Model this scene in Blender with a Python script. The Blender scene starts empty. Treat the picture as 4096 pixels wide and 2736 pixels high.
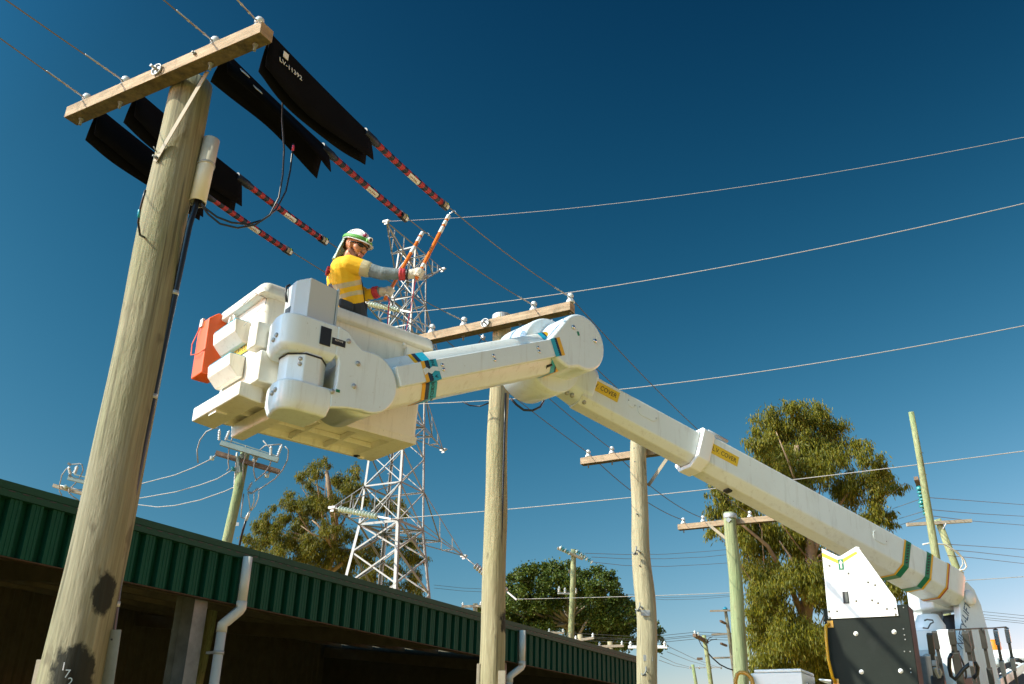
import bpy, bmesh, math, random
import numpy as np
from mathutils import Vector as V, Matrix

random.seed(7)
rng = np.random.default_rng(7)
R = math.radians
SC = bpy.context.scene
COL = SC.collection

# ------------------------------------------------------------------ camera
F, PITCH, ROLL = 3782.0, R(24.226), R(1.497)          # focal length in photo pixels
fwd = V((0, math.cos(PITCH), math.sin(PITCH)))
up0 = V((0, -math.sin(PITCH), math.cos(PITCH)))
cright = V((1, 0, 0)) * math.cos(ROLL) + up0 * math.sin(ROLL)
cup = -V((1, 0, 0)) * math.sin(ROLL) + up0 * math.cos(ROLL)
CAM = V((0, 0, 1.6))
cd = bpy.data.cameras.new('camera')
cam = bpy.data.objects.new('camera', cd)
COL.objects.link(cam)
cd.sensor_width = 36.0
cd.lens = F / 4096 * 36.0
cd.clip_start = 0.05
cd.clip_end = 4000
cam.matrix_world = Matrix(((cright.x, cup.x, -fwd.x, CAM.x), (cright.y, cup.y, -fwd.y, CAM.y),
                           (cright.z, cup.z, -fwd.z, CAM.z), (0, 0, 0, 1)))
SC.camera = cam

# ------------------------------------------------------------------ sky and sun
SUN_AZ, SUN_EL = R(246), R(37)
sund = V((math.sin(SUN_AZ) * math.cos(SUN_EL), math.cos(SUN_AZ) * math.cos(SUN_EL), math.sin(SUN_EL)))
world = bpy.data.worlds.new('World')
SC.world = world
world.use_nodes = True
wn, wl = world.node_tree.nodes, world.node_tree.links
wn.clear()
sky = wn.new('ShaderNodeTexSky')
sky.sky_type = 'NISHITA'
sky.sun_disc = False
sky.sun_elevation = SUN_EL
sky.sun_rotation = SUN_AZ
sky.altitude = 0
sky.air_density = 1.0
sky.dust_density = 0.35
sky.ozone_density = 2.5
gm = wn.new('ShaderNodeGamma'); gm.inputs['Gamma'].default_value = 1.35
tint = wn.new('ShaderNodeMix'); tint.data_type = 'RGBA'; tint.blend_type = 'MULTIPLY'
tint.inputs['Factor'].default_value = 1.0
tint.inputs['B'].default_value = (0.55, 0.92, 0.80, 1)
bg = wn.new('ShaderNodeBackground'); bg.inputs['Strength'].default_value = 0.060
wo = wn.new('ShaderNodeOutputWorld')
wl.new(sky.outputs['Color'], gm.inputs['Color'])
wl.new(gm.outputs['Color'], tint.inputs['A'])
# polarised deep-blue air: darkest at ninety degrees from the sun, clearer towards the horizon
def wmath(op, a, b=None):
    n_ = wn.new('ShaderNodeMath'); n_.operation = op
    for i_, v_ in enumerate((a, b)):
        if v_ is None: continue
        if isinstance(v_, (int, float)): n_.inputs[i_].default_value = v_
        else: wl.new(v_, n_.inputs[i_])
    return n_.outputs[0]
wtc = wn.new('ShaderNodeTexCoord')
wsep = wn.new('ShaderNodeSeparateXYZ'); wl.new(wtc.outputs['Generated'], wsep.inputs[0])
wdot = wn.new('ShaderNodeVectorMath'); wdot.operation = 'DOT_PRODUCT'; wdot.inputs[1].default_value = sund
wl.new(wtc.outputs['Generated'], wdot.inputs[0])
wz = wmath('MINIMUM', wmath('MAXIMUM', wsep.outputs['Z'], 0.0), 0.72)
wzz = wmath('MULTIPLY', wz, wz)
wc2 = wmath('MINIMUM', wmath('MULTIPLY', wdot.outputs['Value'], wdot.outputs['Value']), 0.80)
wfill = wmath('MAXIMUM', wmath('SUBTRACT', wdot.outputs['Value'], 0.42), 0.0)        # glow towards the sun, boosted blue out of view to fill shaded faces
wcomb = wn.new('ShaderNodeCombineXYZ')
AUR_FILL = (-0.5, 1.4, 1.9)
SKYK = ((0.02, -1.80, 4.1, -2.24), (-0.64, 1.95, 1.75, -3.4), (-0.49, 1.10, 1.30, -2.05))
for i_, (a_, b_, c_, d_) in enumerate(SKYK):
    e_ = wmath('ADD', wmath('ADD', wmath('MULTIPLY', wz, b_), wmath('MULTIPLY', wc2, c_)), wmath('MULTIPLY', wfill, AUR_FILL[i_]))
    e_ = wmath('ADD', e_, wmath('MULTIPLY', wzz, d_))
    wl.new(wmath('POWER', 2.71828, wmath('ADD', e_, a_)), wcomb.inputs[i_])
pol = wn.new('ShaderNodeMix'); pol.data_type = 'RGBA'; pol.blend_type = 'MULTIPLY'; pol.inputs['Factor'].default_value = 1.0
wl.new(tint.outputs['Result'], pol.inputs['A']); wl.new(wcomb.outputs[0], pol.inputs['B'])
wl.new(pol.outputs['Result'], bg.inputs['Color'])
wl.new(bg.outputs['Background'], wo.inputs['Surface'])

sl = bpy.data.lights.new('sun', 'SUN')
sl.energy = 5.0
sl.angle = R(0.53)
sl.color = (1.0, 0.94, 0.77)
so = bpy.data.objects.new('sun', sl)
COL.objects.link(so)
so.rotation_euler = sund.to_track_quat('Z', 'Y').to_euler()
so.location = (0, 0, 60)

SC.view_settings.view_transform = 'Standard'
SC.view_settings.look = 'None'
SC.view_settings.exposure = 0.46
SC.view_settings.gamma = 1.0
SC.view_settings.use_curve_mapping = False
SC.render.engine = 'CYCLES'
SC.cycles.max_bounces = 8
SC.cycles.transparent_max_bounces = 12

# ------------------------------------------------------------------ helpers
TH = R(29.64)                       # heading of the yard (pole line, shed, truck)
U = V((math.sin(TH), math.cos(TH), 0))
N = V((math.cos(TH), -math.sin(TH), 0))
ZV = V((0, 0, 1))

def ray(px, py):
    return cright * ((px - 2048) / F) - cup * ((py - 1368) / F) + fwd
def at(px, py, depth):
    return CAM + ray(px, py) * depth
def on_plane(px, py, p0, nn):
    r = ray(px, py)
    return CAM + r * ((p0 - CAM).dot(nn) / r.dot(nn))
def slant(px, py, s):
    return CAM + ray(px, py).normalized() * s
def W(n, u, z=0.0):
    return N * n + U * u + ZV * z

BASE = {}
def tag(o, label=None, cat=None, group=None, kind=None):
    if label: o['label'] = label
    if cat: o['category'] = cat
    if group: o['group'] = group
    if kind: o['kind'] = kind
    return o
def thing(name, loc, label, cat, group=None):
    o = bpy.data.objects.new(name, None)
    COL.objects.link(o)
    o.location = loc
    o.empty_display_size = 0.2
    BASE[o.name] = V(loc)
    return tag(o, label, cat, group)

def perp(d):
    d = d.normalized()
    a = ZV if abs(d.z) < 0.9 else V((1, 0, 0))
    x = a.cross(d).normalized()
    return x, d.cross(x).normalized()

class MB:
    def __init__(s):
        s.v, s.f, s.m, s.s = [], [], [], []
    def add(s, verts, faces, mi=0, smooth=False):
        k = len(s.v)
        s.v += [V(p) for p in verts]
        for f in faces:
            s.f.append([k + i for i in f]); s.m.append(mi); s.s.append(smooth)
        return s
    def box(s, c, size, ax=None, ay=None, az=None, mi=0):
        ax, ay, az = ax or V((1, 0, 0)), ay or V((0, 1, 0)), az or ZV
        x, y, z = ax * size[0] / 2, ay * size[1] / 2, az * size[2] / 2
        c = V(c)
        p = [c - x - y - z, c + x - y - z, c + x + y - z, c - x + y - z, c - x - y + z, c + x - y + z, c + x + y + z, c - x + y + z]
        return s.add(p, [(0, 3, 2, 1), (4, 5, 6, 7), (0, 1, 5, 4), (1, 2, 6, 5), (2, 3, 7, 6), (3, 0, 4, 7)], mi)
    def bar(s, a, b, w, h=None, upv=None, mi=0):
        a, b = V(a), V(b)
        d = b - a
        L = d.length; d = d / L
        if upv is None: x, y = perp(d)
        else:
            x = V(upv).cross(d).normalized(); y = d.cross(x).normalized()
        return s.box((a + b) / 2, (w, h or w, L), x, y, d, mi)
    def tube(s, pts, r, sides=8, mi=0, cap=True, flat=1.0, flatdir=None):
        pts = [V(p) for p in pts]
        n = len(pts)
        rs = r if isinstance(r, (list, tuple)) else [r] * n
        ts = []
        for i in range(n):
            t = pts[min(i + 1, n - 1)] - pts[max(i - 1, 0)]
            ts.append(t.normalized())
        x, y = perp(ts[0])
        if flatdir is not None:
            x = V(flatdir); x = (x - ts[0] * x.dot(ts[0])).normalized(); y = ts[0].cross(x)
        vs, fs = [], []
        for i in range(n):
            x = (x - ts[i] * x.dot(ts[i])).normalized(); y = ts[i].cross(x)
            for k in range(sides):
                a = 2 * math.pi * k / sides
                vs.append(pts[i] + (x * math.cos(a) * flat + y * math.sin(a)) * rs[i])
        for i in range(n - 1):
            for k in range(sides):
                k2 = (k + 1) % sides
                fs.append((i * sides + k, i * sides + k2, (i + 1) * sides + k2, (i + 1) * sides + k))
        s.add(vs, fs, mi, sides > 5)
        if cap:
            s.add(vs[:sides], [tuple(range(sides))[::-1]], mi)
            s.add(vs[-sides:], [tuple(range(sides))], mi)
        return s
    def lathe(s, c, axis, prof, sides=16, mi=0, smooth=True, cap=True):
        c, axis = V(c), V(axis).normalized()
        x, y = perp(axis)
        vs, fs = [], []
        for r, h in prof:
            for k in range(sides):
                a = 2 * math.pi * k / sides
                vs.append(c + axis * h + (x * math.cos(a) + y * math.sin(a)) * r)
        for i in range(len(prof) - 1):
            for k in range(sides):
                k2 = (k + 1) % sides
                fs.append((i * sides + k, i * sides + k2, (i + 1) * sides + k2, (i + 1) * sides + k))
        s.add(vs, fs, mi, smooth)
        if cap:
            s.add(vs[:sides], [tuple(range(sides))[::-1]], mi)
            s.add(vs[-sides:], [tuple(range(sides))], mi)
        return s
    def prism(s, poly, vec, mi=0, smooth=False):
        poly = [V(p) for p in poly]; vec = V(vec); n = len(poly)
        vs = poly + [p + vec for p in poly]
        fs = [tuple(range(n))[::-1], tuple(range(n, 2 * n))]
        s.add(vs, fs, mi)
        s.add(vs, [(i, (i + 1) % n, n + (i + 1) % n, n + i) for i in range(n)], mi, smooth)
        return s
    def loft(s, rings, mi=0, cap=True, smooth=False, closed=True):
        n = len(rings[0]); vs = [V(p) for r in rings for p in r]; fs = []
        for i in range(len(rings) - 1):
            for k in range(n if closed else n - 1):
                k2 = (k + 1) % n
                fs.append((i * n + k, i * n + k2, (i + 1) * n + k2, (i + 1) * n + k))
        s.add(vs, fs, mi, smooth)
        if cap and closed:
            s.add(vs[:n], [tuple(range(n))[::-1]], mi); s.add(vs[-n:], [tuple(range(n))], mi)
        return s
    def sphere(s, c, rx, ry=None, rz=None, ax=None, ay=None, az=None, mi=0, nu=16, nv=10, v0=-90, v1=90):
        ry, rz = ry or rx, rz or rx
        ax, ay, az = ax or V((1, 0, 0)), ay or V((0, 1, 0)), az or ZV
        rings = []
        for j in range(nv + 1):
            b = R(v0 + (v1 - v0) * j / nv)
            rings.append([V(c) + ax * rx * math.cos(b) * math.cos(2 * math.pi * i / nu) + ay * ry * math.cos(b) * math.sin(2 * math.pi * i / nu) + az * rz * math.sin(b) for i in range(nu)])
        return s.loft(rings, mi, False, True)
    def build(s, name, mats, parent=None, bevel=0, seg=2, loc=None, label=None, merge=False):
        me = bpy.data.meshes.new(name)
        b = BASE[parent.name] if parent is not None else V(loc or (0, 0, 0))
        me.from_pydata([tuple(p - b) for p in s.v], [], s.f)
        for m in (mats if isinstance(mats, (list, tuple)) else [mats]): me.materials.append(m)
        me.polygons.foreach_set('material_index', s.m)
        me.polygons.foreach_set('use_smooth', s.s)
        bm = bmesh.new(); bm.from_mesh(me)
        bmesh.ops.remove_doubles(bm, verts=bm.verts, dist=1e-5)
        bmesh.ops.recalc_face_normals(bm, faces=bm.faces)
        bm.to_mesh(me); bm.free()
        o = bpy.data.objects.new(name, me)
        COL.objects.link(o)
        if parent is not None:
            o.parent = parent
        else:
            o.location = b
        BASE[o.name] = b
        if bevel:
            md = o.modifiers.new('bevel', 'BEVEL'); md.width = bevel; md.segments = seg
            md.limit_method = 'ANGLE'; md.angle_limit = R(35); md.harden_normals = False
            me.polygons.foreach_set('use_smooth', [True] * len(me.polygons))
            for e in me.edges: pass
            wn_ = o.modifiers.new('wn', 'WEIGHTED_NORMAL'); wn_.keep_sharp = True
        if label: o['label'] = label
        return o

def part_copy(src, parent, world_loc=None, rot=None, scale=None, name=None):
    o = src.copy()
    COL.objects.link(o)
    o.parent = parent
    if world_loc is not None: o.location = V(world_loc) - BASE[parent.name]
    if rot is not None: o.rotation_mode = 'QUATERNION'; o.rotation_quaternion = rot
    if scale is not None: o.scale = scale
    BASE[o.name] = BASE[parent.name]
    return o
def copy_tree(o, parent=None):
    c = o.copy(); COL.objects.link(c); c.parent = parent
    for ch in list(o.children): copy_tree(ch, c)
    return c

def text_mesh(txt, org, xd, yd, size, mat, parent, name='lettering', ext=0.0008, align='CENTER', sx=1.0, shear=0.0):
    cu = bpy.data.curves.new('t', 'FONT')
    cu.body = txt; cu.size = size; cu.extrude = ext; cu.align_x = align; cu.align_y = 'CENTER'
    cu.resolution_u = 3; cu.shear = shear
    to = bpy.data.objects.new('t', cu)
    me = bpy.data.meshes.new_from_object(to)
    bpy.data.objects.remove(to); bpy.data.curves.remove(cu)
    xd, yd = V(xd).normalized(), V(yd).normalized(); zd = xd.cross(yd)
    b = BASE[parent.name]
    for v in me.vertices:
        p = V(org) + xd * v.co.x * sx + yd * v.co.y + zd * v.co.z
        v.co = p - b
    me.materials.clear(); me.materials.append(mat)
    me.name = name
    o = bpy.data.objects.new(name, me)
    COL.objects.link(o); o.parent = parent; BASE[o.name] = b
    return o

# ------------------------------------------------------------------ materials
def mat(name, col, rough=0.5, metal=0.0, var=0.0, vscale=4.0, col2=None, stretch=None, bump=0.0, bscale=20.0,
        dirt=0.0, dirtcol=(0.16, 0.12, 0.07), dscale=2.5, coat=0.0, spec=0.5, streak=0.0):
    m = bpy.data.materials.new(name); m.use_nodes = True
    nt = m.node_tree; nd, lk = nt.nodes, nt.links
    b = nd['Principled BSDF']
    b.inputs['Roughness'].default_value = rough
    b.inputs['Metallic'].default_value = metal
    b.inputs['Specular IOR Level'].default_value = spec
    if coat: b.inputs['Coat Weight'].default_value = coat; b.inputs['Coat Roughness'].default_value = 0.15
    tc = nd.new('ShaderNodeTexCoord')
    vec = tc.outputs['Object']
    if stretch:
        mp = nd.new('ShaderNodeMapping'); mp.inputs['Scale'].default_value = stretch
        lk.new(vec, mp.inputs['Vector']); vec = mp.outputs['Vector']
    c = None
    if var or col2:
        nz = nd.new('ShaderNodeTexNoise'); nz.inputs['Scale'].default_value = vscale; nz.inputs['Detail'].default_value = 6
        nz.inputs['Roughness'].default_value = 0.62
        lk.new(vec, nz.inputs['Vector'])
        rp = nd.new('ShaderNodeMapRange'); rp.inputs['From Min'].default_value = 0.3; rp.inputs['From Max'].default_value = 0.7
        lk.new(nz.outputs['Fac'], rp.inputs['Value'])
        mx = nd.new('ShaderNodeMix'); mx.data_type = 'RGBA'
        a = col2 or tuple(x * (1 - var) for x in col)
        mx.inputs['A'].default_value = (*a, 1); mx.inputs['B'].default_value = (*(tuple(x * (1 + var * 0.4) for x in col) if not col2 else col), 1)
        lk.new(rp.outputs['Result'], mx.inputs['Factor'])
        c = mx.outputs['Result']
    if dirt:
        nz2 = nd.new('ShaderNodeTexNoise'); nz2.inputs['Scale'].default_value = dscale; nz2.inputs['Detail'].default_value = 9
        nz2.inputs['Roughness'].default_value = 0.75
        lk.new(tc.outputs['Object'], nz2.inputs['Vector'])
        rp2 = nd.new('ShaderNodeMapRange'); rp2.inputs['From Min'].default_value = 0.52; rp2.inputs['From Max'].default_value = 0.8
        rp2.inputs['To Max'].default_value = dirt
        lk.new(nz2.outputs['Fac'], rp2.inputs['Value'])
        mx2 = nd.new('ShaderNodeMix'); mx2.data_type = 'RGBA'
        if c is not None: lk.new(c, mx2.inputs['A'])
        else: mx2.inputs['A'].default_value = (*col, 1)
        mx2.inputs['B'].default_value = (*dirtcol, 1)
        lk.new(rp2.outputs['Result'], mx2.inputs['Factor'])
        c = mx2.outputs['Result']
    if streak:
        mp4 = nd.new('ShaderNodeMapping'); mp4.inputs['Scale'].default_value = (9, 9, 0.8); lk.new(tc.outputs['Object'], mp4.inputs['Vector'])
        nz4 = nd.new('ShaderNodeTexNoise'); nz4.inputs['Scale'].default_value = 2.2; nz4.inputs['Detail'].default_value = 7; nz4.inputs['Roughness'].default_value = 0.7
        lk.new(mp4.outputs['Vector'], nz4.inputs['Vector'])
        rp4 = nd.new('ShaderNodeMapRange'); rp4.inputs['From Min'].default_value = 0.53; rp4.inputs['From Max'].default_value = 0.72; rp4.inputs['To Max'].default_value = streak
        lk.new(nz4.outputs['Fac'], rp4.inputs['Value'])
        nz5 = nd.new('ShaderNodeTexNoise'); nz5.inputs['Scale'].default_value = 38; nz5.inputs['Detail'].default_value = 2
        lk.new(tc.outputs['Object'], nz5.inputs['Vector'])
        rp5 = nd.new('ShaderNodeMapRange'); rp5.inputs['From Min'].default_value = 0.70; rp5.inputs['From Max'].default_value = 0.76; rp5.inputs['To Max'].default_value = 0.35
        lk.new(nz5.outputs['Fac'], rp5.inputs['Value'])
        mxx = nd.new('ShaderNodeMath'); mxx.operation = 'MAXIMUM'; lk.new(rp4.outputs['Result'], mxx.inputs[0]); lk.new(rp5.outputs['Result'], mxx.inputs[1])
        mx4 = nd.new('ShaderNodeMix'); mx4.data_type = 'RGBA'; mx4.inputs['B'].default_value = (0.30, 0.26, 0.19, 1)
        if c is not None: lk.new(c, mx4.inputs['A'])
        else: mx4.inputs['A'].default_value = (*col, 1)
        lk.new(mxx.outputs[0], mx4.inputs['Factor']); c = mx4.outputs['Result']
    if c is not None: lk.new(c, b.inputs['Base Color'])
    else: b.inputs['Base Color'].default_value = (*col, 1)
    if bump:
        nz3 = nd.new('ShaderNodeTexNoise'); nz3.inputs['Scale'].default_value = bscale; nz3.inputs['Detail'].default_value = 5
        lk.new(vec, nz3.inputs['Vector'])
        bp = nd.new('ShaderNodeBump'); bp.inputs['Strength'].default_value = bump; bp.inputs['Distance'].default_value = 0.02
        lk.new(nz3.outputs['Fac'], bp.inputs['Height']); lk.new(bp.outputs['Normal'], b.inputs['Normal'])
    return m

def pole_mat(name, ca, cb, green, smudges=()):
    """weathered treated timber: vertical grain, long checks, green tint patches; smudges = black paint patches (centre, radii)"""
    m = bpy.data.materials.new(name); m.use_nodes = True
    nd, lk = m.node_tree.nodes, m.node_tree.links
    b = nd['Principled BSDF']; b.inputs['Roughness'].default_value = 0.85; b.inputs['Specular IOR Level'].default_value = 0.25
    tc = nd.new('ShaderNodeTexCoord')
    def noise(scale, st, det=6, ro=0.6):
        mp = nd.new('ShaderNodeMapping'); mp.inputs['Scale'].default_value = st
        lk.new(tc.outputs['Object'], mp.inputs['Vector'])
        z = nd.new('ShaderNodeTexNoise'); z.inputs['Scale'].default_value = scale; z.inputs['Detail'].default_value = det; z.inputs['Roughness'].default_value = ro
        lk.new(mp.outputs['Vector'], z.inputs['Vector']); return z.outputs['Fac']
    def rng_(x, a, c, t0=0.0, t1=1.0):
        q = nd.new('ShaderNodeMapRange'); q.inputs['From Min'].default_value = a; q.inputs['From Max'].default_value = c
        q.inputs['To Min'].default_value = t0; q.inputs['To Max'].default_value = t1
        lk.new(x, q.inputs['Value']); return q.outputs['Result']
    def mix(fac, A, B):
        q = nd.new('ShaderNodeMix'); q.data_type = 'RGBA'
        lk.new(fac, q.inputs['Factor'])
        for s_, x in (('A', A), ('B', B)):
            if isinstance(x, tuple): q.inputs[s_].default_value = (*x, 1)
            else: lk.new(x, q.inputs[s_])
        return q.outputs['Result']
    grain = noise(14, (1, 1, 0.045), 8, 0.7)
    big = noise(1.1, (1.3, 1.3, 0.45), 4)
    c = mix(rng_(grain, 0.3, 0.7), ca, cb)
    c = mix(rng_(big, 0.42, 0.66, 0, 0.75), c, green)
    checks = noise(30, (1, 1, 0.02), 3, 0.5)
    c = mix(rng_(checks, 0.60, 0.68, 0, 0.75), c, tuple(x * 0.33 for x in ca))
    fine = noise(55, (1, 1, 0.03), 4, 0.6)
    c = mix(rng_(fine, 0.42, 0.62, 0.45, 0.0), c, tuple(x * 0.55 for x in ca))
    sp = noise(9, (1, 1, 0.5), 3, 0.5)
    c = mix(rng_(sp, 0.64, 0.72, 0, 0.6), c, (0.10, 0.08, 0.05))
    for ctr, rad in smudges:
        mp = nd.new('ShaderNodeMapping'); mp.vector_type = 'POINT'
        mp.inputs['Location'].default_value = tuple(-ctr[i] / rad[i] for i in range(3))
        mp.inputs['Scale'].default_value = tuple(1 / rad[i] for i in range(3))
        lk.new(tc.outputs['Object'], mp.inputs['Vector'])
        ln = nd.new('ShaderNodeVectorMath'); ln.operation = 'LENGTH'; lk.new(mp.outputs['Vector'], ln.inputs[0])
        fz = noise(22, (1, 1, 0.6), 4)
        ad = nd.new('ShaderNodeMath'); ad.operation = 'MULTIPLY_ADD'; ad.inputs[1].default_value = 1.1
        lk.new(fz, ad.inputs[0]); lk.new(ln.outputs['Value'], ad.inputs[2])
        c = mix(rng_(ad.outputs[0], 1.38, 1.62, 0.93, 0.0), c, (0.010, 0.011, 0.009))
    lk.new(c, b.inputs['Base Color'])
    bp = nd.new('ShaderNodeBump'); bp.inputs['Strength'].default_value = 0.8; bp.inputs['Distance'].default_value = 0.016
    lk.new(grain, bp.inputs['Height'])
    bp2 = nd.new('ShaderNodeBump'); bp2.inputs['Strength'].default_value = 0.5; bp2.inputs['Distance'].default_value = 0.06
    lk.new(noise(5, (1, 1, 0.35), 4), bp2.inputs['Height']); lk.new(bp.outputs['Normal'], bp2.inputs['Normal'])
    lk.new(bp2.outputs['Normal'], b.inputs['Normal'])
    return m

def leaf_mat(name, cols, trans=0.35):
    m = bpy.data.materials.new(name); m.use_nodes = True
    nd, lk = m.node_tree.nodes, m.node_tree.links
    nd.remove(nd['Principled BSDF'])
    g = nd.new('ShaderNodeNewGeometry')
    cr = nd.new('ShaderNodeValToRGB')
    el = cr.color_ramp.elements
    while len(el) < len(cols): el.new(0.5)
    for i, c in enumerate(cols):
        el[i].position = i / (len(cols) - 1); el[i].color = (*c, 1)
    lk.new(g.outputs['Random Per Island'], cr.inputs['Fac'])
    df = nd.new('ShaderNodeBsdfPrincipled'); df.inputs['Roughness'].default_value = 0.55; df.inputs['Specular IOR Level'].default_value = 0.3
    tr = nd.new('ShaderNodeBsdfTranslucent')
    mx = nd.new('ShaderNodeMixShader'); mx.inputs['Fac'].default_value = trans
    lk.new(cr.outputs['Color'], df.inputs['Base Color']); lk.new(cr.outputs['Color'], tr.inputs['Color'])
    lk.new(df.outputs['BSDF'], mx.inputs[1]); lk.new(tr.outputs['BSDF'], mx.inputs[2])
    lk.new(mx.outputs['Shader'], nd['Material Output'].inputs['Surface'])
    return m

M = {}
M['ground'] = mat('dry_ground', (0.46, 0.325, 0.08), 0.95, var=0.3, vscale=0.8, bump=0.3, bscale=6)
M['white'] = mat('white_gelcoat', (0.70, 0.765, 0.79), 0.32, var=0.03, vscale=3, dirt=0.14, dscale=3.5, dirtcol=(0.40, 0.33, 0.22), coat=0.3, streak=0.28)
M['cream'] = mat('cream_fibreglass', (0.79, 0.75, 0.655), 0.38, var=0.05, vscale=2, dirt=0.22, dscale=3.0, dirtcol=(0.40, 0.31, 0.18), coat=0.2, streak=0.35)
M['boom'] = mat('boom_white_paint', (0.72, 0.75, 0.72), 0.36, var=0.04, vscale=1.5, dirt=0.2, dscale=2.0, dirtcol=(0.40, 0.34, 0.22), coat=0.2, streak=0.35)
M['plate'] = mat('white_painted_steel', (0.82, 0.82, 0.80), 0.35, dirt=0.12, dscale=4, dirtcol=(0.4, 0.36, 0.3))
M['greyp'] = mat('grey_plastic', (0.50, 0.53, 0.53), 0.4, dirt=0.15, dscale=5)
M['clear'] = mat('smoked_shield', (0.42, 0.46, 0.47), 0.15)
M['black'] = mat('black_plastic', (0.012, 0.012, 0.013), 0.45)
M['rubber'] = mat('black_rubber', (0.0045, 0.0045, 0.005), 0.9, var=0.3, vscale=5, spec=0.08)
M['cable'] = mat('black_cable', (0.012, 0.012, 0.014), 0.35)
M['hoseb'] = mat('hose_navy', (0.010, 0.012, 0.022), 0.5)
M['hoser'] = mat('hose_red', (0.42, 0.022, 0.022), 0.5)
M['label'] = mat('label_white', (0.75, 0.72, 0.66), 0.5)
M['print'] = mat('print_dark_red', (0.30, 0.02, 0.03), 0.6)
M['ink'] = mat('black_ink', (0.012, 0.012, 0.012), 0.5)
M['hiviz'] = mat('label_lime', (0.45, 0.62, 0.03), 0.5)
M['yellow'] = mat('label_yellow', (0.72, 0.47, 0.015), 0.45, dirt=0.1)
M['lemon'] = mat('tape_lemon', (0.78, 0.70, 0.02), 0.45)
M['amber'] = mat('tape_amber', (0.72, 0.38, 0.01), 0.4)
M['cyan'] = mat('tape_blue', (0.02, 0.33, 0.47), 0.4)
M['navy'] = mat('tape_navy', (0.012, 0.03, 0.06), 0.4)
M['green'] = mat('tape_green', (0.0, 0.16, 0.07), 0.4)
M['redt'] = mat('tape_red', (0.4, 0.05, 0.02), 0.4)
M['orange'] = mat('orange_plastic', (0.75, 0.10, 0.012), 0.42, dirt=0.12)
M['stick'] = mat('orange_fibreglass', (0.78, 0.19, 0.02), 0.3)
M['stickw'] = mat('stick_white_band', (0.72, 0.72, 0.70), 0.4, var=0.2, vscale=40)
M['handle'] = mat('yellow_handle', (0.62, 0.32, 0.008), 0.35, dirt=0.15)
M['goldrail'] = mat('ochre_rail', (0.45, 0.22, 0.02), 0.4, dirt=0.2)
M['galv'] = mat('galvanised_steel', (0.42, 0.42, 0.41), 0.5, metal=0.35, var=0.2, vscale=8)
M['galvd'] = mat('aged_galvanised_steel', (0.22, 0.23, 0.22), 0.6, metal=0.3, var=0.35, vscale=5)
M['tower'] = mat('tower_zinc', (0.29, 0.285, 0.265), 0.55, metal=0.15, var=0.2, vscale=3)
M['alu'] = mat('bare_conductor', (0.20, 0.165, 0.12), 0.55, metal=0.3)
M['cond'] = mat('bright_conductor', (0.30, 0.29, 0.27), 0.55, metal=0.2)
M['thin'] = mat('weathered_conductor', (0.10, 0.10, 0.10), 0.6)
M['porc'] = mat('white_porcelain', (0.62, 0.64, 0.62), 0.2, coat=0.4)
M['porcg'] = mat('grey_porcelain', (0.30, 0.31, 0.32), 0.22, coat=0.4)
M['glass'] = mat('green_white_glass', (0.55, 0.62, 0.52), 0.12, coat=0.5)
M['teal'] = mat('teal_glass', (0.03, 0.24, 0.24), 0.15, coat=0.5)
M['pvc'] = mat('cream_pvc', (0.66, 0.62, 0.50), 0.45, dirt=0.25, dscale=4)
M['pvcw'] = mat('white_pvc', (0.62, 0.60, 0.53), 0.45, dirt=0.25, dscale=2.5, dirtcol=(0.3, 0.24, 0.14))
M['shed'] = mat('green_steel_sheet', (0.006, 0.066, 0.040), 0.65, var=0.15, vscale=2, dirt=0.12, dirtcol=(0.03, 0.06, 0.045), spec=0.12)
M['shedcap'] = mat('green_flashing', (0.008, 0.060, 0.034), 0.6, spec=0.2, var=0.12, vscale=2, dirt=0.15, dirtcol=(0.05, 0.07, 0.05))
M['rust'] = mat('rusty_angle', (0.07, 0.035, 0.015), 0.8, var=0.4)
M['purlin'] = mat('galvanised_purlin', (0.16, 0.14, 0.10), 0.6, var=0.3)
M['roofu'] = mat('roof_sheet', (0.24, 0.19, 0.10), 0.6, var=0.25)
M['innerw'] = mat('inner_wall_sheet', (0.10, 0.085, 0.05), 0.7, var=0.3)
M['timber'] = mat('crossarm_timber', (0.44, 0.32, 0.20), 0.85, col2=(0.24, 0.165, 0.095), vscale=26, stretch=(0.14, 0.14, 1), bump=0.5, bscale=26,
                  dirt=1.0, dirtcol=(0.085, 0.065, 0.03), dscale=9)
M['lichen_shade'] = mat('lichened_shaded_timber', (0.17, 0.12, 0.05), 0.9, col2=(0.055, 0.04, 0.018), vscale=16, bump=0.4, dirt=0.6, dirtcol=(0.20, 0.17, 0.05), dscale=12)
M['strut'] = mat('dull_strut', (0.30, 0.25, 0.17), 0.7, var=0.2)
M['timber2'] = mat('old_timber', (0.20, 0.13, 0.085), 0.85, col2=(0.09, 0.06, 0.04), vscale=18, bump=0.4, dirt=0.4, dirtcol=(0.04, 0.03, 0.02))
M['timberw'] = mat('pale_timber', (0.42, 0.36, 0.27), 0.85, col2=(0.28, 0.23, 0.17), vscale=14)
M['gsteel'] = mat('green_grey_steel', (0.23, 0.30, 0.28), 0.5, var=0.2)
M['bark'] = mat('gum_bark', (0.36, 0.25, 0.16), 0.85, col2=(0.20, 0.13, 0.08), vscale=5, bump=0.3)
M['barkd'] = mat('fig_bark', (0.30, 0.25, 0.19), 0.85, col2=(0.16, 0.13, 0.10), vscale=5)
M['leafR'] = leaf_mat('gum_leaves', [(0.085, 0.095, 0.012), (0.155, 0.155, 0.010), (0.235, 0.21, 0.010), (0.11, 0.125, 0.022), (0.28, 0.24, 0.012)], 0.45)
M['leafL'] = leaf_mat('gum_leaves_dark', [(0.075, 0.080, 0.011), (0.14, 0.132, 0.010), (0.20, 0.172, 0.011), (0.09, 0.105, 0.018), (0.235, 0.19, 0.012)], 0.45)
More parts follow.
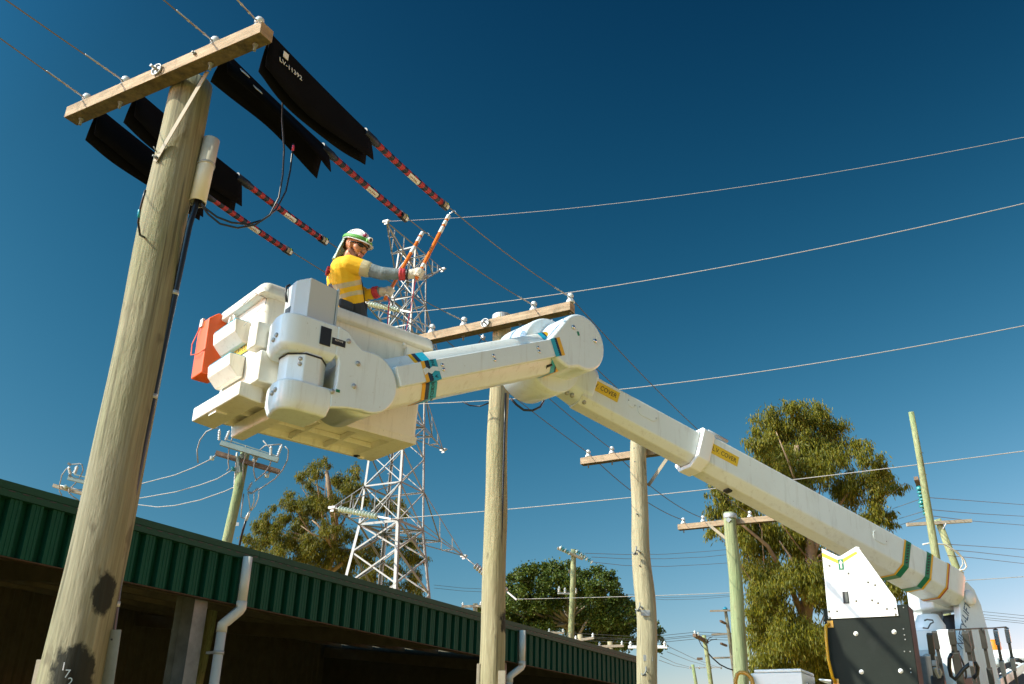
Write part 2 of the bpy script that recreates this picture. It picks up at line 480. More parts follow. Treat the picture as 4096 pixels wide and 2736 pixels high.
M['leafM'] = leaf_mat('fig_leaves', [(0.030, 0.052, 0.007), (0.060, 0.088, 0.009), (0.10, 0.13, 0.012), (0.042, 0.07, 0.009)], 0.25)
M['darkpanel'] = mat('black_sheet_panel', (0.014, 0.019, 0.015), 0.6, spec=0.15, var=0.3, vscale=3, dirt=0.25, dirtcol=(0.05, 0.055, 0.05), dscale=7)
M['post'] = mat('dark_rack_post', (0.075, 0.072, 0.064), 0.55, var=0.3, vscale=8)
M['chrome'] = mat('chrome_rod', (0.62, 0.62, 0.62), 0.15, metal=0.9)
M['amberl'] = mat('beacon_lens', (0.80, 0.22, 0.01), 0.2, coat=0.5)
M['text'] = mat('blue_lettering', (0.03, 0.09, 0.16), 0.4)
# clothing and skin
M['shirt'] = mat('yellow_shirt', (0.86, 0.50, 0.012), 0.8, var=0.10, vscale=10, bump=0.45, bscale=9, stretch=(0.6, 0.6, 1.6))
M['refl'] = mat('reflective_band', (0.58, 0.50, 0.30), 0.5, var=0.12, vscale=30)
M['sleeve'] = mat('grey_sleeve', (0.20, 0.245, 0.26), 0.85, var=0.3, vscale=16, bump=0.45, bscale=14, stretch=(1.8, 0.7, 0.7))
M['trous'] = mat('dark_trousers', (0.03, 0.035, 0.04), 0.85)
M['skin'] = mat('skin', (0.52, 0.24, 0.14), 0.5, var=0.15, vscale=20)
M['beard'] = mat('beard', (0.14, 0.055, 0.03), 0.8, var=0.4, vscale=60)
M['glove'] = mat('work_glove', (0.68, 0.61, 0.48), 0.8, var=0.22, vscale=30, bump=0.5, bscale=40)
M['cuff'] = mat('red_cuff', (0.52, 0.04, 0.05), 0.6)
M['helmet'] = mat('helmet_white', (0.80, 0.78, 0.76), 0.25, coat=0.4)
M['lime'] = mat('green_band', (0.10, 0.36, 0.06), 0.6)
M['flap'] = mat('neck_flap', (0.42, 0.56, 0.52), 0.85, var=0.12, vscale=12, bump=0.6, bscale=14)
M['pinkrope'] = mat('pink_cord', (0.60, 0.05, 0.13), 0.6)

P1 = W(-4.95, 3.75)
P1s = tuple(0 for _ in range(3))
M['poleA'] = None

# ------------------------------------------------------------------ ground
g = MB()
g.add([(-900, -300, 0), (900, -300, 0), (900, 1500, 0), (-900, 1500, 0)], [(0, 1, 2, 3)])
tag(g.build('ground', M['ground']), kind='structure')

# ------------------------------------------------------------------ open shed
SN, SU0, SU1 = -8.64, -2.6, 22.25          # face line, start and end along the yard
Z0, Z1, Z2 = 3.30, 3.85, 3.995             # bottom of cladding, bottom and top of the barge capping
shed = thing('machinery_shed', W(SN - 4, 10, 0), 'long open fronted shed with dark green ribbed steel fascia and white downpipes', 'shed')
PITCH_ = 0.236
b = MB()
prof = [(0, -0.03), (0.006, 0.05), (0.045, 0.05), (0.048, 0.045), (0.054, 0.045), (0.057, 0.05), (0.092, 0.05), (0.095, 0.045), (0.101, 0.045), (0.104, 0.05), (0.134, 0.05), (0.142, -0.03), (PITCH_ + 0.002, -0.031)]
o0 = W(SN, SU0)
b.loft([[W(SN + d, SU0 + u, Z0 + 0.012) for u, d in prof], [W(SN + d, SU0 + u, Z1 + 0.03) for u, d in prof]], 0, False, False, False)
sheet = b.build('cladding_sheet', M['shed'], shed)
k = 1
while SU0 + (k + 1) * PITCH_ <= SU1:
    c = part_copy(sheet, shed); c.location = U * (k * PITCH_); k += 1
SUE = SU0 + k * PITCH_
b = MB()   # folded barge capping, two stepped lips
sec = [(-0.30, Z2 + 0.02), (0.075, Z2), (0.075, 3.925), (0.068, 3.922), (0.068, 3.916), (0.078, 3.912), (0.078, Z1), (0.0, Z1 - 0.006), (0.0, Z1 + 0.01), (0.06, Z1 + 0.012), (0.06, Z2 - 0.02), (-0.30, Z2)]
joints = [SU0, 1.6, 8.82, 15.9, SUE + 0.05]
for i in range(4):
    b = MB()
    b.loft([[W(SN + d, joints[i] + 0.002, z) for d, z in sec], [W(SN + d, joints[i + 1] - 0.002, z) for d, z in sec]])
    b.build('barge_capping', M['shedcap'], shed)
b = MB()
u = SU0 + 0.1
while u < SUE:
    b.box(W(SN + 0.0795, u, 3.908), (0.004, 0.07, 0.009), N, U, ZV); u += 0.152
tag(b.build('capping_slots', M['ink'], shed), kind='stuff')
b = MB(); b.prism([W(SN - 0.06, SU0, Z0), W(SN + 0.045, SU0, Z0), W(SN + 0.045, SU0, Z0 + 0.010), W(SN - 0.052, SU0, Z0 + 0.010), W(SN - 0.052, SU0, Z0 + 0.06), W(SN - 0.06, SU0, Z0 + 0.06)], U * (SUE - SU0))
b.build('bottom_angle', M['rust'], shed)
b = MB(); b.box(W(SN - 0.10, (SU0 + SUE) / 2, 3.62), (0.07, SUE - SU0 - 0.1, 0.25), N, U, ZV)
b.build('eave_beam', M['purlin'], shed)
# roof rising away from the yard, seen only from below
RB = -18.5
def rz(n): return 3.93 + (SN - n) * 0.085
nr = int((SUE - SU0) / 0.19)
def roof_band(i0, i1, m, nm):
    b = MB(); r0_, r1_ = [], []
    for i in range(i0, i1 + 1):
        for du, dz in ((0, 0), (0.02, 0.03), (0.05, 0.03), (0.07, 0)):
            if i == i1 and du > 0: continue
            uu = SU0 + i * 0.19 + du
            r0_.append(W(SN - 0.02, uu, rz(SN) + dz + 0.025)); r1_.append(W(RB - 0.1, uu, rz(RB) + dz + 0.025))
    b.loft([r0_, r1_], 0, False, False, False); return b.build(nm, m, shed)
M['litsheet'] = leaf_mat('amber_light_sheet', [(0.36, 0.22, 0.05), (0.36, 0.22, 0.05)], 0.12)  # translucent roof sheets added to put amber light under the roof
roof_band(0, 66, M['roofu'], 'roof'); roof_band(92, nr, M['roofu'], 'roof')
for i in (66, 74): roof_band(i, i + 4, M['litsheet'], 'added_light_sheet'); roof_band(i + 4, i + 8, M['roofu'], 'roof')
roof_band(82, 86, M['litsheet'], 'added_light_sheet'); roof_band(86, 92, M['roofu'], 'roof')
cols_u = [0.95, 8.17, 15.4, 22.05]
ih = MB()
for cu in cols_u:
    b = MB(); zc = 3.58
    for nn in (-0.12, -0.42): b.box(W(SN + nn, cu, zc / 2), (0.012, 0.20, zc), N, U, ZV)
    b.box(W(SN - 0.27, cu, zc / 2), (0.288, 0.010, zc), N, U, ZV)
    b.build('column', M['galvd'], shed)
    b = MB(); b.bar(W(SN - 0.15, cu, rz(SN) - 0.36), W(RB + 0.1, cu, rz(RB) - 0.30), 0.12, 0.26, ZV)
    b.build('rafter', M['purlin'], shed)
for i in range(9):
    nn = SN - 0.5 - i * 1.1
    b = MB(); z = rz(nn) - 0.06
    b.box(W(nn, (SU0 + SUE) / 2, z), (0.065, SUE - SU0 - 0.1, 0.125), N, U, ZV)
    b.build('purlin', M['purlin'], shed)
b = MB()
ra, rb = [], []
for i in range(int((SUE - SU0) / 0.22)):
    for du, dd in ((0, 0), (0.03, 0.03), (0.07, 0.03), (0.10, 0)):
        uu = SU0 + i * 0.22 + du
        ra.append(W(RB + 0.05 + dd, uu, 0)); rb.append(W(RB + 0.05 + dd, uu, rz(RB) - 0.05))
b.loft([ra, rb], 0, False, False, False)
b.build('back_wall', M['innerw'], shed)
b = MB(); b.box(W(RB - 0.04, (SU0 + SUE) / 2, rz(RB) / 2), (0.02, SUE - SU0 + 0.2, rz(RB) - 0.02), N, U, ZV); b.build('sun_block_panel', M['innerw'], shed)  # opaque panel added behind the back wall to stop sun leaking in
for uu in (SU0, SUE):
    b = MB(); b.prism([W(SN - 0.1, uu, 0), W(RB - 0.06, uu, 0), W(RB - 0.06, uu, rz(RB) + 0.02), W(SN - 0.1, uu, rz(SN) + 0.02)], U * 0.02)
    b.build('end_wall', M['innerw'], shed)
for pu, bend in ((8.57, 8.41), (15.62, 15.36)):
    dp = thing('downpipe', W(SN + 0.115, bend, 0), 'x', 'downpipe', 'downpipes on the shed fascia')
    dp.parent = shed; dp.location = W(SN + 0.115, bend, 0) - BASE[shed.name]
    for kk in ('label', 'category', 'group'): 
        if kk in dp: del dp[kk]
    b = MB(); b.tube([W(SN + 0.13, pu, Z1 + 0.02), W(SN + 0.13, pu, 3.30)], 0.057, 20)
    b.build('pipe_length', M['pvcw'], dp)
    b = MB(); b.tube([W(SN + 0.13, pu, 3.34), W(SN + 0.13, pu, 3.26), W(SN + 0.125, pu - 0.012, 3.235), W(SN + 0.05, bend + 0.03, 3.09), W(SN + 0.03, bend, 3.06), W(SN + 0.03, bend, 2.97)], [0.063, 0.063, 0.061, 0.061, 0.063, 0.063], 20)
    b.build('elbow', M['pvcw'], dp)
    b = MB(); b.tube([W(SN + 0.03, bend, 3.0), W(SN + 0.03, bend, 0)], 0.057, 20)
    b.build('pipe_length', M['pvcw'], dp)
    b = MB(); b.lathe(W(SN + 0.03, bend, 2.74), ZV, [(0.0575, -0.02), (0.064, -0.02), (0.064, 0.02), (0.0575, 0.02)], 20, cap=False)
    b.box(W(SN - 0.06, bend - 0.02, 2.74), (0.16, 0.02, 0.03), N, U, ZV)
    b.build('bracket', M['galv'], dp)

# ------------------------------------------------------------------ low voltage practice line: four wooden poles
WIRE_N = [-5.88, -5.44, -4.50, -4.08]
b = MB()
b.lathe((0, 0, 0), ZV, [(0.011, -0.16), (0.011, 0.0), (0.018, 0.0), (0.018, 0.012)], 8, 1, True)
b.lathe((0, 0, 0), ZV, [(0.016, 0.030), (0.030, 0.012), (0.044, 0.010), (0.049, 0.020), (0.046, 0.036), (0.034, 0.056), (0.028, 0.062), (0.026, 0.072), (0.029, 0.082), (0.034, 0.088), (0.034, 0.108), (0.027, 0.124), (0.014, 0.132), (0.002, 0.133)], 20, 0, True)
INS = b.build('insulator', [M['porc'], M['galvd']], None, loc=(0, 0, 0))
INS_ME = INS.data
bpy.data.objects.remove(INS)
BRACE_DONE = 0

def shaft(name, base, top_z, r0, r1, m, parent, wob=0.006, seed=0, bulges=(), lean=(0, 0), sides=28, cham=True):
    rr = random.Random(seed); ph = [rr.uniform(0, 6.28) for _ in range(6)]
    b = MB(); rings = []; nz = 46
    for i in range(nz + 1):
        t = i / nz; z = top_z * t
        r = r0 + (r1 - r0) * t
        for zc, w_, a_ in bulges: r *= 1 + a_ * math.exp(-((z - zc) / w_) ** 2)
        cx = wob * math.sin(z * 1.7 + ph[0]) + wob * 0.5 * math.sin(z * 4.1 + ph[1]) + lean[0] * t
        cy = wob * math.sin(z * 1.9 + ph[2]) + lean[1] * t
        ring = []
        for k_ in range(sides):
            a = 2 * math.pi * k_ / sides
            q = r * (1 + 0.015 * math.sin(3 * a + z * 0.9 + ph[3]) + 0.012 * math.sin(5 * a + z * 2.3 + ph[4]))
            ring.append(V(base) + V((cx + q * math.cos(a), cy + q * math.sin(a), z)))
        rings.append(ring)
    if cham:
        ctr = sum(rings[-1], V()) / sides
        rings.append([ctr + (p - ctr) * 0.86 + ZV * 0.018 for p in rings[-1]])
    b.loft(rings, 0, True, True)
    return b.build(name, m, parent)

def crossarm(parent, u, z, n0, n1, hw=0.06, hh=0.1025, m=None):
    b = MB(); b.box(W((n0 + n1) / 2, u, z - hh / 2), (abs(n1 - n0), hw * 2, hh), N, U, ZV)
    b.m[0] = 1  # underside face: lichen, darkened further to put its shade into the colour
    o = b.build('crossarm', [m or M['timber'], M['lichen_shade']], parent, 0.005, 2)
    return o

def pin_insulators(parent, ns, u, z, tie=True):
    for n_ in ns:
        o = bpy.data.objects.new('insulator', INS_ME); COL.objects.link(o); o.parent = parent
        o.location = W(n_, u, z) - BASE[parent.name]; BASE[o.name] = W(n_, u, z)
        if tie:   # preformed tie wire looped round the neck
            b = MB(); c = W(n_, u, z + 0.072)
            b.tube([c + (N * math.cos(a) + U * math.sin(a)) * 0.031 + ZV * (0.012 * math.sin(2 * a)) for a in [2 * math.pi * i / 12 for i in range(13)]], 0.004, 6)
            b.build('tie_wire', M['alu'], o)

def pole_root(u, name, label):
    return thing('utility_pole', W(-4.95, u, 0), label, 'utility pole', 'wooden poles of the practice line')

def cyl_hit(px, py, c, r):
    d = ray(px, py); o = CAM - V(c)
    a = d.x ** 2 + d.y ** 2; b_ = o.x * d.x + o.y * d.y; cc = o.x ** 2 + o.y ** 2 - r * r
    t = (-b_ - math.sqrt(max(b_ * b_ - a * cc, 0))) / a
    return CAM + d * t

# --- pole one, nearest, at the left
pa = pole_root(3.75, 'a', 'thick grey-green wooden pole nearest the camera with black cable and number 172')
PB = BASE[pa.name]
s1 = cyl_hit(421, 2380, PB, 0.17) - PB; s2 = cyl_hit(292, 2700, PB, 0.175) - PB
M['poleA'] = pole_mat('weathered_pole', (0.225, 0.20, 0.125), (0.345, 0.305, 0.205), (0.215, 0.215, 0.10), [(tuple(s1), (0.075, 0.075, 0.125)), (tuple(s2), (0.135, 0.135, 0.17))])
M['poleB'] = pole_mat('pale_pole', (0.31, 0.255, 0.145), (0.45, 0.385, 0.235), (0.31, 0.295, 0.15), [((0.10, 0.0, 2.92), (0.09, 0.12, 0.13))])
M['poleC'] = pole_mat('grey_pole', (0.35, 0.29, 0.17), (0.46, 0.40, 0.255), (0.37, 0.34, 0.205))
M['poleD'] = pole_mat('green_pole', (0.27, 0.30, 0.15), (0.40, 0.40, 0.22), (0.19, 0.27, 0.115))
M['poleE'] = pole_mat('dark_pole', (0.20, 0.18, 0.13), (0.30, 0.27, 0.20), (0.22, 0.23, 0.14))
shaft('pole_shaft', PB, 6.22, 0.182, 0.148, M['poleA'], pa, 0.008, 3)
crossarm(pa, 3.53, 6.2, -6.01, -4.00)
pin_insulators(pa, [-5.90, -5.46, -4.53, -4.11], 3.545, 6.2)
b = MB(); b.tube([W(-4.99, 3.40, 6.155), W(-4.99, 3.62, 6.155)], 0.010, 8); b.lathe(W(-4.99, 3.462, 6.155), U, [(0.030, -0.004), (0.040, -0.004), (0.040, 0.004), (0.030, 0.004)], 18)
b.lathe(W(-4.99, 3.44, 6.155), U, [(0.019, -0.012), (0.019, 0.006)], 6)
b.tube([W(-4.985 + 0.045 * math.cos(a), 3.45, 6.15 + 0.045 * math.sin(a)) for a in [i * math.pi / 8 for i in range(17)]], 0.006, 6)
b.build('king_bolt', M['galv'], pa)
b = MB(); b.tube([W(-4.62, 3.44, 6.16), W(-4.62, 3.50, 6.16)], 0.008, 8); b.lathe(W(-4.62, 3.462, 6.16), U, [(0.014, -0.008), (0.014, 0.004)], 6)
b.build('bolt', M['galvd'], pa)
for n_ in (-5.90, -5.46, -4.53, -4.11):
    b = MB(); b.lathe(W(n_, 3.545, 6.094), -ZV, [(0.022, 0.0), (0.022, 0.006), (0.012, 0.006), (0.012, 0.028)], 8)
    b.build('pin_nut', M['galvd'], pa)
# flat steel strut from arm to pole
pj1 = cyl_hit(625, 650, PB, 0.158)
pt1 = W(-4.62, 3.60, 6.10)
b = MB(); vv = (pj1 - pt1).normalized(); sv = vv.cross(U).normalized()
b.bar(pt1, pj1 - U * 0.012, 0.044, 0.006, U)
b.build('arm_brace', M['strut'], pa, 0.001)
b = MB(); b.lathe(pj1 - U * 0.02 - vv * 0.03, -U, [(0.013, 0), (0.013, 0.012), (0.006, 0.012), (0.006, 0.03)], 6)
b.tube([pj1 + V((0.0, -0.02, 0.07)), pj1 + V((-0.02, -0.05, 0.10))], 0.004, 6)
b.build('brace_bolt', M['galvd'], pa)
# cable riser: plastic bell at the top, black cable clipped down the pole, steel guard
rt, rbm = at(846, 562, 6.95), at(789, 812, 6.70)
ax_ = (rt - rbm).normalized()
b = MB(); b.lathe(rbm, ax_, [(0.056, 0), (0.060, 0), (0.060, (rt - rbm).length), (0.056, (rt - rbm).length), (0.056, 0.02)], 24, cap=False)
b.build('riser_cap', M['pvc'], pa)
sc_ = rbm + ax_ * (rt - rbm).length * 0.58
b = MB(); b.tube([sc_ + (V((math.cos(a), math.sin(a), 0.16 * math.cos(a + 0.6)))) * 0.064 for a in [2 * math.pi * i / 20 for i in range(21)]], 0.010, 6, 0, True, 0.3)
b.build('strap', M['galv'], pa)
path = [rbm + ax_ * 0.05, at(782, 822, 6.68), at(748, 905, 6.55), at(703, 1120, 6.42), at(640, 1420, 6.2), at(573, 1740, 5.98), at(533, 1930, 5.86), at(485, 2170, 5.72), at(452, 2430, 5.60), at(428, 2600, 5.52), at(405, 2760, 5.45)]
path = path[:2] + [p_ + cright * 0.022 - fwd * 0.02 for p_ in path[2:]]
b = MB(); b.tube(path, 0.0215, 14)
b.build('riser_cable', M['cable'], pa)
for q in ((694, 1170, 6.39), (606, 1575, 6.09), (522, 2167 - 200, 5.83), (475, 2425, 5.62)):
    pass
for (px, py, d) in ((690, 1180, 6.385), (604, 1590, 6.08), (521, 2172, 5.73), (473, 2420, 5.62)):
    i = min(range(len(path) - 1), key=lambda i_: abs((path[i_].z + path[i_ + 1].z) / 2 - at(px, py, d).z))
    c = path[i] + (path[i + 1] - path[i]) * 0.5
    z = at(px, py, d).z
    t = (z - path[i].z) / (path[i + 1].z - path[i].z); c = path[i] + (path[i + 1] - path[i]) * t
    b = MB(); b.lathe(c, (path[i + 1] - path[i]), [(0.0225, -0.016), (0.0245, -0.016), (0.0245, 0.016), (0.0225, 0.016)], 14)
    b.build('cable_clip', M['galv'], pa)
g0, g1 = at(463, 2519, 5.5), at(428, 2760, 5.40)
rd = (g0 - PB); rd.z = 0; rd.normalize(); td = ZV.cross(rd)
b = MB(); gd = (g1 - g0)
gx = cright
b.prism([g0 - gx * 0.036, g0 + gx * 0.034, g0 + gx * 0.034 + V((0, -0.006, 0)), g0 - gx * 0.036 + V((0, -0.006, 0))], gd.normalized() * 1.2)
b.prism([g0 - gx * 0.040, g0 - gx * 0.035, g0 - gx * 0.035 + V((0, 0.05, 0)), g0 - gx * 0.040 + V((0, 0.05, 0))], gd.normalized() * 1.2)
b.lathe(g0 + gd.normalized() * 0.055 - gx * 0.012 + V((0, -0.007, 0)), V((0, -1, 0)), [(0.006, 0), (0.006, 0.002)], 8, 1)
b.build('cable_guard', [M['galvd'], M['ink']], pa)
# treated batten with an earth conduit, left side
t0 = at(178, 2640, 5.42)
b = MB(); b.box(t0 + V((-0.004, 0, -0.60)), (0.062, 0.05, 1.20), cright, V((0, 1, 0)))
b.build('batten', M['timberw'], pa, 0.004)
b = MB(); b.tube([t0 + cright * 0.004 + V((0, 0.0, -0.03)), t0 + V((0, 0, 0.03)) - cright * 0.006, t0 + V((0, 0.03, 0.052)) + cright * 0.006, t0 + V((0, 0.05, 0.03)) + cright * 0.028], 0.009, 8)
b.build('earth_conduit', M['galvd'], pa)
# stamped aluminium number
for ch, px, py in (('1', 256, 2668), ('7', 270, 2697), ('2', 280, 2729)):
    p = cyl_hit(px, py, PB, 0.185); nrm = (p - PB); nrm.z = 0; nrm.normalize()
    xd = ZV.cross(nrm); xd.normalize()
    text_mesh(ch, p + nrm * 0.006, xd, ZV, 0.062, M['chrome'], pa, 'number_digit', 0.004)

# --- pole two
pb2 = pole_root(8.45, 'b', 'pale wooden pole in the middle standing in front of the green shed fascia')
shaft('pole_shaft', BASE[pb2.name], 6.32, 0.140, 0.103, M['poleB'], pb2, 0.010, 11, [(4.0, 0.25, 0.04)])
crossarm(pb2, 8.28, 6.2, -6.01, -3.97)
pin_insulators(pb2, [-5.80, -5.36, -4.45, -4.00], 8.29, 6.2)
b = MB(); b.tube([W(-5.02, 8.14, 6.15), W(-5.02, 8.4, 6.15)], 0.010, 8); b.lathe(W(-5.02, 8.212, 6.15), U, [(0.030, -0.004), (0.044, -0.004), (0.044, 0.004), (0.030, 0.004)], 18)
b.tube([W(-5.02 + 0.05 * math.cos(a), 8.195, 6.15 + 0.05 * math.sin(a)) for a in [i * math.pi / 8 for i in range(17)]], 0.007, 6)
b.build('king_bolt', M['galv'], pb2)
for n_ in (-4.62, -5.36, -4.45, -4.0):
    b = MB(); b.lathe(W(n_, 8.29, 6.095), -ZV, [(0.02, 0.0), (0.02, 0.006), (0.011, 0.006), (0.011, 0.03)], 8)
    b.build('pin_nut', M['galvd'], pb2)
b = MB(); b.bar(W(-4.55, 8.35, 6.10), W(-4.86, 8.34, 5.62), 0.045, 0.007, U); b.build('arm_brace', M['galvd'], pb2)
b = MB(); b.lathe(BASE[pb2.name] + ZV * 6.30, ZV, [(0.108, -0.03), (0.112, -0.03), (0.112, 0.028), (0.0, 0.03)], 24, smooth=False); b.build('pole_cap', M['galv'], pb2)
b = MB()
cp = [BASE[pb2.name] + N * 0.10 + U * -0.04 + ZV * z for z in (5.35, 5.0, 4.0, 3.0, 1.5, 0.2)]
b.tube(cp, 0.012, 8); b.build('riser_cable', M['cable'], pb2)
b = MB(); b.box(at(2006, 2760, 9.1), (0.07, 0.04, 0.35), cright, V((0, 1, 0)))
b.build('cleat', M['timberw'], pb2, 0.003)
b = MB(); b.box(at(1912, 2720, 9.2), (0.03, 0.04, 0.30), cright, V((0, 1, 0)))
b.build('batten', M['timberw'], pb2, 0.003)

# --- pole three: crooked, hardware but the arm is behind
pc = pole_root(12.58, 'c', 'crooked pale wooden pole with pigtail hooks standing right of the shed end')
PC = BASE[pc.name]
shaft('pole_shaft', PC, 6.08, 0.150, 0.118, M['poleC'], pc, 0.022, 25, [(3.9, 0.35, 0.10), (3.1, 0.3, 0.05), (5.2, 0.4, -0.03)])
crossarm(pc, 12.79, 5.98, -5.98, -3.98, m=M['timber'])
pin_insulators(pc, [-5.87, -5.475, -4.45, -4.0], 12.79, 5.98)
b = MB(); b.lathe(PC + ZV * 6.06 + V((0.02, 0.0, 0)), ZV, [(0.130, -0.06), (0.134, -0.05), (0.130, 0.02), (0.09, 0.04), (0.0, 0.045)], 20); b.build('pole_cap', M['galv'], pc)
b = MB(); b.bar(W(-4.45, 12.715, 5.93), W(-4.87, 12.69, 5.40), 0.05, 0.008, U); b.build('arm_brace', M['strut'], pc)
def on_pole(px, py, base, r): return cyl_hit(px, py, base, r)
def pig(px, py):
    p = on_pole(px, py, PC, 0.138); nn = (p - PC); nn.z = 0; nn.normalize(); tt = ZV.cross(nn)
    b = MB()
    b.lathe(p, nn, [(0.022, 0), (0.022, 0.004)], 4)
    b.tube([p - nn * 0.02, p + nn * 0.10], 0.008, 8)
    b.tube([p + nn * 0.10 + ZV * 0.05, p + nn * 0.11, p + nn * 0.10 - ZV * 0.035 - tt * 0.02, p + nn * 0.09 - ZV * 0.055 - tt * 0.05, p + nn * 0.09 - ZV * 0.03 - tt * 0.065], 0.010, 8)
    b.box(p + nn * 0.07 - ZV * 0.05 - tt * 0.02, (0.045, 0.03, 0.03), tt, nn, ZV)
    b.build('pigtail_hook', M['galvd'], pc)
for q in ((2556, 2205), (2567, 2430), (2585, 2686)): pig(*q)
for q, ml in (((2582, 2452), 1), ((2592, 2632), 1)):
    p = on_pole(*q, PC, 0.148); nn = (p - PC); nn.z = 0; nn.normalize(); tt = ZV.cross(nn)
    b = MB(); b.box(p + nn * 0.004, (0.125, 0.006, 0.075), tt, nn, ZV); b.build('nail_plate', M['galv'], pc)
for q in ((2545, 2055), (2557, 2262), (2580, 2527), (2581, 2580), (2574, 2592), (2535, 1792), (2537, 1846)):
    p = on_pole(*q, PC, 0.150); nn = (p - PC); nn.z = 0; nn.normalize()
    b = MB(); b.lathe(p - nn * 0.03, nn, [(0.010, 0), (0.010, 0.022)], 10); b.build('bolt_hole', M['ink'], pc)

# --- pole four: greenish, behind
pd = pole_root(17.03, 'd', 'greenish wooden pole with crossarm in front of the tall gum tree')
PD = BASE[pd.name]
shaft('pole_shaft', PD, 5.99, 0.150, 0.110, M['poleD'], pd, 0.012, 31)
za = on_plane(2940, 2078, W(0, 17.22), U).z
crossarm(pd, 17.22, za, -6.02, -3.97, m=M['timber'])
pin_insulators(pd, [-5.92, -5.53, -4.63, -4.22], 17.22, za)
b = MB(); b.lathe(PD + ZV * 5.96, ZV, [(0.116, -0.07), (0.121, -0.065), (0.121, 0.02), (0.0, 0.045)], 20); b.build('pole_cap', M['galv'], pd)
b = MB(); b.bar(W(-5.42, 17.15, za - 0.05), W(-5.02, 17.12, za - 0.42), 0.05, 0.008, U); b.build('arm_brace', M['strut'], pd)
b = MB(); b.box(PD + ZV * (za - 0.07) - U * 0.112, (0.075, 0.012, 0.075), (N + ZV).normalized(), U, (ZV - N).normalized()); b.build('square_washer', M['galvd'], pd)

# ------------------------------------------------------------------ wires of the practice line
def sagwire(p, q, sag, n=14):
    return [p + (q - p) * (i / n) - ZV * (4 * sag * (i / n) * (1 - i / n)) for i in range(n + 1)]
def line(name, pts, r, m, label, group, sides=6, cat='power line'):
    b = MB(); b.tube(pts, r, sides)
    o = b.build(name, m, None, loc=tuple(pts[0]))
    return tag(o, label, cat, group)
zt = 6.2 + 0.085
order = ['far left', 'second', 'third', 'near right']
A1 = [-5.90, -5.46, -4.53, -4.11]; A2 = [-5.80, -5.36, -4.45, -4.00]
INC = [(0, 153), (24, 0), (655, 0), (950, 0)]
inl = ['incoming bare wire tied to the outer left insulator of the nearest crossarm', 'incoming bare wire tied to the second insulator from the left of the nearest crossarm',
       'incoming bare wire tied to the third insulator from the left of the nearest crossarm', 'incoming bare wire tied to the right end insulator of the nearest crossarm']
midl = ['bare wire passing behind the worker waist to the hidden left insulator', 'bare wire passing behind the worker helmet to the second insulator of the middle crossarm',
        'bare wire hooked by the shorter orange stick', 'bare wire hooked by the longer orange stick, ending at the right end insulator']
SAG = 0.17
def wpt(i, t):
    p, q = W(A1[i], 3.545, zt), W(A2[i], 8.29, zt)
    return p + (q - p) * t - ZV * (4 * SAG * t * (1 - t))
def wu(i, u): return wpt(i, (u - 3.545) / (8.29 - 3.545))
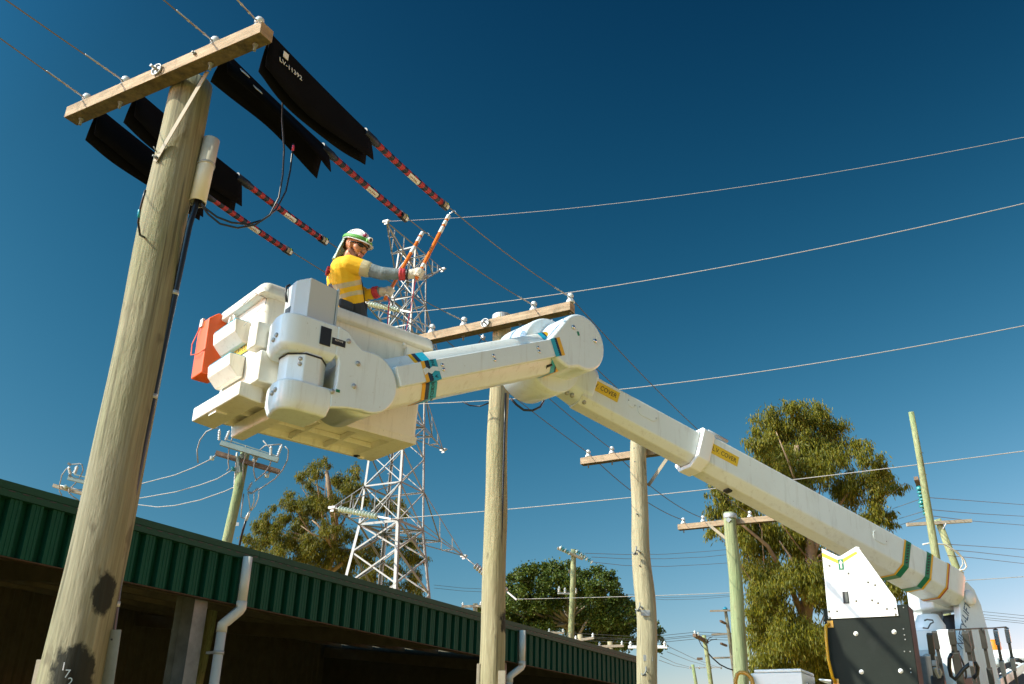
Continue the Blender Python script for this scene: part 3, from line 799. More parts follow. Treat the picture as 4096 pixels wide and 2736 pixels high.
for i in range(4):
    p = W(A1[i], 3.545, zt)
    e = on_plane(*INC[i], p, N)
    d = (e - p)
    line('power_line', [p, p + d * 0.5 - ZV * 0.004, p + d, p + d * 1.8], 0.0048, M['alu'], inl[i], 'incoming wires')
    b = MB()
    dd = d.normalized()
    for k_ in range(3 if i != 3 else 5):
        c = p + dd * (0.10 + 0.075 * k_)
        b.lathe(c, dd, [(0.0055, -0.012), (0.0095, -0.006), (0.0095, 0.006), (0.0055, 0.012)], 8)
    b.tube([p + dd * 0.03, p + dd * 0.36], 0.0068, 6)
    o = b.build('preformed_grip', M['galv'], None, loc=tuple(p))
    tag(o, ['twisted wire grip beside the outer left insulator of the nearest arm', 'twisted wire grip beside the second insulator from the left of the nearest arm', 'twisted wire grip beside the third insulator of the nearest arm', 'twisted wire grip beside the right end insulator of the nearest arm'][i], 'wire grip', 'wire grips on the nearest arm')
    line('power_line', [wpt(i, t / 16) for t in range(17)], 0.0048, M['alu'], midl[i], 'wires from the first to the second pole')
    p2 = W(A2[i], 8.29, zt)
    b = MB(); dd = (wpt(i, 0.93) - p2).normalized()
    for k_ in range(3): b.lathe(p2 + dd * (0.12 + 0.085 * k_), dd, [(0.005, -0.012), (0.0105, -0.006), (0.0105, 0.006), (0.005, 0.012)], 8)
    b.tube([p2 + dd * 0.03, p2 + dd * 0.36], 0.0066, 6)
    o = b.build('preformed_grip', M['galv'], None, loc=tuple(p2))
    tag(o, ['twisted wire grip at the hidden left insulator of the middle arm', 'twisted wire grip at the second insulator of the middle arm', 'twisted wire grip at the third insulator of the middle arm', 'twisted wire grip at the right end insulator of the middle arm'][i], 'wire grip', 'wire grips on the middle arm')
    p3 = W([-5.87, -5.475, -4.45, -4.0][i], 12.79, 5.98 + 0.085)
    p4 = W([-5.92, -5.53, -4.63, -4.22][i], 17.22, za + 0.085)
    line('power_line', sagwire(p2, p3, 0.05), 0.0055, M['thin'], ['bare wire from the middle arm to the outer left insulator of the crooked pole', 'bare wire from the middle arm to the second insulator of the crooked pole', 'bare wire from the middle arm passing behind the boom elbow', 'bare wire emerging below the round boom elbow on the right'][i], 'wires from the second to the third pole')
    line('power_line', sagwire(p3, p4, 0.14), 0.0065, M['thin'], ['sagging wire ending at the outer left insulator of the green pole', 'sagging wire ending at the second insulator of the green pole', 'sagging wire ending at the third insulator of the green pole under the boom', 'sagging wire ending at the right insulator of the green pole under the boom'][i], 'wires from the third to the fourth pole')
    # split bolt clamp with a tail past the middle arm
    if i in (1, 2):
        c = p2 + (p3 - p2) * 0.10
        b = MB(); b.box(c, (0.03, 0.05, 0.035), N, U, ZV); b.tube([c + ZV * 0.04, c - ZV * 0.04], 0.009, 6); b.tube([c + N * 0.03, c - N * 0.03], 0.008, 6)
        b.tube([c, c - ZV * 0.10 - U * 0.05 - N * .04, c - ZV * 0.22 - U * 0.06 - N * 0.1], 0.006, 6, 1)
        o = b.build('line_clamp', [M['galv'], M['cable']], None, loc=tuple(c))
        tag(o, ['', 'line clamp with black tail left of the middle pole', 'line clamp with black tail just beside the middle pole', ''][i], 'clamp', 'line clamps beyond the middle arm')
# cable loop hung between pole two and the next span
lp = W(-4.84, 8.41, 5.06)
q0, q1 = at(2048, 1590, 10.2), at(2200, 1610, 10.8)
line('cable_loop', [at(2042, 1592, 10.2), at(2065, 1618, 10.2), at(2095, 1640, 10.25), at(2130, 1642, 10.3), at(2160, 1628, 10.35), at(2176, 1600, 10.4), at(2170, 1570, 10.4)], 0.013, M['cable'], 'black cable loop hanging right of the middle pole under the boom', None, 8, 'cable')
line('cable_loop', [at(1850, 1606, 10.3), at(1880, 1622, 10.3), at(1920, 1625, 10.25), at(1955, 1612, 10.2)], 0.008, M['cable'], 'thin dark cable loop left of the middle pole under the jib', None, 8, 'cable')

# ------------------------------------------------------------------ rubber mats and line hoses over the wires
matl = ['black rubber mat hung lowest on the outer left wire, passing behind the thick pole', 'black rubber mat on the second wire, partly hidden behind the thick pole',
        'narrow black rubber mat with two small white labels on the third wire', 'widest black rubber mat with white stencil digits on the right end wire']
drops = [(0.30, 0.29, 0.28), (0.28, 0.33, 0.30), (0.23, 0.16, 0.25), (0.33, 0.36, 0.27)]
for i in range(4):
    root = thing('rubber_mat', tuple(wu(i, 3.66)), matl[i], 'rubber mat', 'black rubber mats over the wires')
    b = MB(); rings = []; ns_ = 22
    rr = random.Random(40 + i)
    u0, u1 = 3.655, 4.78
    for j in range(ns_ + 1):
        t = j / ns_; u = u0 + (u1 - u0) * t
        c = wu(i, u)
        d0, d1, d2 = drops[i]
        dr = d0 * (1 - t) * (1 - 2 * t) + 4 * d1 * t * (1 - t) + d2 * t * (2 * t - 1)
        w1 = 0.035 + 0.018 * math.sin(t * 5 + i * 2); w2 = 0.035 + 0.02 * math.sin(t * 4 + 1 + i)
        if i == 2: w1, w2 = 0.09 + 0.02 * math.sin(t * 4), 0.06
        ins_, th = [], 0.004
        P_ = [(-w1 - 0.01 * math.sin(9 * t), -dr), (-w1 * 0.85, -dr * 0.7), (-w1 * 0.55, -dr * 0.35), (-w1 * 0.25, -0.06), (-0.012, 0.002), (0.0, 0.012), (0.012, 0.002), (w2 * 0.3, -0.06), (w2 * 0.6, -dr * 0.33), (w2 * 0.9, -dr * 0.66), (w2 + 0.01 * math.sin(7 * t + 2), -dr * 0.93)]
        skew = -0.06 * (1 - t)  if j else -0.06
        rings.append([c + N * x + ZV * z + U * ((0.10 * (t > 0.97) - 0.06 * (t < 0.02)) * (-z)) for x, z in P_])
    b.loft(rings, 0, False, True, False)
    o = b.build('mat_sheet', M['rubber'], root)
    sd = o.modifiers.new('solid', 'SOLIDIFY'); sd.thickness = 0.006; sd.offset = 0
    if i == 3:
        text_mesh('LV-11392', W(A1[3] + 0.012, 3.86, 0) + ZV * (wu(3, 3.86).z - 0.14) + N * 0.03, U, ZV - N * 0.2, 0.062, M['label'], root, 'stencil', 0.001)
        b = MB(); b.box(wu(3, 3.80) + N * 0.03 - ZV * 0.07, (0.004, 0.05, 0.05), N, U, ZV); b.build('tag', M['label'], root)
    if i == 2:
        for uu, dz in ((3.80, 0.075), (3.94, 0.105)):
            pbase = wu(2, uu)
            b = MB(); nn = (N * 0.86 - ZV * 0.1).normalized()
            b.box(pbase + N * 0.062 - ZV * dz, (0.004, 0.075, 0.05), (N + ZV * 0.75).normalized(), U, (ZV - N * 0.75).normalized()); b.build('tag', M['label'], root)
hosel = ['red and black striped line hose lowest at left, beside the riser pipe', 'red and black striped line hose crossed by the black cable loops', 'red and black striped line hose above the worker helmet',
         'red and black striped line hose highest at right, next to the longer stick']
for i in range(4):
    root = thing('line_hose', tuple(wu(i, 4.74)), hosel[i], 'line hose', 'striped line hoses on the wires')
    u0, u1 = 4.73, 5.90
    K = 24
    b = MB(); prev = None; R0 = 0.0285
    seg = [u0 + 0.17 + (u1 - 0.10 - u0 - 0.17) * j / 19 for j in range(20)]
    def ring(u, r, sh=0.5):
        c = wu(i, u) - ZV * 0.016; t = (wu(i, u + 0.05) - wu(i, u - 0.05)).normalized()
        x = N; y = t.cross(N) * -1
        return [c + (N * math.cos(a) * 0.92 + ZV * math.sin(a) * 1.05) * r + t * (sh * r * math.cos(a)) for a in [2 * math.pi * k_ / K for k_ in range(K)]]
    b.loft([ring(u0, 0.036, 0), ring(u0 + 0.13, 0.036, 0), ring(u0 + 0.15, 0.032, 0), ring(seg[0], R0)], 0, True, True)
    for j in range(19): b.loft([ring(seg[j], R0), ring(seg[j + 1], R0)], j % 2 ^ 1, False, True)
    b.loft([ring(seg[-1], R0), ring(u1 - 0.095, 0.036, 0), ring(u1, 0.036, 0)], 0, True, True)
    b.build('hose_body', [M['hoseb'], M['hoser']], root)
    for nm, us, rad, a0, a1, mm in (('warning_label', (5.32, 5.46), R0 + 0.0012, -150 + 40, -30 + 20, M['label']), ('end_sticker', (u1 - 0.075, u1 - 0.045), 0.0372, -60, 20, M['timberw']), ('end_sticker', (u1 - 0.036, u1 - 0.006), 0.0372, -60, 0, M['label']), ('end_sticker', (u1 - 0.04, u1 - 0.02), 0.0374, 0, 40, M['hiviz'])):
        b = MB(); rgs = []
        for u in us:
            c = wu(i, u) - ZV * 0.016
            rgs.append([c + (N * math.cos(R(a0 + (a1 - a0) * k_ / 8)) * 0.92 + ZV * math.sin(R(a0 + (a1 - a0) * k_ / 8)) * 1.05) * rad for k_ in range(9)])
        b.loft(rgs, 0, False, True, False)
        lb = b.build(nm, mm, root)
    a = R(-55); c = wu(i, 5.39) - ZV * 0.016
    od = N * math.cos(a) * 0.92 + ZV * math.sin(a) * 1.05
    yd_ = (N * math.sin(-a) + ZV * math.cos(a)).normalized()
    text_mesh('Low Voltage', c + od * (R0 + 0.0022) , U, yd_, 0.021, M['print'], root, 'label_print', 0.0004)
# black tails hanging from the mats to the riser
m4 = wu(3, 3.86) - ZV * 0.36; m3 = wu(2, 4.35) - ZV * 0.2
line('riser_tail', [at(1133.5, 366, 7.0), at(1130, 420, 7.0), at(1128, 470, 6.98), at(1136, 600, 6.95), at(1131, 700, 6.9), at(1116, 790, 6.85), at(1080, 860, 6.8), at(1020, 900, 6.75), at(950, 912, 6.7), at(880, 895, 6.68), at(833, 857, 6.68), at(806, 820, 6.69), at(796, 790, 6.72)], 0.0075, M['cable'],
     'outer black cable tail looping from the widest mat to the riser pipe', 'black cable tails', 8, 'cable')
line('riser_tail', [at(1173, 575, 7.2), at(1170, 600, 7.18), at(1161, 680, 7.1), at(1143, 765, 7.0), at(1105, 838, 6.9), at(1050, 880, 6.8), at(990, 898, 6.74), at(925, 890, 6.7), at(868, 868, 6.68), at(825, 836, 6.68), at(806, 812, 6.69), at(798, 785, 6.72)], 0.0075, M['cable'],
     'inner black cable tail with pink tape looping from the narrow mat to the riser pipe', 'black cable tails', 8, 'cable')
b = MB(); b.tube([at(1174, 582, 7.17), at(1171, 602, 7.16)], 0.0092, 10)
tag(b.build('pink_tape', M['pinkrope'], None, loc=tuple(at(1172, 592, 7.17))), 'small pink tape round the cable under the narrow mat', 'tape')
line('riser_tail', [at(582, 760, 6.2), at(570, 800, 6.2), at(560, 840, 6.2), at(553, 890, 6.22), at(560, 940, 6.3), at(600, 960, 6.5)], 0.0075, M['cable'], 'black cable tail hanging left of the thick pole under the lowest mat', 'black cable tails', 8, 'cable')
b = MB(); b.tube([at(558.5, 838, 6.2), at(554, 870, 6.21)], 0.009, 10)
tag(b.build('blue_tape', M['cyan'], None, loc=tuple(at(556, 855, 6.2))), 'blue tape round the cable left of the thick pole', 'tape')

# ------------------------------------------------------------------ lattice transmission tower
TC = V((-5.03, 40.9, 0))
ta = V((0.459, 0.888, 0)).normalized(); tw = V((ta.y, -ta.x, 0))
tower = thing('transmission_tower', tuple(TC), 'tall grey steel lattice tower with three crossarm levels behind the bucket', 'transmission tower')
def side(z):
    if z < 11: return 4.6 + (2.06 - 4.6) * z / 11
    return 2.06 + (1.02 - 2.06) * (z - 11) / 13.7
def corner(sa, sw, z): s_ = side(z) / 2; return TC + ta * s_ * sa + tw * s_ * sw + ZV * z
b = MB()
b.prism([V((0, 0, 0)), V((0.085, 0, 0)), V((0.085, 0.012, 0)), V((0.012, 0.012, 0)), V((0.012, 0.085, 0)), V((0, 0.085, 0))], V((0, 0, 1)))
lsec = b.build('angle_bar', M['tower'], None, loc=(0, 0, 0)); LME = lsec.data; bpy.data.objects.remove(lsec)
def member(a, c, name='brace', w=1.0, outn=None):
    a, c = V(a), V(c); d = (c - a); L = d.length; d.normalize()
    y = outn - d * outn.dot(d) if outn is not None else perp(d)[1]
    y = -y.normalized(); x = y.cross(d).normalized()
    m3 = Matrix((x * w, y * w, d * L)).transposed()
    o = bpy.data.objects.new(name, LME); COL.objects.link(o); o.parent = tower
    m4_ = m3.to_4x4(); m4_.translation = a - TC - x * 0.04 * w
    o.matrix_local = m4_
    BASE[o.name] = TC
    return o
CN = [(-1, -1), (-1, 1), (1, 1), (1, -1)]
for sa, sw in CN:
    for z0, z1 in ((0, 11), (11, 18), (18, 24.7)):
        p, q = corner(sa, sw, z0), corner(sa, sw, z1)
        d = (q - p).normalized(); L = (q - p).length
        x = (tw * -sw); y = (ta * -sa)
        x = (x - d * x.dot(d)).normalized(); y = (y - d * y.dot(d)).normalized()
        o = bpy.data.objects.new('leg', LME); COL.objects.link(o); o.parent = tower
        s_ = (1.6, 1.2, 0.9)[(0, 11, 18).index(z0)]
        m4_ = Matrix((x * s_, y * s_, d * L)).transposed().to_4x4(); m4_.translation = p - TC
        o.matrix_local = m4_; BASE[o.name] = TC
        M_ = 0
LV = [0, 3.4, 6.1, 8.3, 9.8, 11.0, 12.7, 14.25, 15.75, 17.3, 18.9, 20.4, 21.9, 23.4, 24.7]
for i in range(len(LV) - 1):
    z0, z1 = LV[i], LV[i + 1]
    for k_ in range(4):
        (a0, w0), (a1, w1) = CN[k_], CN[(k_ + 1) % 4]
        outn = (ta * (a0 + a1) + tw * (w0 + w1)).normalized()
        wd = 0.80 if z0 < 11 else 0.50
        member(corner(a0, w0, z0), corner(a1, w1, z1), w=wd, outn=outn)
        member(corner(a1, w1, z0) - outn * 0.03, corner(a0, w0, z1) - outn * 0.03, w=wd, outn=outn)
        if z1 in (11.0, 12.7, 15.75, 17.3, 20.4, 21.9, 23.4, 24.7):
            member(corner(a0, w0, z1), corner(a1, w1, z1), 'strut', 1.25 if z1 == 11.0 else 0.8, outn)
    if z1 in (11.0, 15.75, 20.4): member(corner(-1, -1, z1), corner(1, 1, z1), 'strut', 0.7)
tips = {}
for s_, zb, zt_, L, zt2 in ((-1, 11.0, 12.7, 4.25, 10.87), (1, 11.0, 12.7, 6.4, 11.0), (-1, 15.75, 17.3, 4.1, 15.72), (1, 15.75, 17.3, 3.93, 15.7), (-1, 20.4, 21.9, 3.5, 20.33), (1, 20.4, 21.9, 2.9, 20.5), (-1, 23.4, 24.7, 2.42, 25.16), (1, 23.4, 24.7, 2.84, 25.2)):
    tip = TC + ta * (s_ * L) + ZV * zt2
    tips[(s_, zb)] = tip
    for sw in (-1, 1):
        member(corner(s_, sw, zb), tip, 'arm_chord', 0.55, tw * sw)
        member(corner(s_, sw, zt_), tip, 'arm_chord', 0.5, tw * sw)
    for f in (0.38, 0.70):
        pA = [corner(s_, sw, zb).lerp(tip, f) for sw in (-1, 1)]; pB_ = [corner(s_, sw, zt_).lerp(tip, f) for sw in (-1, 1)]
        member(pA[0], pA[1], 'arm_lacing', 0.6)
        for j in range(2): member(pA[j], pB_[j], 'arm_lacing', 0.55)
        if f < 0.5:
            member(corner(s_, -1, zb), pA[1], 'arm_lacing', 0.55)
            for j in range(2): member(corner(s_, (-1, 1)[j], zt_), pA[j], 'arm_lacing', 0.5)
    b = MB(); b.box(tip, (0.12, 0.30, 0.10), ta, tw, ZV); b.tube([tip - tw * 0.2, tip + tw * 0.22], 0.03, 6); b.box(tip - ZV * 0.08, (0.03, 0.16, 0.16), ta, tw, ZV)
    b.build('tip_plate', M['galv'], tower)
b = MB()
for i in range(60): b.bar(corner(1, -1, 2 + i * 0.38), corner(1, -1, 2 + i * 0.38) - tw * 0.16, 0.02)
tag(b.build('step_bolts', M['galvd'], tower), kind='stuff')
# insulator strings + conductors
b = MB(); b.lathe((0, 0, 0), ZV, [(0.03, -0.075), (0.05, -0.05), (0.05, -0.01), (0.127, 0.0), (0.122, 0.018), (0.06, 0.035), (0.03, 0.06), (0.03, 0.075)], 14)
t_ = b.build('disc', M['glass'], None, loc=(0, 0, 0)); DISC = t_.data; bpy.data.objects.remove(t_)
b = MB(); b.lathe((0, 0, 0), ZV, [(0.03, -0.085), (0.06, -0.05), (0.16, -0.02), (0.165, 0.012), (0.06, 0.035), (0.03, 0.06), (0.03, 0.085)], 14)
t_ = b.build('disc', M['porcg'], None, loc=(0, 0, 0)); DISCG = t_.data; bpy.data.objects.remove(t_)
strl = {}
def string(tip, target, me, nd_, pitch, label, lead=0.35):
    d = (target - tip).normalized()
    root = thing('insulator_string', tuple(tip), label, 'insulator string', 'insulator strings of the tower')
    q = d.to_track_quat('Z', 'Y')
    for i in range(nd_):
        o = bpy.data.objects.new('disc', me); COL.objects.link(o); o.parent = root
        o.location = d * (lead + pitch * i); o.rotation_mode = 'QUATERNION'; o.rotation_quaternion = q
        BASE[o.name] = BASE[root.name]
    e = tip + d * (lead + pitch * nd_)
    b = MB(); b.tube([tip, tip + d * lead], 0.03, 6); b.build('string_link', M['galv'], root)
    b = MB(); b.tube([e - d * 0.1, e + d * 0.35], 0.035, 6); b.box(e + d * 0.3, (0.07, 0.07, 0.6), *perp(d), d)
    b.build('dead_end_fitting', M['galv'], root)
    return e + d * 0.55
def towards(tip, px, py): return on_plane(px, py, tip, ta)
def conductor(tip, q, label, s_=None, r=0.0145, m=None, sag=0.0, mid=None):
    tgt = towards(tip, *q)
    st = s_ if s_ is not None else tip
    e = st + (tgt - st) * 1.25
    if mid is not None:
        pm = towards(tip, *mid); t = (pm - st).length / (tgt - st).length
        lin = st + (tgt - st) * t; dz = lin.z - pm.z
        cc = dz / max(t * (1 - t), 1e-3)
        pts = []
        for i in range(25):
            t = 1.2 * i / 24; pts.append(st + (tgt - st) * t - ZV * cc * t * (1 - t))
    else: pts = [st, st + (tgt - st) * 0.5, tgt, e]
    line('conductor', pts, r, m or M['cond'], label, 'high voltage conductors from the tower')
def first_dir(tip, q, mid):
    return towards(tip, *mid)
e = tips[(-1, 23.4)]
conductor(e, (4090, 550), 'topmost thin earth wire running from the tower peak to the upper right', None, 0.009, M['cond'], mid=(2800, 772))
t = tips[(-1, 20.4)]; s_ = string(t, towards(t, 1620, 1245), DISC, 12, 0.15, 'string of clear glass discs beside the worker belt')
conductor(t, (4090, 815), 'highest thick conductor, running from behind the sticks to the right edge', s_, mid=(2800, 1085))
t = tips[(-1, 15.75)]; s_ = string(t, towards(t, 1700, 1640), DISC, 12, 0.15, 'string of glass discs hidden behind the bucket floor')
conductor(t, (4090, 1304), 'conductor passing under the jib and ending above the tall gum tree', s_, mid=(2800, 1520))
t = tips[(-1, 11.0)]; s_ = string(t, towards(t, 1500, 2064), DISC, 13, 0.15, 'string of glass discs on the lowest left crossarm in front of the left gum tree', 0.4)
conductor(t, (4090, 1805), 'conductor crossing the middle pole below the jib and the tall gum tree', s_, mid=(2523, 1990))
t = tips[(1, 11.0)]; s_ = string(t, towards(t, 2010, 2352), DISCG, 13, 0.17, 'string of large grey porcelain discs right of the tower, passing behind the middle pole', 0.9)
conductor(t, (4090, 2307), 'lowest conductor crossing the dark round tree and the white boom rest plate', s_, mid=(2900, 2372))

# ------------------------------------------------------------------ distant poles
def bar_px(b, p, q, dp, w, h=None, mi=0, dq=None):
    b.bar(at(*p, dp), at(*q, dq or dp), w, h, ZV, mi)
def far_pole(name, label, top, bot, depth, r0, r1, m, group='poles beyond the yard', dbot=None):
    p, q = at(*top, depth), at(*bot, dbot or depth)
    # run the shaft down to the ground along the line seen in the photo, kept near vertical
    base = V((q.x + (q.x - p.x) * (q.z / max(p.z - q.z, 0.1)), q.y, 0))
    if (base - V((p.x, p.y, 0))).length > 2.5: base = V((q.x, q.y, 0))
    root = thing('utility_pole', tuple(base), label, 'utility pole', group)
    b = MB(); n_ = 8
    b.tube([base.lerp(p, i / n_) + V((0.01 * math.sin(i * 2.1), 0, 0)) for i in range(n_ + 1)], [r0 + (r1 - r0) * i / n_ for i in range(n_ + 1)], 14)
    b.build('pole_shaft', m, root)
    return root
def post_ins(b, p, d, L, r=0.05, mi=0, nshed=6):
    d = d.normalized(); prof = [(r * 0.35, 0)]
    for i in range(nshed):
        h0 = L * (0.08 + 0.84 * i / nshed); h1 = L * (0.08 + 0.84 * (i + 0.5) / nshed)
        prof += [(r * 0.55, h0), (r, h0 + (h1 - h0) * 0.3), (r * 0.95, h0 + (h1 - h0) * 0.7), (r * 0.55, h1)]
    prof += [(r * 0.35, L)]
    b.lathe(p, d, prof, 12, mi)

# pole behind the shed with switch gear
DF = 20.0
fp = far_pole('switch_pole', 'greenish pole behind the shed roof carrying a steel beam, white insulators and looping jumpers', (985, 1800), (942, 2178), DF, 0.12, 0.098, M['poleD'])
b = MB(); bar_px(b, (864, 1812), (1118, 1888), DF - 0.15, 0.095, 0.095, dq=DF - 0.15); b.build('crossarm', M['timber2'], fp)
b = MB(); bar_px(b, (883, 1772), (1113, 1841), DF - 0.3, 0.10, 0.10, dq=DF - 0.3); b.build('steel_beam', M['gsteel'], fp)
b = MB(); bar_px(b, (900, 1756), (1108, 1824), DF + 0.1, 0.02, 0.02, dq=DF + .1); b.build('operating_rod', M['gsteel'], fp)
for (x0, y0, x1, y1) in ((876, 1762, 879, 1716), (902, 1762, 918, 1722), (1083, 1822, 1084, 1784), (1108, 1828, 1128, 1778)):
    b = MB(); p, q = at(x0, y0, DF - 0.3), at(x1, y1, DF - 0.3); post_ins(b, p, q - p, (q - p).length, 0.036); b.build('post_insulator', M['porc'], fp)
b = MB(); bar_px(b, (965, 1815), (975, 1830), DF - 0.2, 0.1, 0.07); bar_px(b, (950, 1825), (962, 1890), DF - 0.2, 0.06, 0.06)
bar_px(b, (1000, 1805), (1030, 1835), DF - 0.2, 0.06, 0.06); bar_px(b, (955, 1865), (958, 1888), DF - .2, .1, .08); b.build('bracket', M['gsteel'], fp)
b = MB(); b.tube([at(948, 1810, DF - .1), at(935, 1980, DF - .1), at(915, 2172, DF - .1)], 0.02, 8); b.build('conduit', M['pvcw'], fp)
b = MB(); b.tube([at(984, 2080, DF - .2), at(972, 2120, DF - .2), at(960, 2170, DF - .2), at(952, 2230, DF - .2)], 0.026, 8); b.build('cable_riser', M['cable'], fp)
b = MB(); b.tube([at(999, 2045, DF - .2), at(992, 2062, DF - .2), at(984, 2082, DF - .2)], [0.02, 0.035, 0.03], 8); b.build('cable_sealing_end', M['porc'], fp)
for pts in ([(992, 1975), (997, 2010), (1001, 2042)], [(1016, 1975), (1015, 2010), (1003, 2042)], [(1035, 1962), (1034, 1990), (1022, 2020), (1004, 2043)]):
    b = MB(); b.tube([at(*p, DF - .2) for p in pts], 0.013, 6); b.build('cable_tail', M['pvcw'], fp)
b = MB(); b.tube([at(975, 1975, DF - .2), at(967, 2030, DF - .2), at(964, 2068, DF - .2), at(977, 2075, DF - .2), at(988, 2060, DF - .2)], 0.013, 6); b.build('cable_bracket', M['galv'], fp)
for x0, y0, x1, y1 in ((968, 1962, 972, 1938), (990, 1962, 1006, 1932), (1010, 1970, 1030, 1955), (990, 1968, 1005, 1972)):
    b = MB(); p, q = at(x0, y0, DF - .2), at(x1, y1, DF - .2); post_ins(b, p, q - p, (q - p).length + .03, 0.032, 0, 4); b.build('surge_arrester', M['porcg'], fp)
b = MB(); p = at(942, 2097, DF - .13); b.box(p, (0.14, 0.01, 0.07), cright, V((0, 1, 0))); b.build('number_plate', M['galv'], fp)
for pts in ([(792, 1852), (788, 1800), (800, 1760), (825, 1727), (855, 1713), (876, 1712)],
            [(933, 1742), (916, 1790), (913, 1850), (916, 1872), (908, 1882)],
            [(983, 1782), (982, 1820), (972, 1860), (973, 1930)],
            [(1052, 1762), (1078, 1790), (1088, 1825), (1080, 1860), (1060, 1890), (1020, 1925)],
            [(1140, 1785), (1154, 1800), (1150, 1840), (1130, 1880), (1100, 1915), (1036, 1958)],
            [(1040, 1800), (1060, 1783), (1086, 1780), (1125, 1776)],
            [(1020, 1835), (1014, 1880), (1020, 1910), (1028, 1920)]):
    b = MB(); b.tube([at(*p, DF - .25) for p in pts], 0.014, 6); b.build('jumper', M['cond'], fp)
for x0, y0, x1, y1 in ((866, 1820, 838, 1840), (944, 1868, 928, 1880), (1080, 1888, 1060, 1910), (1030, 1835, 1012, 1843)):
    b = MB(); p, q = at(x0, y0, DF - .2), at(x1, y1, DF - .2); d = (q - p).normalized()
    b.tube([p, q], 0.02, 6, 1); b.lathe(p.lerp(q, .6), d, [(0.03, -0.03), (0.06, 0.0), (0.055, 0.02), (0.02, 0.05)], 10, 0)
    b.build('strain_insulator', [M['teal'] if x0 == 944 else M['glass'], M['galv']], fp)
# second switch pole, mostly behind the thick pole
DG = 27.0
fq = far_pole('switch_pole', 'pole mostly hidden behind the thick pole, its crossarm and twin insulators showing left of it', (400, 1895), (385, 2200), DG, 0.13, 0.11, M['poleD'])
b = MB(); bar_px(b, (213, 1942), (430, 2003), DG - .15, 0.09, 0.09); b.build('crossarm', M['timberw'], fq)
b = MB(); bar_px(b, (273, 1912), (430, 1951), DG - .3, 0.10, 0.10); b.build('steel_beam', M['gsteel'], fq)
b = MB(); bar_px(b, (298, 1898), (430, 1930), DG, 0.03, 0.03); b.build('operating_rod', M['gsteel'], fq)
for x0, y0, x1, y1 in ((283, 1898, 274, 1866), (298, 1896, 310, 1862)):
    b = MB(); p, q = at(x0, y0, DG - .3), at(x1, y1, DG - .3); post_ins(b, p, q - p, (q - p).length, 0.055); b.build('post_insulator', M['porc'], fq)
b = MB(); bar_px(b, (272, 1853), (283, 1860), DG - .3, 0.06, 0.06); bar_px(b, (280, 1858), (318, 1855), DG - .3, 0.03); bar_px(b, (276, 1900), (290, 1912), DG - .3, .06); b.build('switch_head', M['galvd'], fq)
for pts in ([(268, 1872), (248, 1900), (238, 1940), (238, 1965), (248, 1982)], [(315, 1854), (328, 1858), (333, 1880), (322, 1905), (300, 1935), (284, 1950)], [(284, 1950), (310, 1958), (335, 1960)], [(276, 1955), (276, 1970), (290, 1985), (315, 2002)]):
    b = MB(); b.tube([at(*p, DG - .25) for p in pts], 0.017, 6); b.build('jumper', M['cond'], fq)
b = MB(); p, q = at(240, 1942, DG - .2), at(282, 1952, DG - .2); b.tube([p, q], 0.02, 6); b.lathe(p.lerp(q, .5), q - p, [(0.03, -0.05), (0.065, 0), (0.03, 0.06)], 10); b.build('strain_insulator', M['glass'], fq)
for k_, (p, q, lb) in enumerate((((838, 1840), (400, 1960), 'upper of three slack wires left of the switch pole'), ((926, 1882), (400, 1985), 'middle of three slack wires left of the switch pole'), ((950, 1942), (400, 1990), 'lowest of three slack wires left of the switch pole'))):
    pts = {0: [(838, 1840), (780, 1868), (700, 1900), (571, 1933), (480, 1955), (380, 1975)], 1: [(926, 1882), (870, 1915), (800, 1940), (700, 1968), (563, 1992), (470, 1998), (380, 1996)], 2: [(950, 1942), (900, 1965), (800, 2000), (700, 2022), (630, 2028), (556, 2019), (470, 2005), (380, 1985)]}[k_]
    ds = [DF - .2 + (DG - DF) * ((pts[0][0] - p_[0]) / (pts[0][0] - 380)) for p_ in pts]
    line('power_line', [at(*p_, d_) for p_, d_ in zip(pts, ds)], 0.011, M['cond'], lb, 'slack wires between the switch poles')

# strain pole in front of the round tree
DT = 45.0
ft = far_pole('strain_pole', 'green pole with teal glass insulators standing in front of the dark round tree', (2295, 2197), (2278, 2550), DT, 0.17, 0.125, M['poleD'])
b = MB(); bar_px(b, (2230, 2192), (2331, 2236), DT - .2, 0.11, 0.11); b.build('crossarm', M['timberw'], ft)
tz = bpy.data.meshes
for x0, y0, x1, y1 in ((2242, 2190, 2277, 2212), (2306, 2205, 2338, 2226), (2328, 2222, 2366, 2247)):
    for i in range(5):
        p = at(x0 + (x1 - x0) * i / 4, y0 + (y1 - y0) * i / 4, DT - .4); d = (at(x1, y1, DT - .4) - at(x0, y0, DT - .4)).normalized()
        b = MB(); b.lathe(p, d, [(0.03, -0.06), (0.05, -0.03), (0.11, -0.0), (0.105, 0.02), (0.03, 0.05)], 10); b.build('disc', M['teal'] if i % 2 else M['glass'], ft)
b = MB(); bar_px(b, (2230, 2373), (2302, 2375), DT - .2, 0.07, 0.07); b.build('low_arm', M['galv'], ft)
for q in ((2236, 2362), (2260, 2367), (2303, 2368)):
    b = MB(); post_ins(b, at(q[0], q[1] + 8, DT - .2), ZV, 0.28, 0.07, 0, 3); b.build('post_insulator', M['porc'], ft)

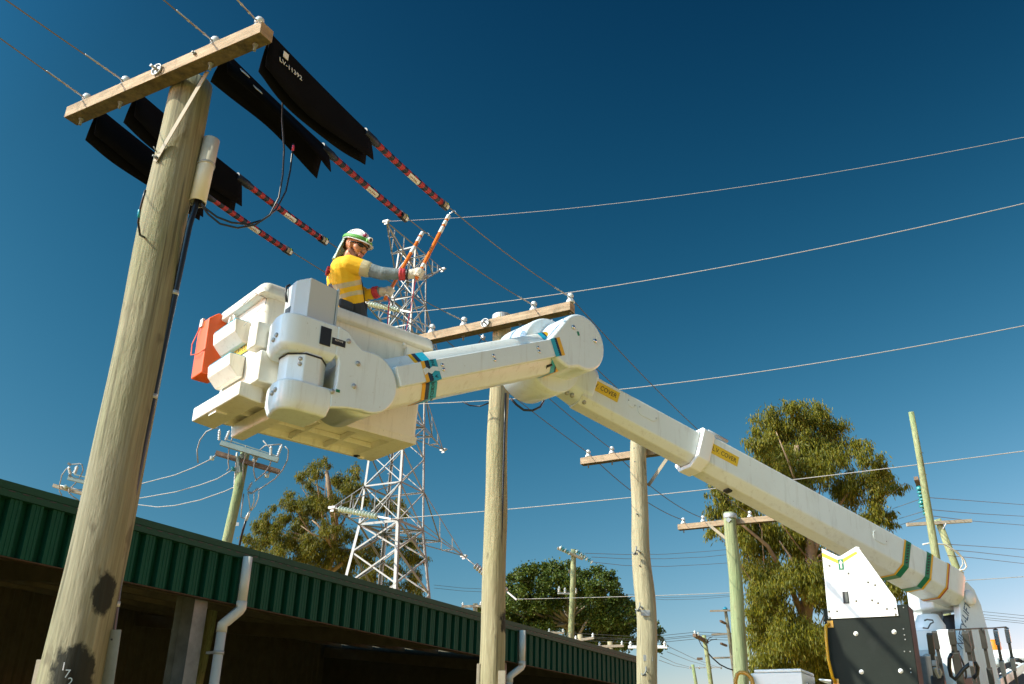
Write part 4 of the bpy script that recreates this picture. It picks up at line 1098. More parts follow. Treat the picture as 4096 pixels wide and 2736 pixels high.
# tall leaning green pole and the shorter one beside it
DR = 24.0
fr = far_pole('tall_pole', 'tall bare green pole at the right, leaning left above the boom base', (3646, 1648), (3758, 2236), DR, 0.155, 0.068, M['poleD'])
b = MB(); bar_px(b, (3664, 1913), (3674, 1940), DR - .3, 0.10, 0.10, dq=DR - .1); b.build('crossarm_end', M['timber2'], fr)
for i in range(6):
    x, y = 3676 + i * 4.2 + (i > 3) * (-8), 1952 + i * 14
    p = at(x, y, DR - .25); b = MB(); b.lathe(p, at(3700, 2000, DR) - at(3672, 1930, DR), [(0.03, -0.05), (0.05, -0.03), (0.085, -0.0), (0.08, 0.02), (0.03, 0.05)], 10); b.build('disc', M['teal'], fr)
for i in range(4):
    b = MB(); p = at(3694 + i * 2.6, 2010 + i * 14, DR - .2); b.lathe(p, V((0.5, -0.3, -0.8)), [(0.03, -0.05), (0.075, 0.0), (0.07, 0.02), (0.03, 0.05)], 10); b.build('disc', M['teal'], fr)
for q in ((3668, 1765), (3680, 1805), (3695, 1892), (3722, 2065), (3738, 2155)):
    b = MB(); p = at(*q, DR - .12); b.tube([p, p - cright * 0.0 + cright * 0.08 - ZV * 0.05], 0.008, 5); b.build('step_bolt', M['galvd'], fr)
DS = 28.0
fs = far_pole('short_pole', 'shorter pale green pole with a timber crossarm beside the tall leaning pole', (3751, 2077), (3783, 2240), DS, 0.14, 0.10, M['poleD'])
b = MB(); bar_px(b, (3627, 2099), (3886, 2083), DS - .15, 0.09, 0.09); b.build('crossarm', M['timberw'], fs)
b = MB(); bar_px(b, (3785, 2092), (3772, 2116), DS - .2, 0.04, 0.02); b.build('arm_brace', M['galv'], fs)
line('white_cable', [at(3690, 2178, 23.5), at(3720, 2172, 23.5), at(3780, 2178, 23.5), at(3830, 2208, 23.5), at(3858, 2240, 23.5), at(3866, 2266, 23.5), at(3858, 2278, 23.5), at(3836, 2282, 23.5)], 0.02, M['pvcw'], 'outer white cable loop behind the boom base', 'white cable loops', 6, 'cable')
line('white_cable', [at(3800, 2192, 23.6), at(3820, 2205, 23.6), at(3848, 2232, 23.6), at(3852, 2256, 23.6), at(3838, 2278, 23.6), at(3855, 2292, 23.6)], 0.015, M['pvcw'], 'inner white cable loop behind the boom base', 'white cable loops', 6, 'cable')

# small far group between the poles
DA = 42.0
fa = far_pole('far_pole', 'small green pole with a dark end-on crossarm left of the green pole', (2816, 2541), (2832, 2740), DA, 0.13, 0.09, M['poleD'])
b = MB(); bar_px(b, (2777, 2540), (2828, 2568), DA - 1.2, 0.14, 0.14, dq=DA + .3); b.build('crossarm', M['timber2'], fa)
b = MB(); bar_px(b, (2788, 2635), (2810, 2635), DA - .2, 0.1, 0.1); b.build('stub_arm', M['timber2'], fa)
for q in ((2779, 2534), (2793, 2541)):
    b = MB(); post_ins(b, at(q[0], q[1] + 3, DA - 1.1), ZV, 0.16, 0.06, 0, 2); b.build('pin_insulator', M['porc'], fa)
for pts in ([(2795, 2560), (2806, 2582), (2826, 2600)], [(2826, 2570), (2836, 2552), (2850, 2547)], [(2826, 2572), (2845, 2560), (2868, 2556)]):
    b = MB(); b.tube([at(*p, DA - .3) for p in pts], 0.018, 5); b.build('jumper', M['cable'], fa)
DB = 46.0
fb = far_pole('far_pole', 'tall dark pole with three pale crossarms just left of the green pole', (2901, 2434), (2926, 2740), DB, 0.16, 0.075, M['poleE'])
for q0_, q1_ in (((2840, 2444), (2962, 2441)), ((2846, 2538), (2975, 2533)), ((2852, 2632), (2990, 2628))):
    b = MB(); bar_px(b, q0_, q1_, DB - .15, 0.08, 0.08); b.build('crossarm', M['timberw'], fb)
for q0_, q1_ in (((2882, 2484), (2902, 2494)), ((2884, 2574), (2906, 2583))):
    b = MB(); bar_px(b, q0_, q1_, DB - 1.0, 0.09, 0.09, dq=DB); b.build('end_on_arm', M['timber2'], fb)
b = MB(); p = at(2901, 2434, DB); b.lathe(p, ZV, [(0.12, -0.05), (0.12, 0), (0.0, 0.1)], 10); b.build('cap', M['cyan'], fb)
DC = 52.0
fc = far_pole('far_pole', 'small greenish pole with one thin arm just right of the green pole', (2987, 2552), (3002, 2740), DC, 0.13, 0.09, M['poleD'])
b = MB(); bar_px(b, (2992, 2559), (3046, 2557), DC - .1, 0.07, 0.07); b.build('crossarm', M['timber2'], fc)
DD = 60.0
fd = far_pole('far_pole', 'short green pole with a long thin arm low between the two big poles', (2771, 2658), (2779, 2745), DD, 0.13, 0.10, M['poleD'])
b = MB(); bar_px(b, (2760, 2671), (2888, 2669), DD - .1, 0.07, 0.07); b.build('crossarm', M['galv'], fd)
for x in (2760, 2797, 2845, 2885):
    b = MB(); post_ins(b, at(x, 2676, DD - .1), ZV, 0.2, 0.06, 0, 2); b.build('pin_insulator', M['porcg'], fd)
# row of practice crossarms below the round tree
row = [(1902, 2428, (1846, 2426), (1928, 2424), 40, 'low pole top with a pale crossarm left of the middle pole above the shed roof'),
       (2278, 2548, (2193, 2530), (2256, 2532), 42, 'pale crossarm at the foot of the strain pole above the shed roof'),
       (2321, 2552, (2298, 2563), (2376, 2551), 36, 'short post with a tilted crossarm under the round tree'),
       (2441, 2580, (2392, 2587), (2494, 2583), 36, 'short green post with crossarm above the shed end'),
       (2600, 2580, (2513, 2588), (2668, 2588), 30, 'white crossarm partly hidden behind the crooked pole')]
for px, py, q0_, q1_, dd_, lb in row:
    rt_ = far_pole('practice_pole', lb, (px, py - 14), (px, py + 40), dd_, 0.11, 0.10, M['poleC'], 'low practice poles behind the shed')
    b = MB(); bar_px(b, q0_, q1_, dd_ - .12, 0.09, 0.09); b.build('crossarm', M['timberw'] if px != 2600 else M['plate'], rt_)
    for f in (0.06, 0.94):
        x = q0_[0] + (q1_[0] - q0_[0]) * f; y = q0_[1] + (q1_[1] - q0_[1]) * f
        b = MB(); post_ins(b, at(x, y - 2, dd_ - .12), ZV, 0.16, 0.06, 0, 2); b.build('pin_insulator', M['porc'], rt_)
# thin distant wires
def fw(pts, d0, d1, label, r=0.012, m=None):
    n_ = len(pts)
    line('distant_wire', [at(*p, d0 + (d1 - d0) * i / (n_ - 1)) for i, p in enumerate(pts)], r, m or M['thin'], label, 'thin wires strung between the distant poles', 5)
fw([(2340, 2213), (2500, 2218), (2660, 2217), (2820, 2206), (3010, 2190)], 45, 60, 'uppermost of three thin wires leaving the strain pole to the right')
fw([(2366, 2228), (2500, 2235), (2660, 2235), (2820, 2228), (3010, 2208)], 45, 60, 'middle of three thin wires leaving the strain pole to the right')
fw([(2368, 2248), (2500, 2262), (2660, 2266), (2820, 2258), (3010, 2245)], 45, 60, 'lowest of three thin wires leaving the strain pole to the right')
fw([(2500, 2376), (2660, 2390), (2800, 2387), (2990, 2376)], 60, 70, 'upper thin wire just below the lowest conductor')
fw([(2500, 2385), (2660, 2399), (2800, 2396), (2990, 2380)], 60, 70, 'lower thin wire just below the lowest conductor')
for k_, (a_, m_, c_, lb) in enumerate((((3710, 1990), (3900, 2004), (4110, 2020), 'highest thin wire right of the tall leaning pole'), ((3725, 2039), (3900, 2054), (4110, 2066), 'second thin wire right of the tall leaning pole'), ((3730, 2064), (3900, 2085), (4110, 2102), 'third thin wire right of the tall leaning pole'),
                                       ((3790, 2177), (3900, 2184), (4110, 2199), 'fourth thin wire right of the short pole'), ((3800, 2199), (3900, 2208), (4110, 2231), 'fifth thin wire right of the short pole'), ((3790, 2222), (3900, 2232), (4110, 2256), 'sixth thin wire right of the short pole'))):
    fw([a_, m_, c_], 26, 40, lb, 0.010)
for k_, y in enumerate((2440, 2452, 2463, 2471)):
    fw([(3650, y + 10), (3760, y - 6), (3870, y - 0), (4000, y + 13), (4110, y + 24)], 60, 60, ['highest', 'second', 'third', 'lowest'][k_] + ' of the four thin wires above the truck rack', 0.014)
for k_, (x0, y0, x1, y1) in enumerate(((3570, 2035, 3690, 1993), (3595, 2075, 3705, 2042), (3600, 2100, 3712, 2064))):
    fw([(x0, y0), (x1, y1)], 40, 26, ['highest', 'second', 'lowest'][k_] + ' thin wire between the gum tree and the tall leaning pole', 0.010)
for k_, y in enumerate((2541, 2552, 2558, 2568)):
    fw([(2050, y - 20), (2300, y - 8), (2520, y + 4), (2660, y), (2790, y - 13), (2900, y - 8), (3070, y - 5)], 45, 50, ['highest', 'second', 'third', 'lowest'][k_] + ' of the four thin wires at the small pole with the end-on arm', 0.012)
for k_, (x0, y0, x1, y1) in enumerate(((2672, 2585, 2880, 2672), (2668, 2607, 2850, 2668), (2640, 2624, 2765, 2670), (2636, 2640, 2760, 2674))):
    fw([(x0, y0), ((x0 + x1) / 2, (y0 + y1) / 2 + 6), (x1, y1)], 32, 58, ['highest', 'second', 'third', 'lowest'][k_] + ' thin wire falling right from the white crossarm', 0.009)
for k_, y in enumerate((2340, 2352)):
    fw([(1735, y), (1850, y + 12), (2000, y + 18)], 60, 60, ['upper', 'lower'][k_] + ' thin wire between the tower foot and the middle pole', 0.012)
fw([(2834, 2614), (2850, 2632), (2880, 2658), (2910, 2673), (2935, 2681)], 41, 41, 'black sagging cable left of the green pole', 0.03, M['cable'])
fw([(2995, 2675), (3015, 2667), (3040, 2644), (3060, 2617)], 43, 43, 'black sagging cable right of the green pole', 0.03, M['cable'])

# ------------------------------------------------------------------ trees
def leaf_cloud(clumps, per, lw, ll, droop, sub=7, subr=0.38, seed=1):
    g_ = np.random.default_rng(seed)
    P_, Rr = [], []
    for c, r in clumps:
        ns_ = int(7 + 12 * r)
        for _ in range(ns_):
            d = g_.normal(size=3); d /= np.linalg.norm(d)
            q = np.array(c) + d * r * 1.06 * (0.25 + 0.95 * g_.random()) * np.array([1, 1, 0.85])
            rs = min(r, 1.1) * subr * (0.6 + 0.8 * g_.random())
            k_ = int(per * rs * rs * 4)
            x = g_.normal(size=(k_, 3))
            P_.append(q + x * rs * 0.62 * np.array([1, 1, 1.0]))
    p = np.concatenate(P_); n_ = len(p)
    d = g_.normal(size=(n_, 3)) * (1 - droop) + np.array([0, 0, -1.0]) * droop * 1.6
    d /= np.linalg.norm(d, axis=1)[:, None]
    o = g_.normal(size=(n_, 3)); s = np.cross(d, o); s /= np.linalg.norm(s, axis=1)[:, None]
    L = ll * (0.6 + 0.8 * g_.random((n_, 1))); w_ = lw * (0.6 + 0.8 * g_.random((n_, 1)))
    v = np.stack([p, p + d * L * 0.5 + s * w_ * 0.5, p + d * L, p + d * L * 0.5 - s * w_ * 0.5], 1).reshape(-1, 3)
    return v, n_
def tree(name, label, base, clumps, trunk, limbs, lm, bm_, per, lw, ll, droop, seed, r0):
    root = thing(name, tuple(base), label, 'tree', 'trees beyond the yard')
    v, n_ = leaf_cloud(clumps, per, lw, ll, droop, seed=seed)
    me = bpy.data.meshes.new('crown')
    me.vertices.add(n_ * 4); me.vertices.foreach_set('co', (v - np.array(base)).astype(np.float32).ravel())
    me.loops.add(n_ * 4); me.loops.foreach_set('vertex_index', np.arange(n_ * 4, dtype=np.int32))
    me.polygons.add(n_); me.polygons.foreach_set('loop_start', np.arange(0, n_ * 4, 4, dtype=np.int32)); me.polygons.foreach_set('loop_total', np.full(n_, 4, dtype=np.int32))
    me.update(calc_edges=True); me.validate()
    me.materials.append(lm)
    o = bpy.data.objects.new('crown', me); COL.objects.link(o); o.parent = root; BASE[o.name] = BASE[root.name]
    b = MB(); n0 = len(trunk); b.tube(trunk, [r0 * (1 - 0.75 * i / (n0 - 1)) for i in range(n0)], 10)
    b.build('trunk', bm_, root)
    for pts, r in limbs:
        b = MB(); b.tube(pts, [r * (1 - 0.8 * i / (len(pts) - 1)) for i in range(len(pts))], 7); b.build('branch', bm_, root)
    return root
def clump_px(lst, conv, depth, spread, seed):
    g_ = random.Random(seed); out = []
    for x, y, r in lst:
        px, py, pr = conv(x, y, r)
        d = depth + g_.uniform(-spread, spread)
        out.append((tuple(at(px, py, d)), pr * d / F))
    return out
def limbs_to(root_pt, clumps, n_, r, seed, jit=0.5):
    g_ = random.Random(seed); out = []
    for c, cr_ in g_.sample(clumps, min(n_, len(clumps))):
        c = V(c); m_ = root_pt.lerp(c, 0.5) + V((g_.uniform(-jit, jit), g_.uniform(-jit, jit), g_.uniform(-jit, jit) - 0.2))
        m2 = root_pt.lerp(c, 0.8) + V((g_.uniform(-jit, jit), g_.uniform(-jit, jit), g_.uniform(-jit, jit))) * 0.6
        out.append(([root_pt, root_pt.lerp(m_, 0.5) + V((g_.uniform(-.2, .2), 0, 0)), m_, m2, c + V((0, 0, cr_ * 0.4))], r * g_.uniform(0.6, 1.1)))
    return out

z5 = lambda x, y, r: (2300 + x / 1.4675, 1400 + y / 1.4675, r / 1.4675)
DTR = 38.0
LR = [(1250, 340, 55), (1300, 400, 80), (1160, 430, 90), (1390, 400, 85), (1430, 360, 50), (1480, 470, 80), (1090, 560, 80), (1060, 500, 45), (1220, 560, 120), (1380, 560, 120), (1500, 590, 70), (1130, 690, 100), (1280, 710, 130), (1430, 700, 120),
      (1560, 640, 50), (1640, 560, 60), (1700, 620, 75), (1780, 690, 65), (1690, 780, 95), (1840, 750, 50), (1890, 810, 40), (1940, 790, 22), (1580, 830, 105), (1780, 870, 75), (1850, 960, 40), (1860, 1020, 35), (1740, 980, 70),
      (860, 830, 55), (800, 780, 30), (770, 840, 20), (850, 950, 65), (930, 890, 75), (800, 1050, 38), (770, 1090, 22), (950, 1040, 85), (1050, 980, 90), (1010, 860, 70), (1100, 1140, 105), (1240, 1080, 120), (1390, 1180, 130), (1030, 1290, 65), (1000, 1120, 50),
      (1140, 1340, 105), (1290, 1340, 125), (1090, 1450, 95), (1430, 1400, 110), (1050, 1530, 55), (1150, 1530, 110), (1260, 1640, 130), (1090, 1700, 90), (1340, 1760, 130), (1180, 1850, 120), (1390, 1920, 130), (1060, 1620, 50), (1130, 1960, 90),
      (1720, 1330, 60), (1800, 1330, 80), (1870, 1400, 75), (1950, 1470, 42), (1980, 1520, 28), (1760, 1420, 80), (1830, 1500, 60), (1600, 1350, 80), (1550, 1500, 120), (1620, 1650, 110), (1550, 1800, 130)]
cl = clump_px(LR, z5, DTR, 1.6, 5)
tb = at(3060, 3000, DTR); tb = V((tb.x, tb.y, 0))
def zp(x, y, d): return at(2300 + x / 1.4675, 1400 + y / 1.4675, d)
trunk = [tb, tb.lerp(zp(1330, 1800, DTR), 0.5), zp(1330, 1800, DTR), zp(1360, 1500, DTR), zp(1385, 1250, DTR), zp(1370, 1050, DTR), zp(1330, 800, DTR), zp(1300, 560, DTR)]
limbs = [([zp(1350, 1600, DTR), zp(1250, 1350, DTR), zp(1130, 1150, DTR - .6), zp(1010, 1050, DTR - .8), zp(900, 960, DTR - .8)], 0.13), ([zp(1385, 1250, DTR), zp(1440, 1080, DTR), zp(1560, 900, DTR), zp(1700, 700, DTR)], 0.12),
         ([zp(1350, 1500, DTR - .5), zp(1310, 1280, DTR - .9), zp(1200, 1120, DTR - 1)], 0.10), ([zp(1340, 1750, DTR), zp(1500, 1600, DTR), zp(1700, 1450, DTR), zp(1850, 1380, DTR)], 0.1),
         ([zp(1370, 1050, DTR - .4), zp(1340, 900, DTR - 1), zp(1250, 650, DTR - 1), zp(1180, 480, DTR - .8)], 0.09)]
limbs += limbs_to(zp(1385, 1250, DTR), cl[:27], 6, 0.045, 2) + limbs_to(zp(1340, 1700, DTR), cl[28:], 6, 0.045, 3)
tree('gum_tree', 'tall loose yellow-green gum tree behind the boom at the right', tb, cl, trunk, limbs, M['leafR'], M['bark'], 620, 0.043, 0.19, 0.66, 11, 0.38)

zl = lambda x, y, r: (1150 + x / 2.24, 1750 + y / 2.24, r / 2.24)
DTL = 58.0
LL = [(330, 195, 40), (365, 260, 35), (310, 240, 30), (150, 330, 60), (250, 310, 75), (110, 350, 35), (190, 420, 50), (610, 260, 38), (600, 330, 65), (480, 400, 80), (570, 440, 80), (420, 380, 40), (30, 520, 55), (60, 620, 85), (150, 600, 90), (290, 530, 90), (410, 590, 110), (550, 550, 85), (660, 450, 50), (680, 560, 60),
      (800, 600, 60), (870, 560, 45), (900, 620, 70), (1000, 600, 65), (1050, 670, 42), (250, 690, 105), (100, 780, 100), (-20, 720, 70), (360, 810, 90), (210, 920, 105), (60, 930, 100), (400, 960, 110), (590, 900, 85), (550, 1060, 100), (690, 1080, 90), (790, 1000, 75), (850, 870, 60), (1000, 950, 65), (1130, 940, 75), (1090, 1050, 90), (1200, 1080, 55),
      (1000, 1180, 75), (1140, 1230, 75), (1080, 1330, 75), (1180, 1380, 50), (300, 1080, 110), (130, 1090, 100), (-60, 900, 90), (-120, 800, 80), (-90, 1020, 100), (-200, 900, 90), (-260, 800, 70), (-180, 760, 55), (-280, 1000, 90), (-350, 900, 55), (-330, 1080, 70), (-120, 650, 40), (-200, 680, 40), (-60, 560, 35), (-240, 740, 30), (-380, 1010, 35), (700, 1250, 110), (500, 1220, 110), (880, 1150, 90), (900, 1350, 90), (-20, 1180, 100), (-200, 1150, 100)]
cl = clump_px(LL, zl, DTL, 2.2, 6)
tb = at(1290, 2980, DTL); tb = V((tb.x, tb.y, 0))
def zq(x, y, d=DTL): return at(1150 + x / 2.24, 1750 + y / 2.24, d)
trunk = [tb, tb.lerp(zq(330, 1250), 0.5), zq(330, 1250), zq(400, 1020), zq(430, 800), zq(380, 500), zq(350, 300)]
limbs = [([zq(330, 1250), zq(420, 1030, DTL - 1), zq(350, 880, DTL - 1.4), zq(270, 780, DTL - 1.4), zq(220, 740, DTL - 1.3)], 0.16), ([zq(400, 1020), zq(430, 850, DTL - 1.5), zq(425, 690, DTL - 1.6), zq(440, 600, DTL - 1.5)], 0.13), ([zq(400, 1000), zq(340, 900, DTL - 1.6), zq(230, 870, DTL - 2), zq(120, 790, DTL - 2)], 0.1), ([zq(380, 500), zq(370, 400), zq(330, 230)], 0.09), ([zq(330, 1250), zq(600, 1050), zq(900, 850), zq(1050, 700)], 0.14), ([zq(560, 420), zq(590, 330), zq(610, 270)], 0.07), ([zq(330, 470), zq(260, 430), zq(180, 350)], 0.06)]
limbs += limbs_to(zq(400, 1000), cl, 14, 0.09, 4)
tree('gum_tree', 'spreading gum tree behind the lattice tower and the shed roof at the left', tb, cl, trunk, limbs, M['leafL'], M['bark'], 340, 0.055, 0.23, 0.58, 12, 0.45)

zm = lambda x, y, r: (1800 + x / 2.13, 2000 + y / 2.13, r / 2.13)
DTM = 75.0
LM = [(1010, 545, 40), (820, 580, 55), (720, 610, 60), (900, 590, 70), (600, 610, 60), (540, 650, 50), (1060, 620, 60), (1150, 630, 50), (1240, 620, 60), (1320, 650, 55), (1390, 690, 50), (500, 740, 60), (640, 720, 90), (780, 700, 90), (930, 700, 90), (1120, 730, 80), (1250, 730, 85), (1380, 760, 60), (1420, 720, 25), (480, 860, 90), (600, 860, 100), (760, 860, 100), (900, 850, 90), (1080, 870, 90), (1230, 860, 100), (1370, 880, 90), (1480, 860, 70), (1540, 900, 45),
      (440, 960, 80), (560, 990, 100), (700, 990, 100), (850, 1000, 100), (1000, 1020, 90), (1150, 1010, 100), (1300, 1010, 100), (1450, 1000, 90), (1560, 980, 45), (640, 1090, 80), (780, 1100, 90), (1100, 1130, 100), (1250, 1150, 100), (1400, 1140, 100), (1520, 1110, 80), (1580, 1050, 35), (1200, 1240, 80), (1350, 1250, 80), (1500, 1230, 80), (1600, 1200, 50), (1750, 1060, 30), (1790, 1110, 32), (1770, 1180, 30), (1820, 1230, 32), (1700, 1150, 45), (1790, 1280, 25), (1680, 1250, 45), (290, 940, 45), (255, 960, 20), (350, 900, 60)]
cl = clump_px(LM, zm, DTM, 2.5, 8)
tb = at(2330, 2980, DTM); tb = V((tb.x, tb.y, 0))
def zr(x, y, d=DTM): return at(1800 + x / 2.13, 2000 + y / 2.13, d)
trunk = [tb, tb.lerp(zr(1050, 1250), 0.6), zr(1050, 1250), zr(1020, 1050), zr(980, 850), zr(960, 700)]
limbs = [([zr(1050, 1250), zr(1120, 1110, DTM - 1), zr(1180, 1010, DTM - 1.2), zr(1260, 930, DTM - 1)], 0.16), ([zr(1020, 1050), zr(900, 900, DTM - 1), zr(870, 780, DTM - 1.2)], 0.18), ([zr(1020, 1100), zr(720, 960, DTM - 1), zr(600, 940, DTM - 1)], 0.14), ([zr(1050, 1250), zr(1400, 1050), zr(1600, 1050)], 0.15)]
limbs += limbs_to(zr(1020, 1050), cl, 12, 0.13, 9)
tree('fig_tree', 'dense dark green rounded tree behind the shed roof in the centre', tb, cl, trunk, limbs, M['leafM'], M['barkd'], 260, 0.14, 0.19, 0.1, 13, 0.6)

# ------------------------------------------------------------------ bucket truck
truck = thing('bucket_truck', W(-0.85, 13.0, 0), 'white bucket truck with raised two-part boom and a black panelled rear rack', 'bucket truck')
az50 = R(50)
E1 = V((math.sin(az50), math.cos(az50), 0)); E2 = V((-E1.y, E1.x, 0)); T1 = V((-1.867, 6.318, 0))
def B(a, d, z): return T1 + E1 * a - E2 * d + ZV * z      # bucket frame: along, towards the viewer, height
# bucket shell
L0, L1, D0, D1, ZB, ZT = 0.05, 1.535, -0.055, -0.745, 3.985, 4.90
def rrect(a0, a1, d0, d1, r, z, n_=4):
    out = []
    for cx, cy, s in ((a1 - r, d0 - r, 0), (a0 + r, d0 - r, 90), (a0 + r, d1 + r, 180), (a1 - r, d1 + r, 270)):
        for i in range(n_ + 1):
            a = R(s + 90 * i / n_); out.append(B(cx + r * math.cos(a), cy + r * math.sin(a), z))
    return out
b = MB()
b.loft([rrect(L0 + .02, L1 - .02, D0 - .015, D1 + .015, 0.05, 4.02), rrect(L0 + .008, L1 - .008, D0 - .006, D1 + .006, 0.055, 4.35), rrect(L0, L1, D0, D1, 0.055, ZT - 0.02), rrect(L0 + .03, L1 - .03, D0 - .03, D1 + .03, 0.04, ZT - 0.02), rrect(L0 + .05, L1 - .05, D0 - .045, D1 + .045, 0.03, 4.06)], 0, True, True)
bucket = b.build('bucket', M['cream'], truck)
md = bucket.modifiers.new('es', 'EDGE_SPLIT'); md.split_angle = R(40)
b = MB()   # rolled rim
o_ = [(0.0, ZT - 0.10), (-0.052, ZT - 0.095), (-0.060, ZT - 0.085), (-0.050, ZT - 0.015), (-0.040, ZT), (0.02, ZT + 0.004), (0.035, ZT - 0.01), (0.035, ZT - 0.05)]
b.loft([rrect(L0 + e, L1 - e, D0 - e, D1 + e, 0.06 if e < 0 else 0.045, z) for e, z in o_], 0, False, True)
rim = b.build('rim', M['cream'], bucket)
md = rim.modifiers.new('es', 'EDGE_SPLIT'); md.split_angle = R(50)
# underside: perimeter and ribs round open pockets
b = MB()
def ub(a0, a1, d0, d1, z0=3.97, z1=4.019): b.box(B((a0 + a1) / 2, (d0 + d1) / 2, (z0 + z1) / 2), (abs(a1 - a0), abs(d1 - d0), z1 - z0), E1, E2, ZV)
def sq(a0, a1, d0, d1, z): return [B(a0, d0, z), B(a1, d0, z), B(a1, d1, z), B(a0, d1, z)]
b.loft([sq(L0 + .02, L1 - .02, D0 - .016, D1 + .016, 4.03), sq(L0 + .024, L1 - .024, D0 - .02, D1 + .02, 3.97), sq(L0 + .06, L1 - .22, D0 - .11, D1 + .05, 3.97), sq(L0 + .075, L1 - .235, D0 - .125, D1 + .065, 4.03)], 0, False)
b.build('floor_frame', M['cream'], bucket, 0.004)
for a in (0.70, 1.02):
    b = MB(); ub(a - .012, a + .012, D0 - .118, D1 + .058, 3.976); b.build('floor_rib', M['cream'], bucket, 0.004)
b = MB(); ub(L0 + .068, L1 - .228, -0.445, -0.42, 3.977, 4.0185); b.build('floor_rib', M['cream'], bucket, 0.004)
b = MB()
for a_, sg in ((0.29, 1),):
    b.prism([B(a_ - .075, 0.06, 3.985), B(a_ + .075, 0.06, 3.985), B(a_ + .055, 0.04, 3.89), B(a_ - .055, 0.04, 3.89)], E2 * 0.80)
b.build('support_beam', M['cream'], bucket, 0.012)
b = MB(); b.prism([B(-0.085, 0.02, 3.95), B(0.10, 0.02, 3.93), B(0.10, 0.02, 4.06), B(-0.085, 0.02, 4.06)], E2 * 0.80)
b.build('step_foot', M['cream'], bucket, 0.012)
b = MB(); b.lathe(B(1.33, -0.68, 3.969), -ZV, [(0.03, 0), (0.03, 0.004), (0.02, 0.004), (0.02, 0.0)], 12, 1, True); b.box(B(1.37, -0.68, 3.962), (0.05, 0.03, 0.018), E1, E2, ZV)
b.build('drain', [M['cream'], M['ink']], bucket)
b = MB(); b.box(B(-0.02, -0.45, 3.94), (0.09, 0.13, 0.02), E1, E2, ZV); b.build('drain_hook', M['cream'], bucket, 0.003)
b = MB(); b.box(B(1.33, -0.035, 4.70), (0.035, 0.04, 0.12), E1, E2, ZV); b.tube([B(1.28, -0.03, 4.77), B(1.28, 0.0, 4.77)], 0.015, 8); b.build('rope_hook', M['cream'], bucket, 0.008)
# tool trays on the sunny end
def tray(z0, z1, e0, e1_):
    b = MB(); A = L0 + 0.002
    sec_ = [(A, z1), (A, z0 - 0.02), (A - 0.04, z0 - 0.02), (A - 0.115, z0 + 0.055), (A - 0.125, z1 - 0.01), (A - 0.118, z1)]
    b.prism([B(a, -e0 + 0.0, z) for a, z in sec_], E2 * (e1_ - e0))
    t = b.build('tool_tray', M['cream'], bucket, 0.012, 3)
    b = MB(); b.box(B(A - 0.06, -(e0 + e1_) / 2, z1 + 0.003), (0.122, e1_ - e0 - 0.01, 0.006), E1, E2, ZV)
    t2 = b.build('tray_lining', M['cyan'], bucket, 0.002)
tray(4.50, 4.655, 0.27, 0.66); tray(4.225, 4.375, 0.275, 0.66)
b = MB(); b.box(B(L0 - 0.002, -0.43, 4.455), (0.004, 0.36, 0.075), E1, E2, ZV); b.build('warning_label', M['yellow'], bucket)
text_mesh('INSULATED', B(L0 - 0.0045, -0.43, 4.455), -E2, ZV, 0.06, M['ink'], bucket, 'label_lettering', 0.0006, sx=1.05)
b = MB(); b.box(B(L0 + .006 - 0.002, -0.17, 4.11), (0.004, 0.12, 0.05), E1, E2, ZV); b.build('maker_plate', M['label'], bucket)
text_mesh('MAX LOAD', B(L0 + .0005, -0.17, 4.118), -E2, ZV, 0.02, M['print'], bucket, 'plate_lettering', 0.0005)
b = MB(); b.tube([B(L0 - 0.03, -0.56 + 0.045 * math.cos(a), 4.74 + 0.075 * math.sin(a)) for a in [2 * math.pi * i / 16 for i in range(17)]], 0.014, 8); b.build('grab_ring', M['cream'], bucket)

# boom-tip rotator between bucket and jib
def arcp(c, r, a0, a1, n_=14): return [(c[0] + r * math.cos(R(a0 + (a1 - a0) * i / n_)), c[1] + r * math.sin(R(a0 + (a1 - a0) * i / n_))) for i in range(n_ + 1)]
CM = (0.715, 4.146); RM = 0.236
rot = MB()
pl = [(0.43, 4.50)] + [(0.50, 4.482), (0.575, 4.41), (0.63, 4.378)] + arcp(CM, RM, 98, -100, 26) + [(0.55, 3.90), (0.48, 3.885), (0.41, 3.868), (0.41, 4.012), (0.44, 4.018), (0.447, 4.06), (0.447, 4.22), (0.435, 4.26), (0.41, 4.268), (0.41, 4.50)]
rot.prism([B(a, 0.45, z) for a, z in pl], E2 * 0.055)
o = rot.build('rotator_plate', M['white'], truck, 0.014, 3)
def block(z0, z1, a0, zl0, name):
    b = MB()
    pln = [(0.42, 0.448)] + [(a0 + 0.13 + 0.13 * math.cos(R(a)), 0.448 - 0.10 + 0.10 * math.sin(R(a))) for a in range(90, 181, 15)] + [(a0, 0.27), (a0 + 0.04, 0.10), (0.42, 0.08)]
    b.loft([[B(a * 0.9 + 0.03, d * 0.86 + .03, zl0) for a, d in pln], [B(a, d, z0) for a, d in pln], [B(a, d, z1) for a, d in pln]], 0)
    return b.build(name, M['white'], truck, 0.018, 3)
ubk = block(4.265, 4.50, 0.0, 4.225, 'upper_bearing_block'); lbk = block(3.87, 4.01, 0.045, 3.80, 'lower_bearing_block')
b = MB(); b.box(B(0.022, 0.36, 4.38), (0.003, 0.004, 0.24), E1, E2, ZV); b.build('split_line', M['ink'], ubk)
b = MB(); b.prism([B(0.25 + 0.165 * math.cos(R(a)), 0.275 + 0.165 * math.sin(R(a)), 3.98) for a in range(22, 382, 45)], ZV * 0.26)
b.build('rotator_drum', M['white'], truck, 0.01)
b = MB(); b.prism([B(0.25 + 0.17 * math.cos(R(a)), 0.275 + 0.17 * math.sin(R(a)), 4.213) for a in range(22, 382, 45)], ZV * 0.012); b.build('drum_seal', M['black'], truck)
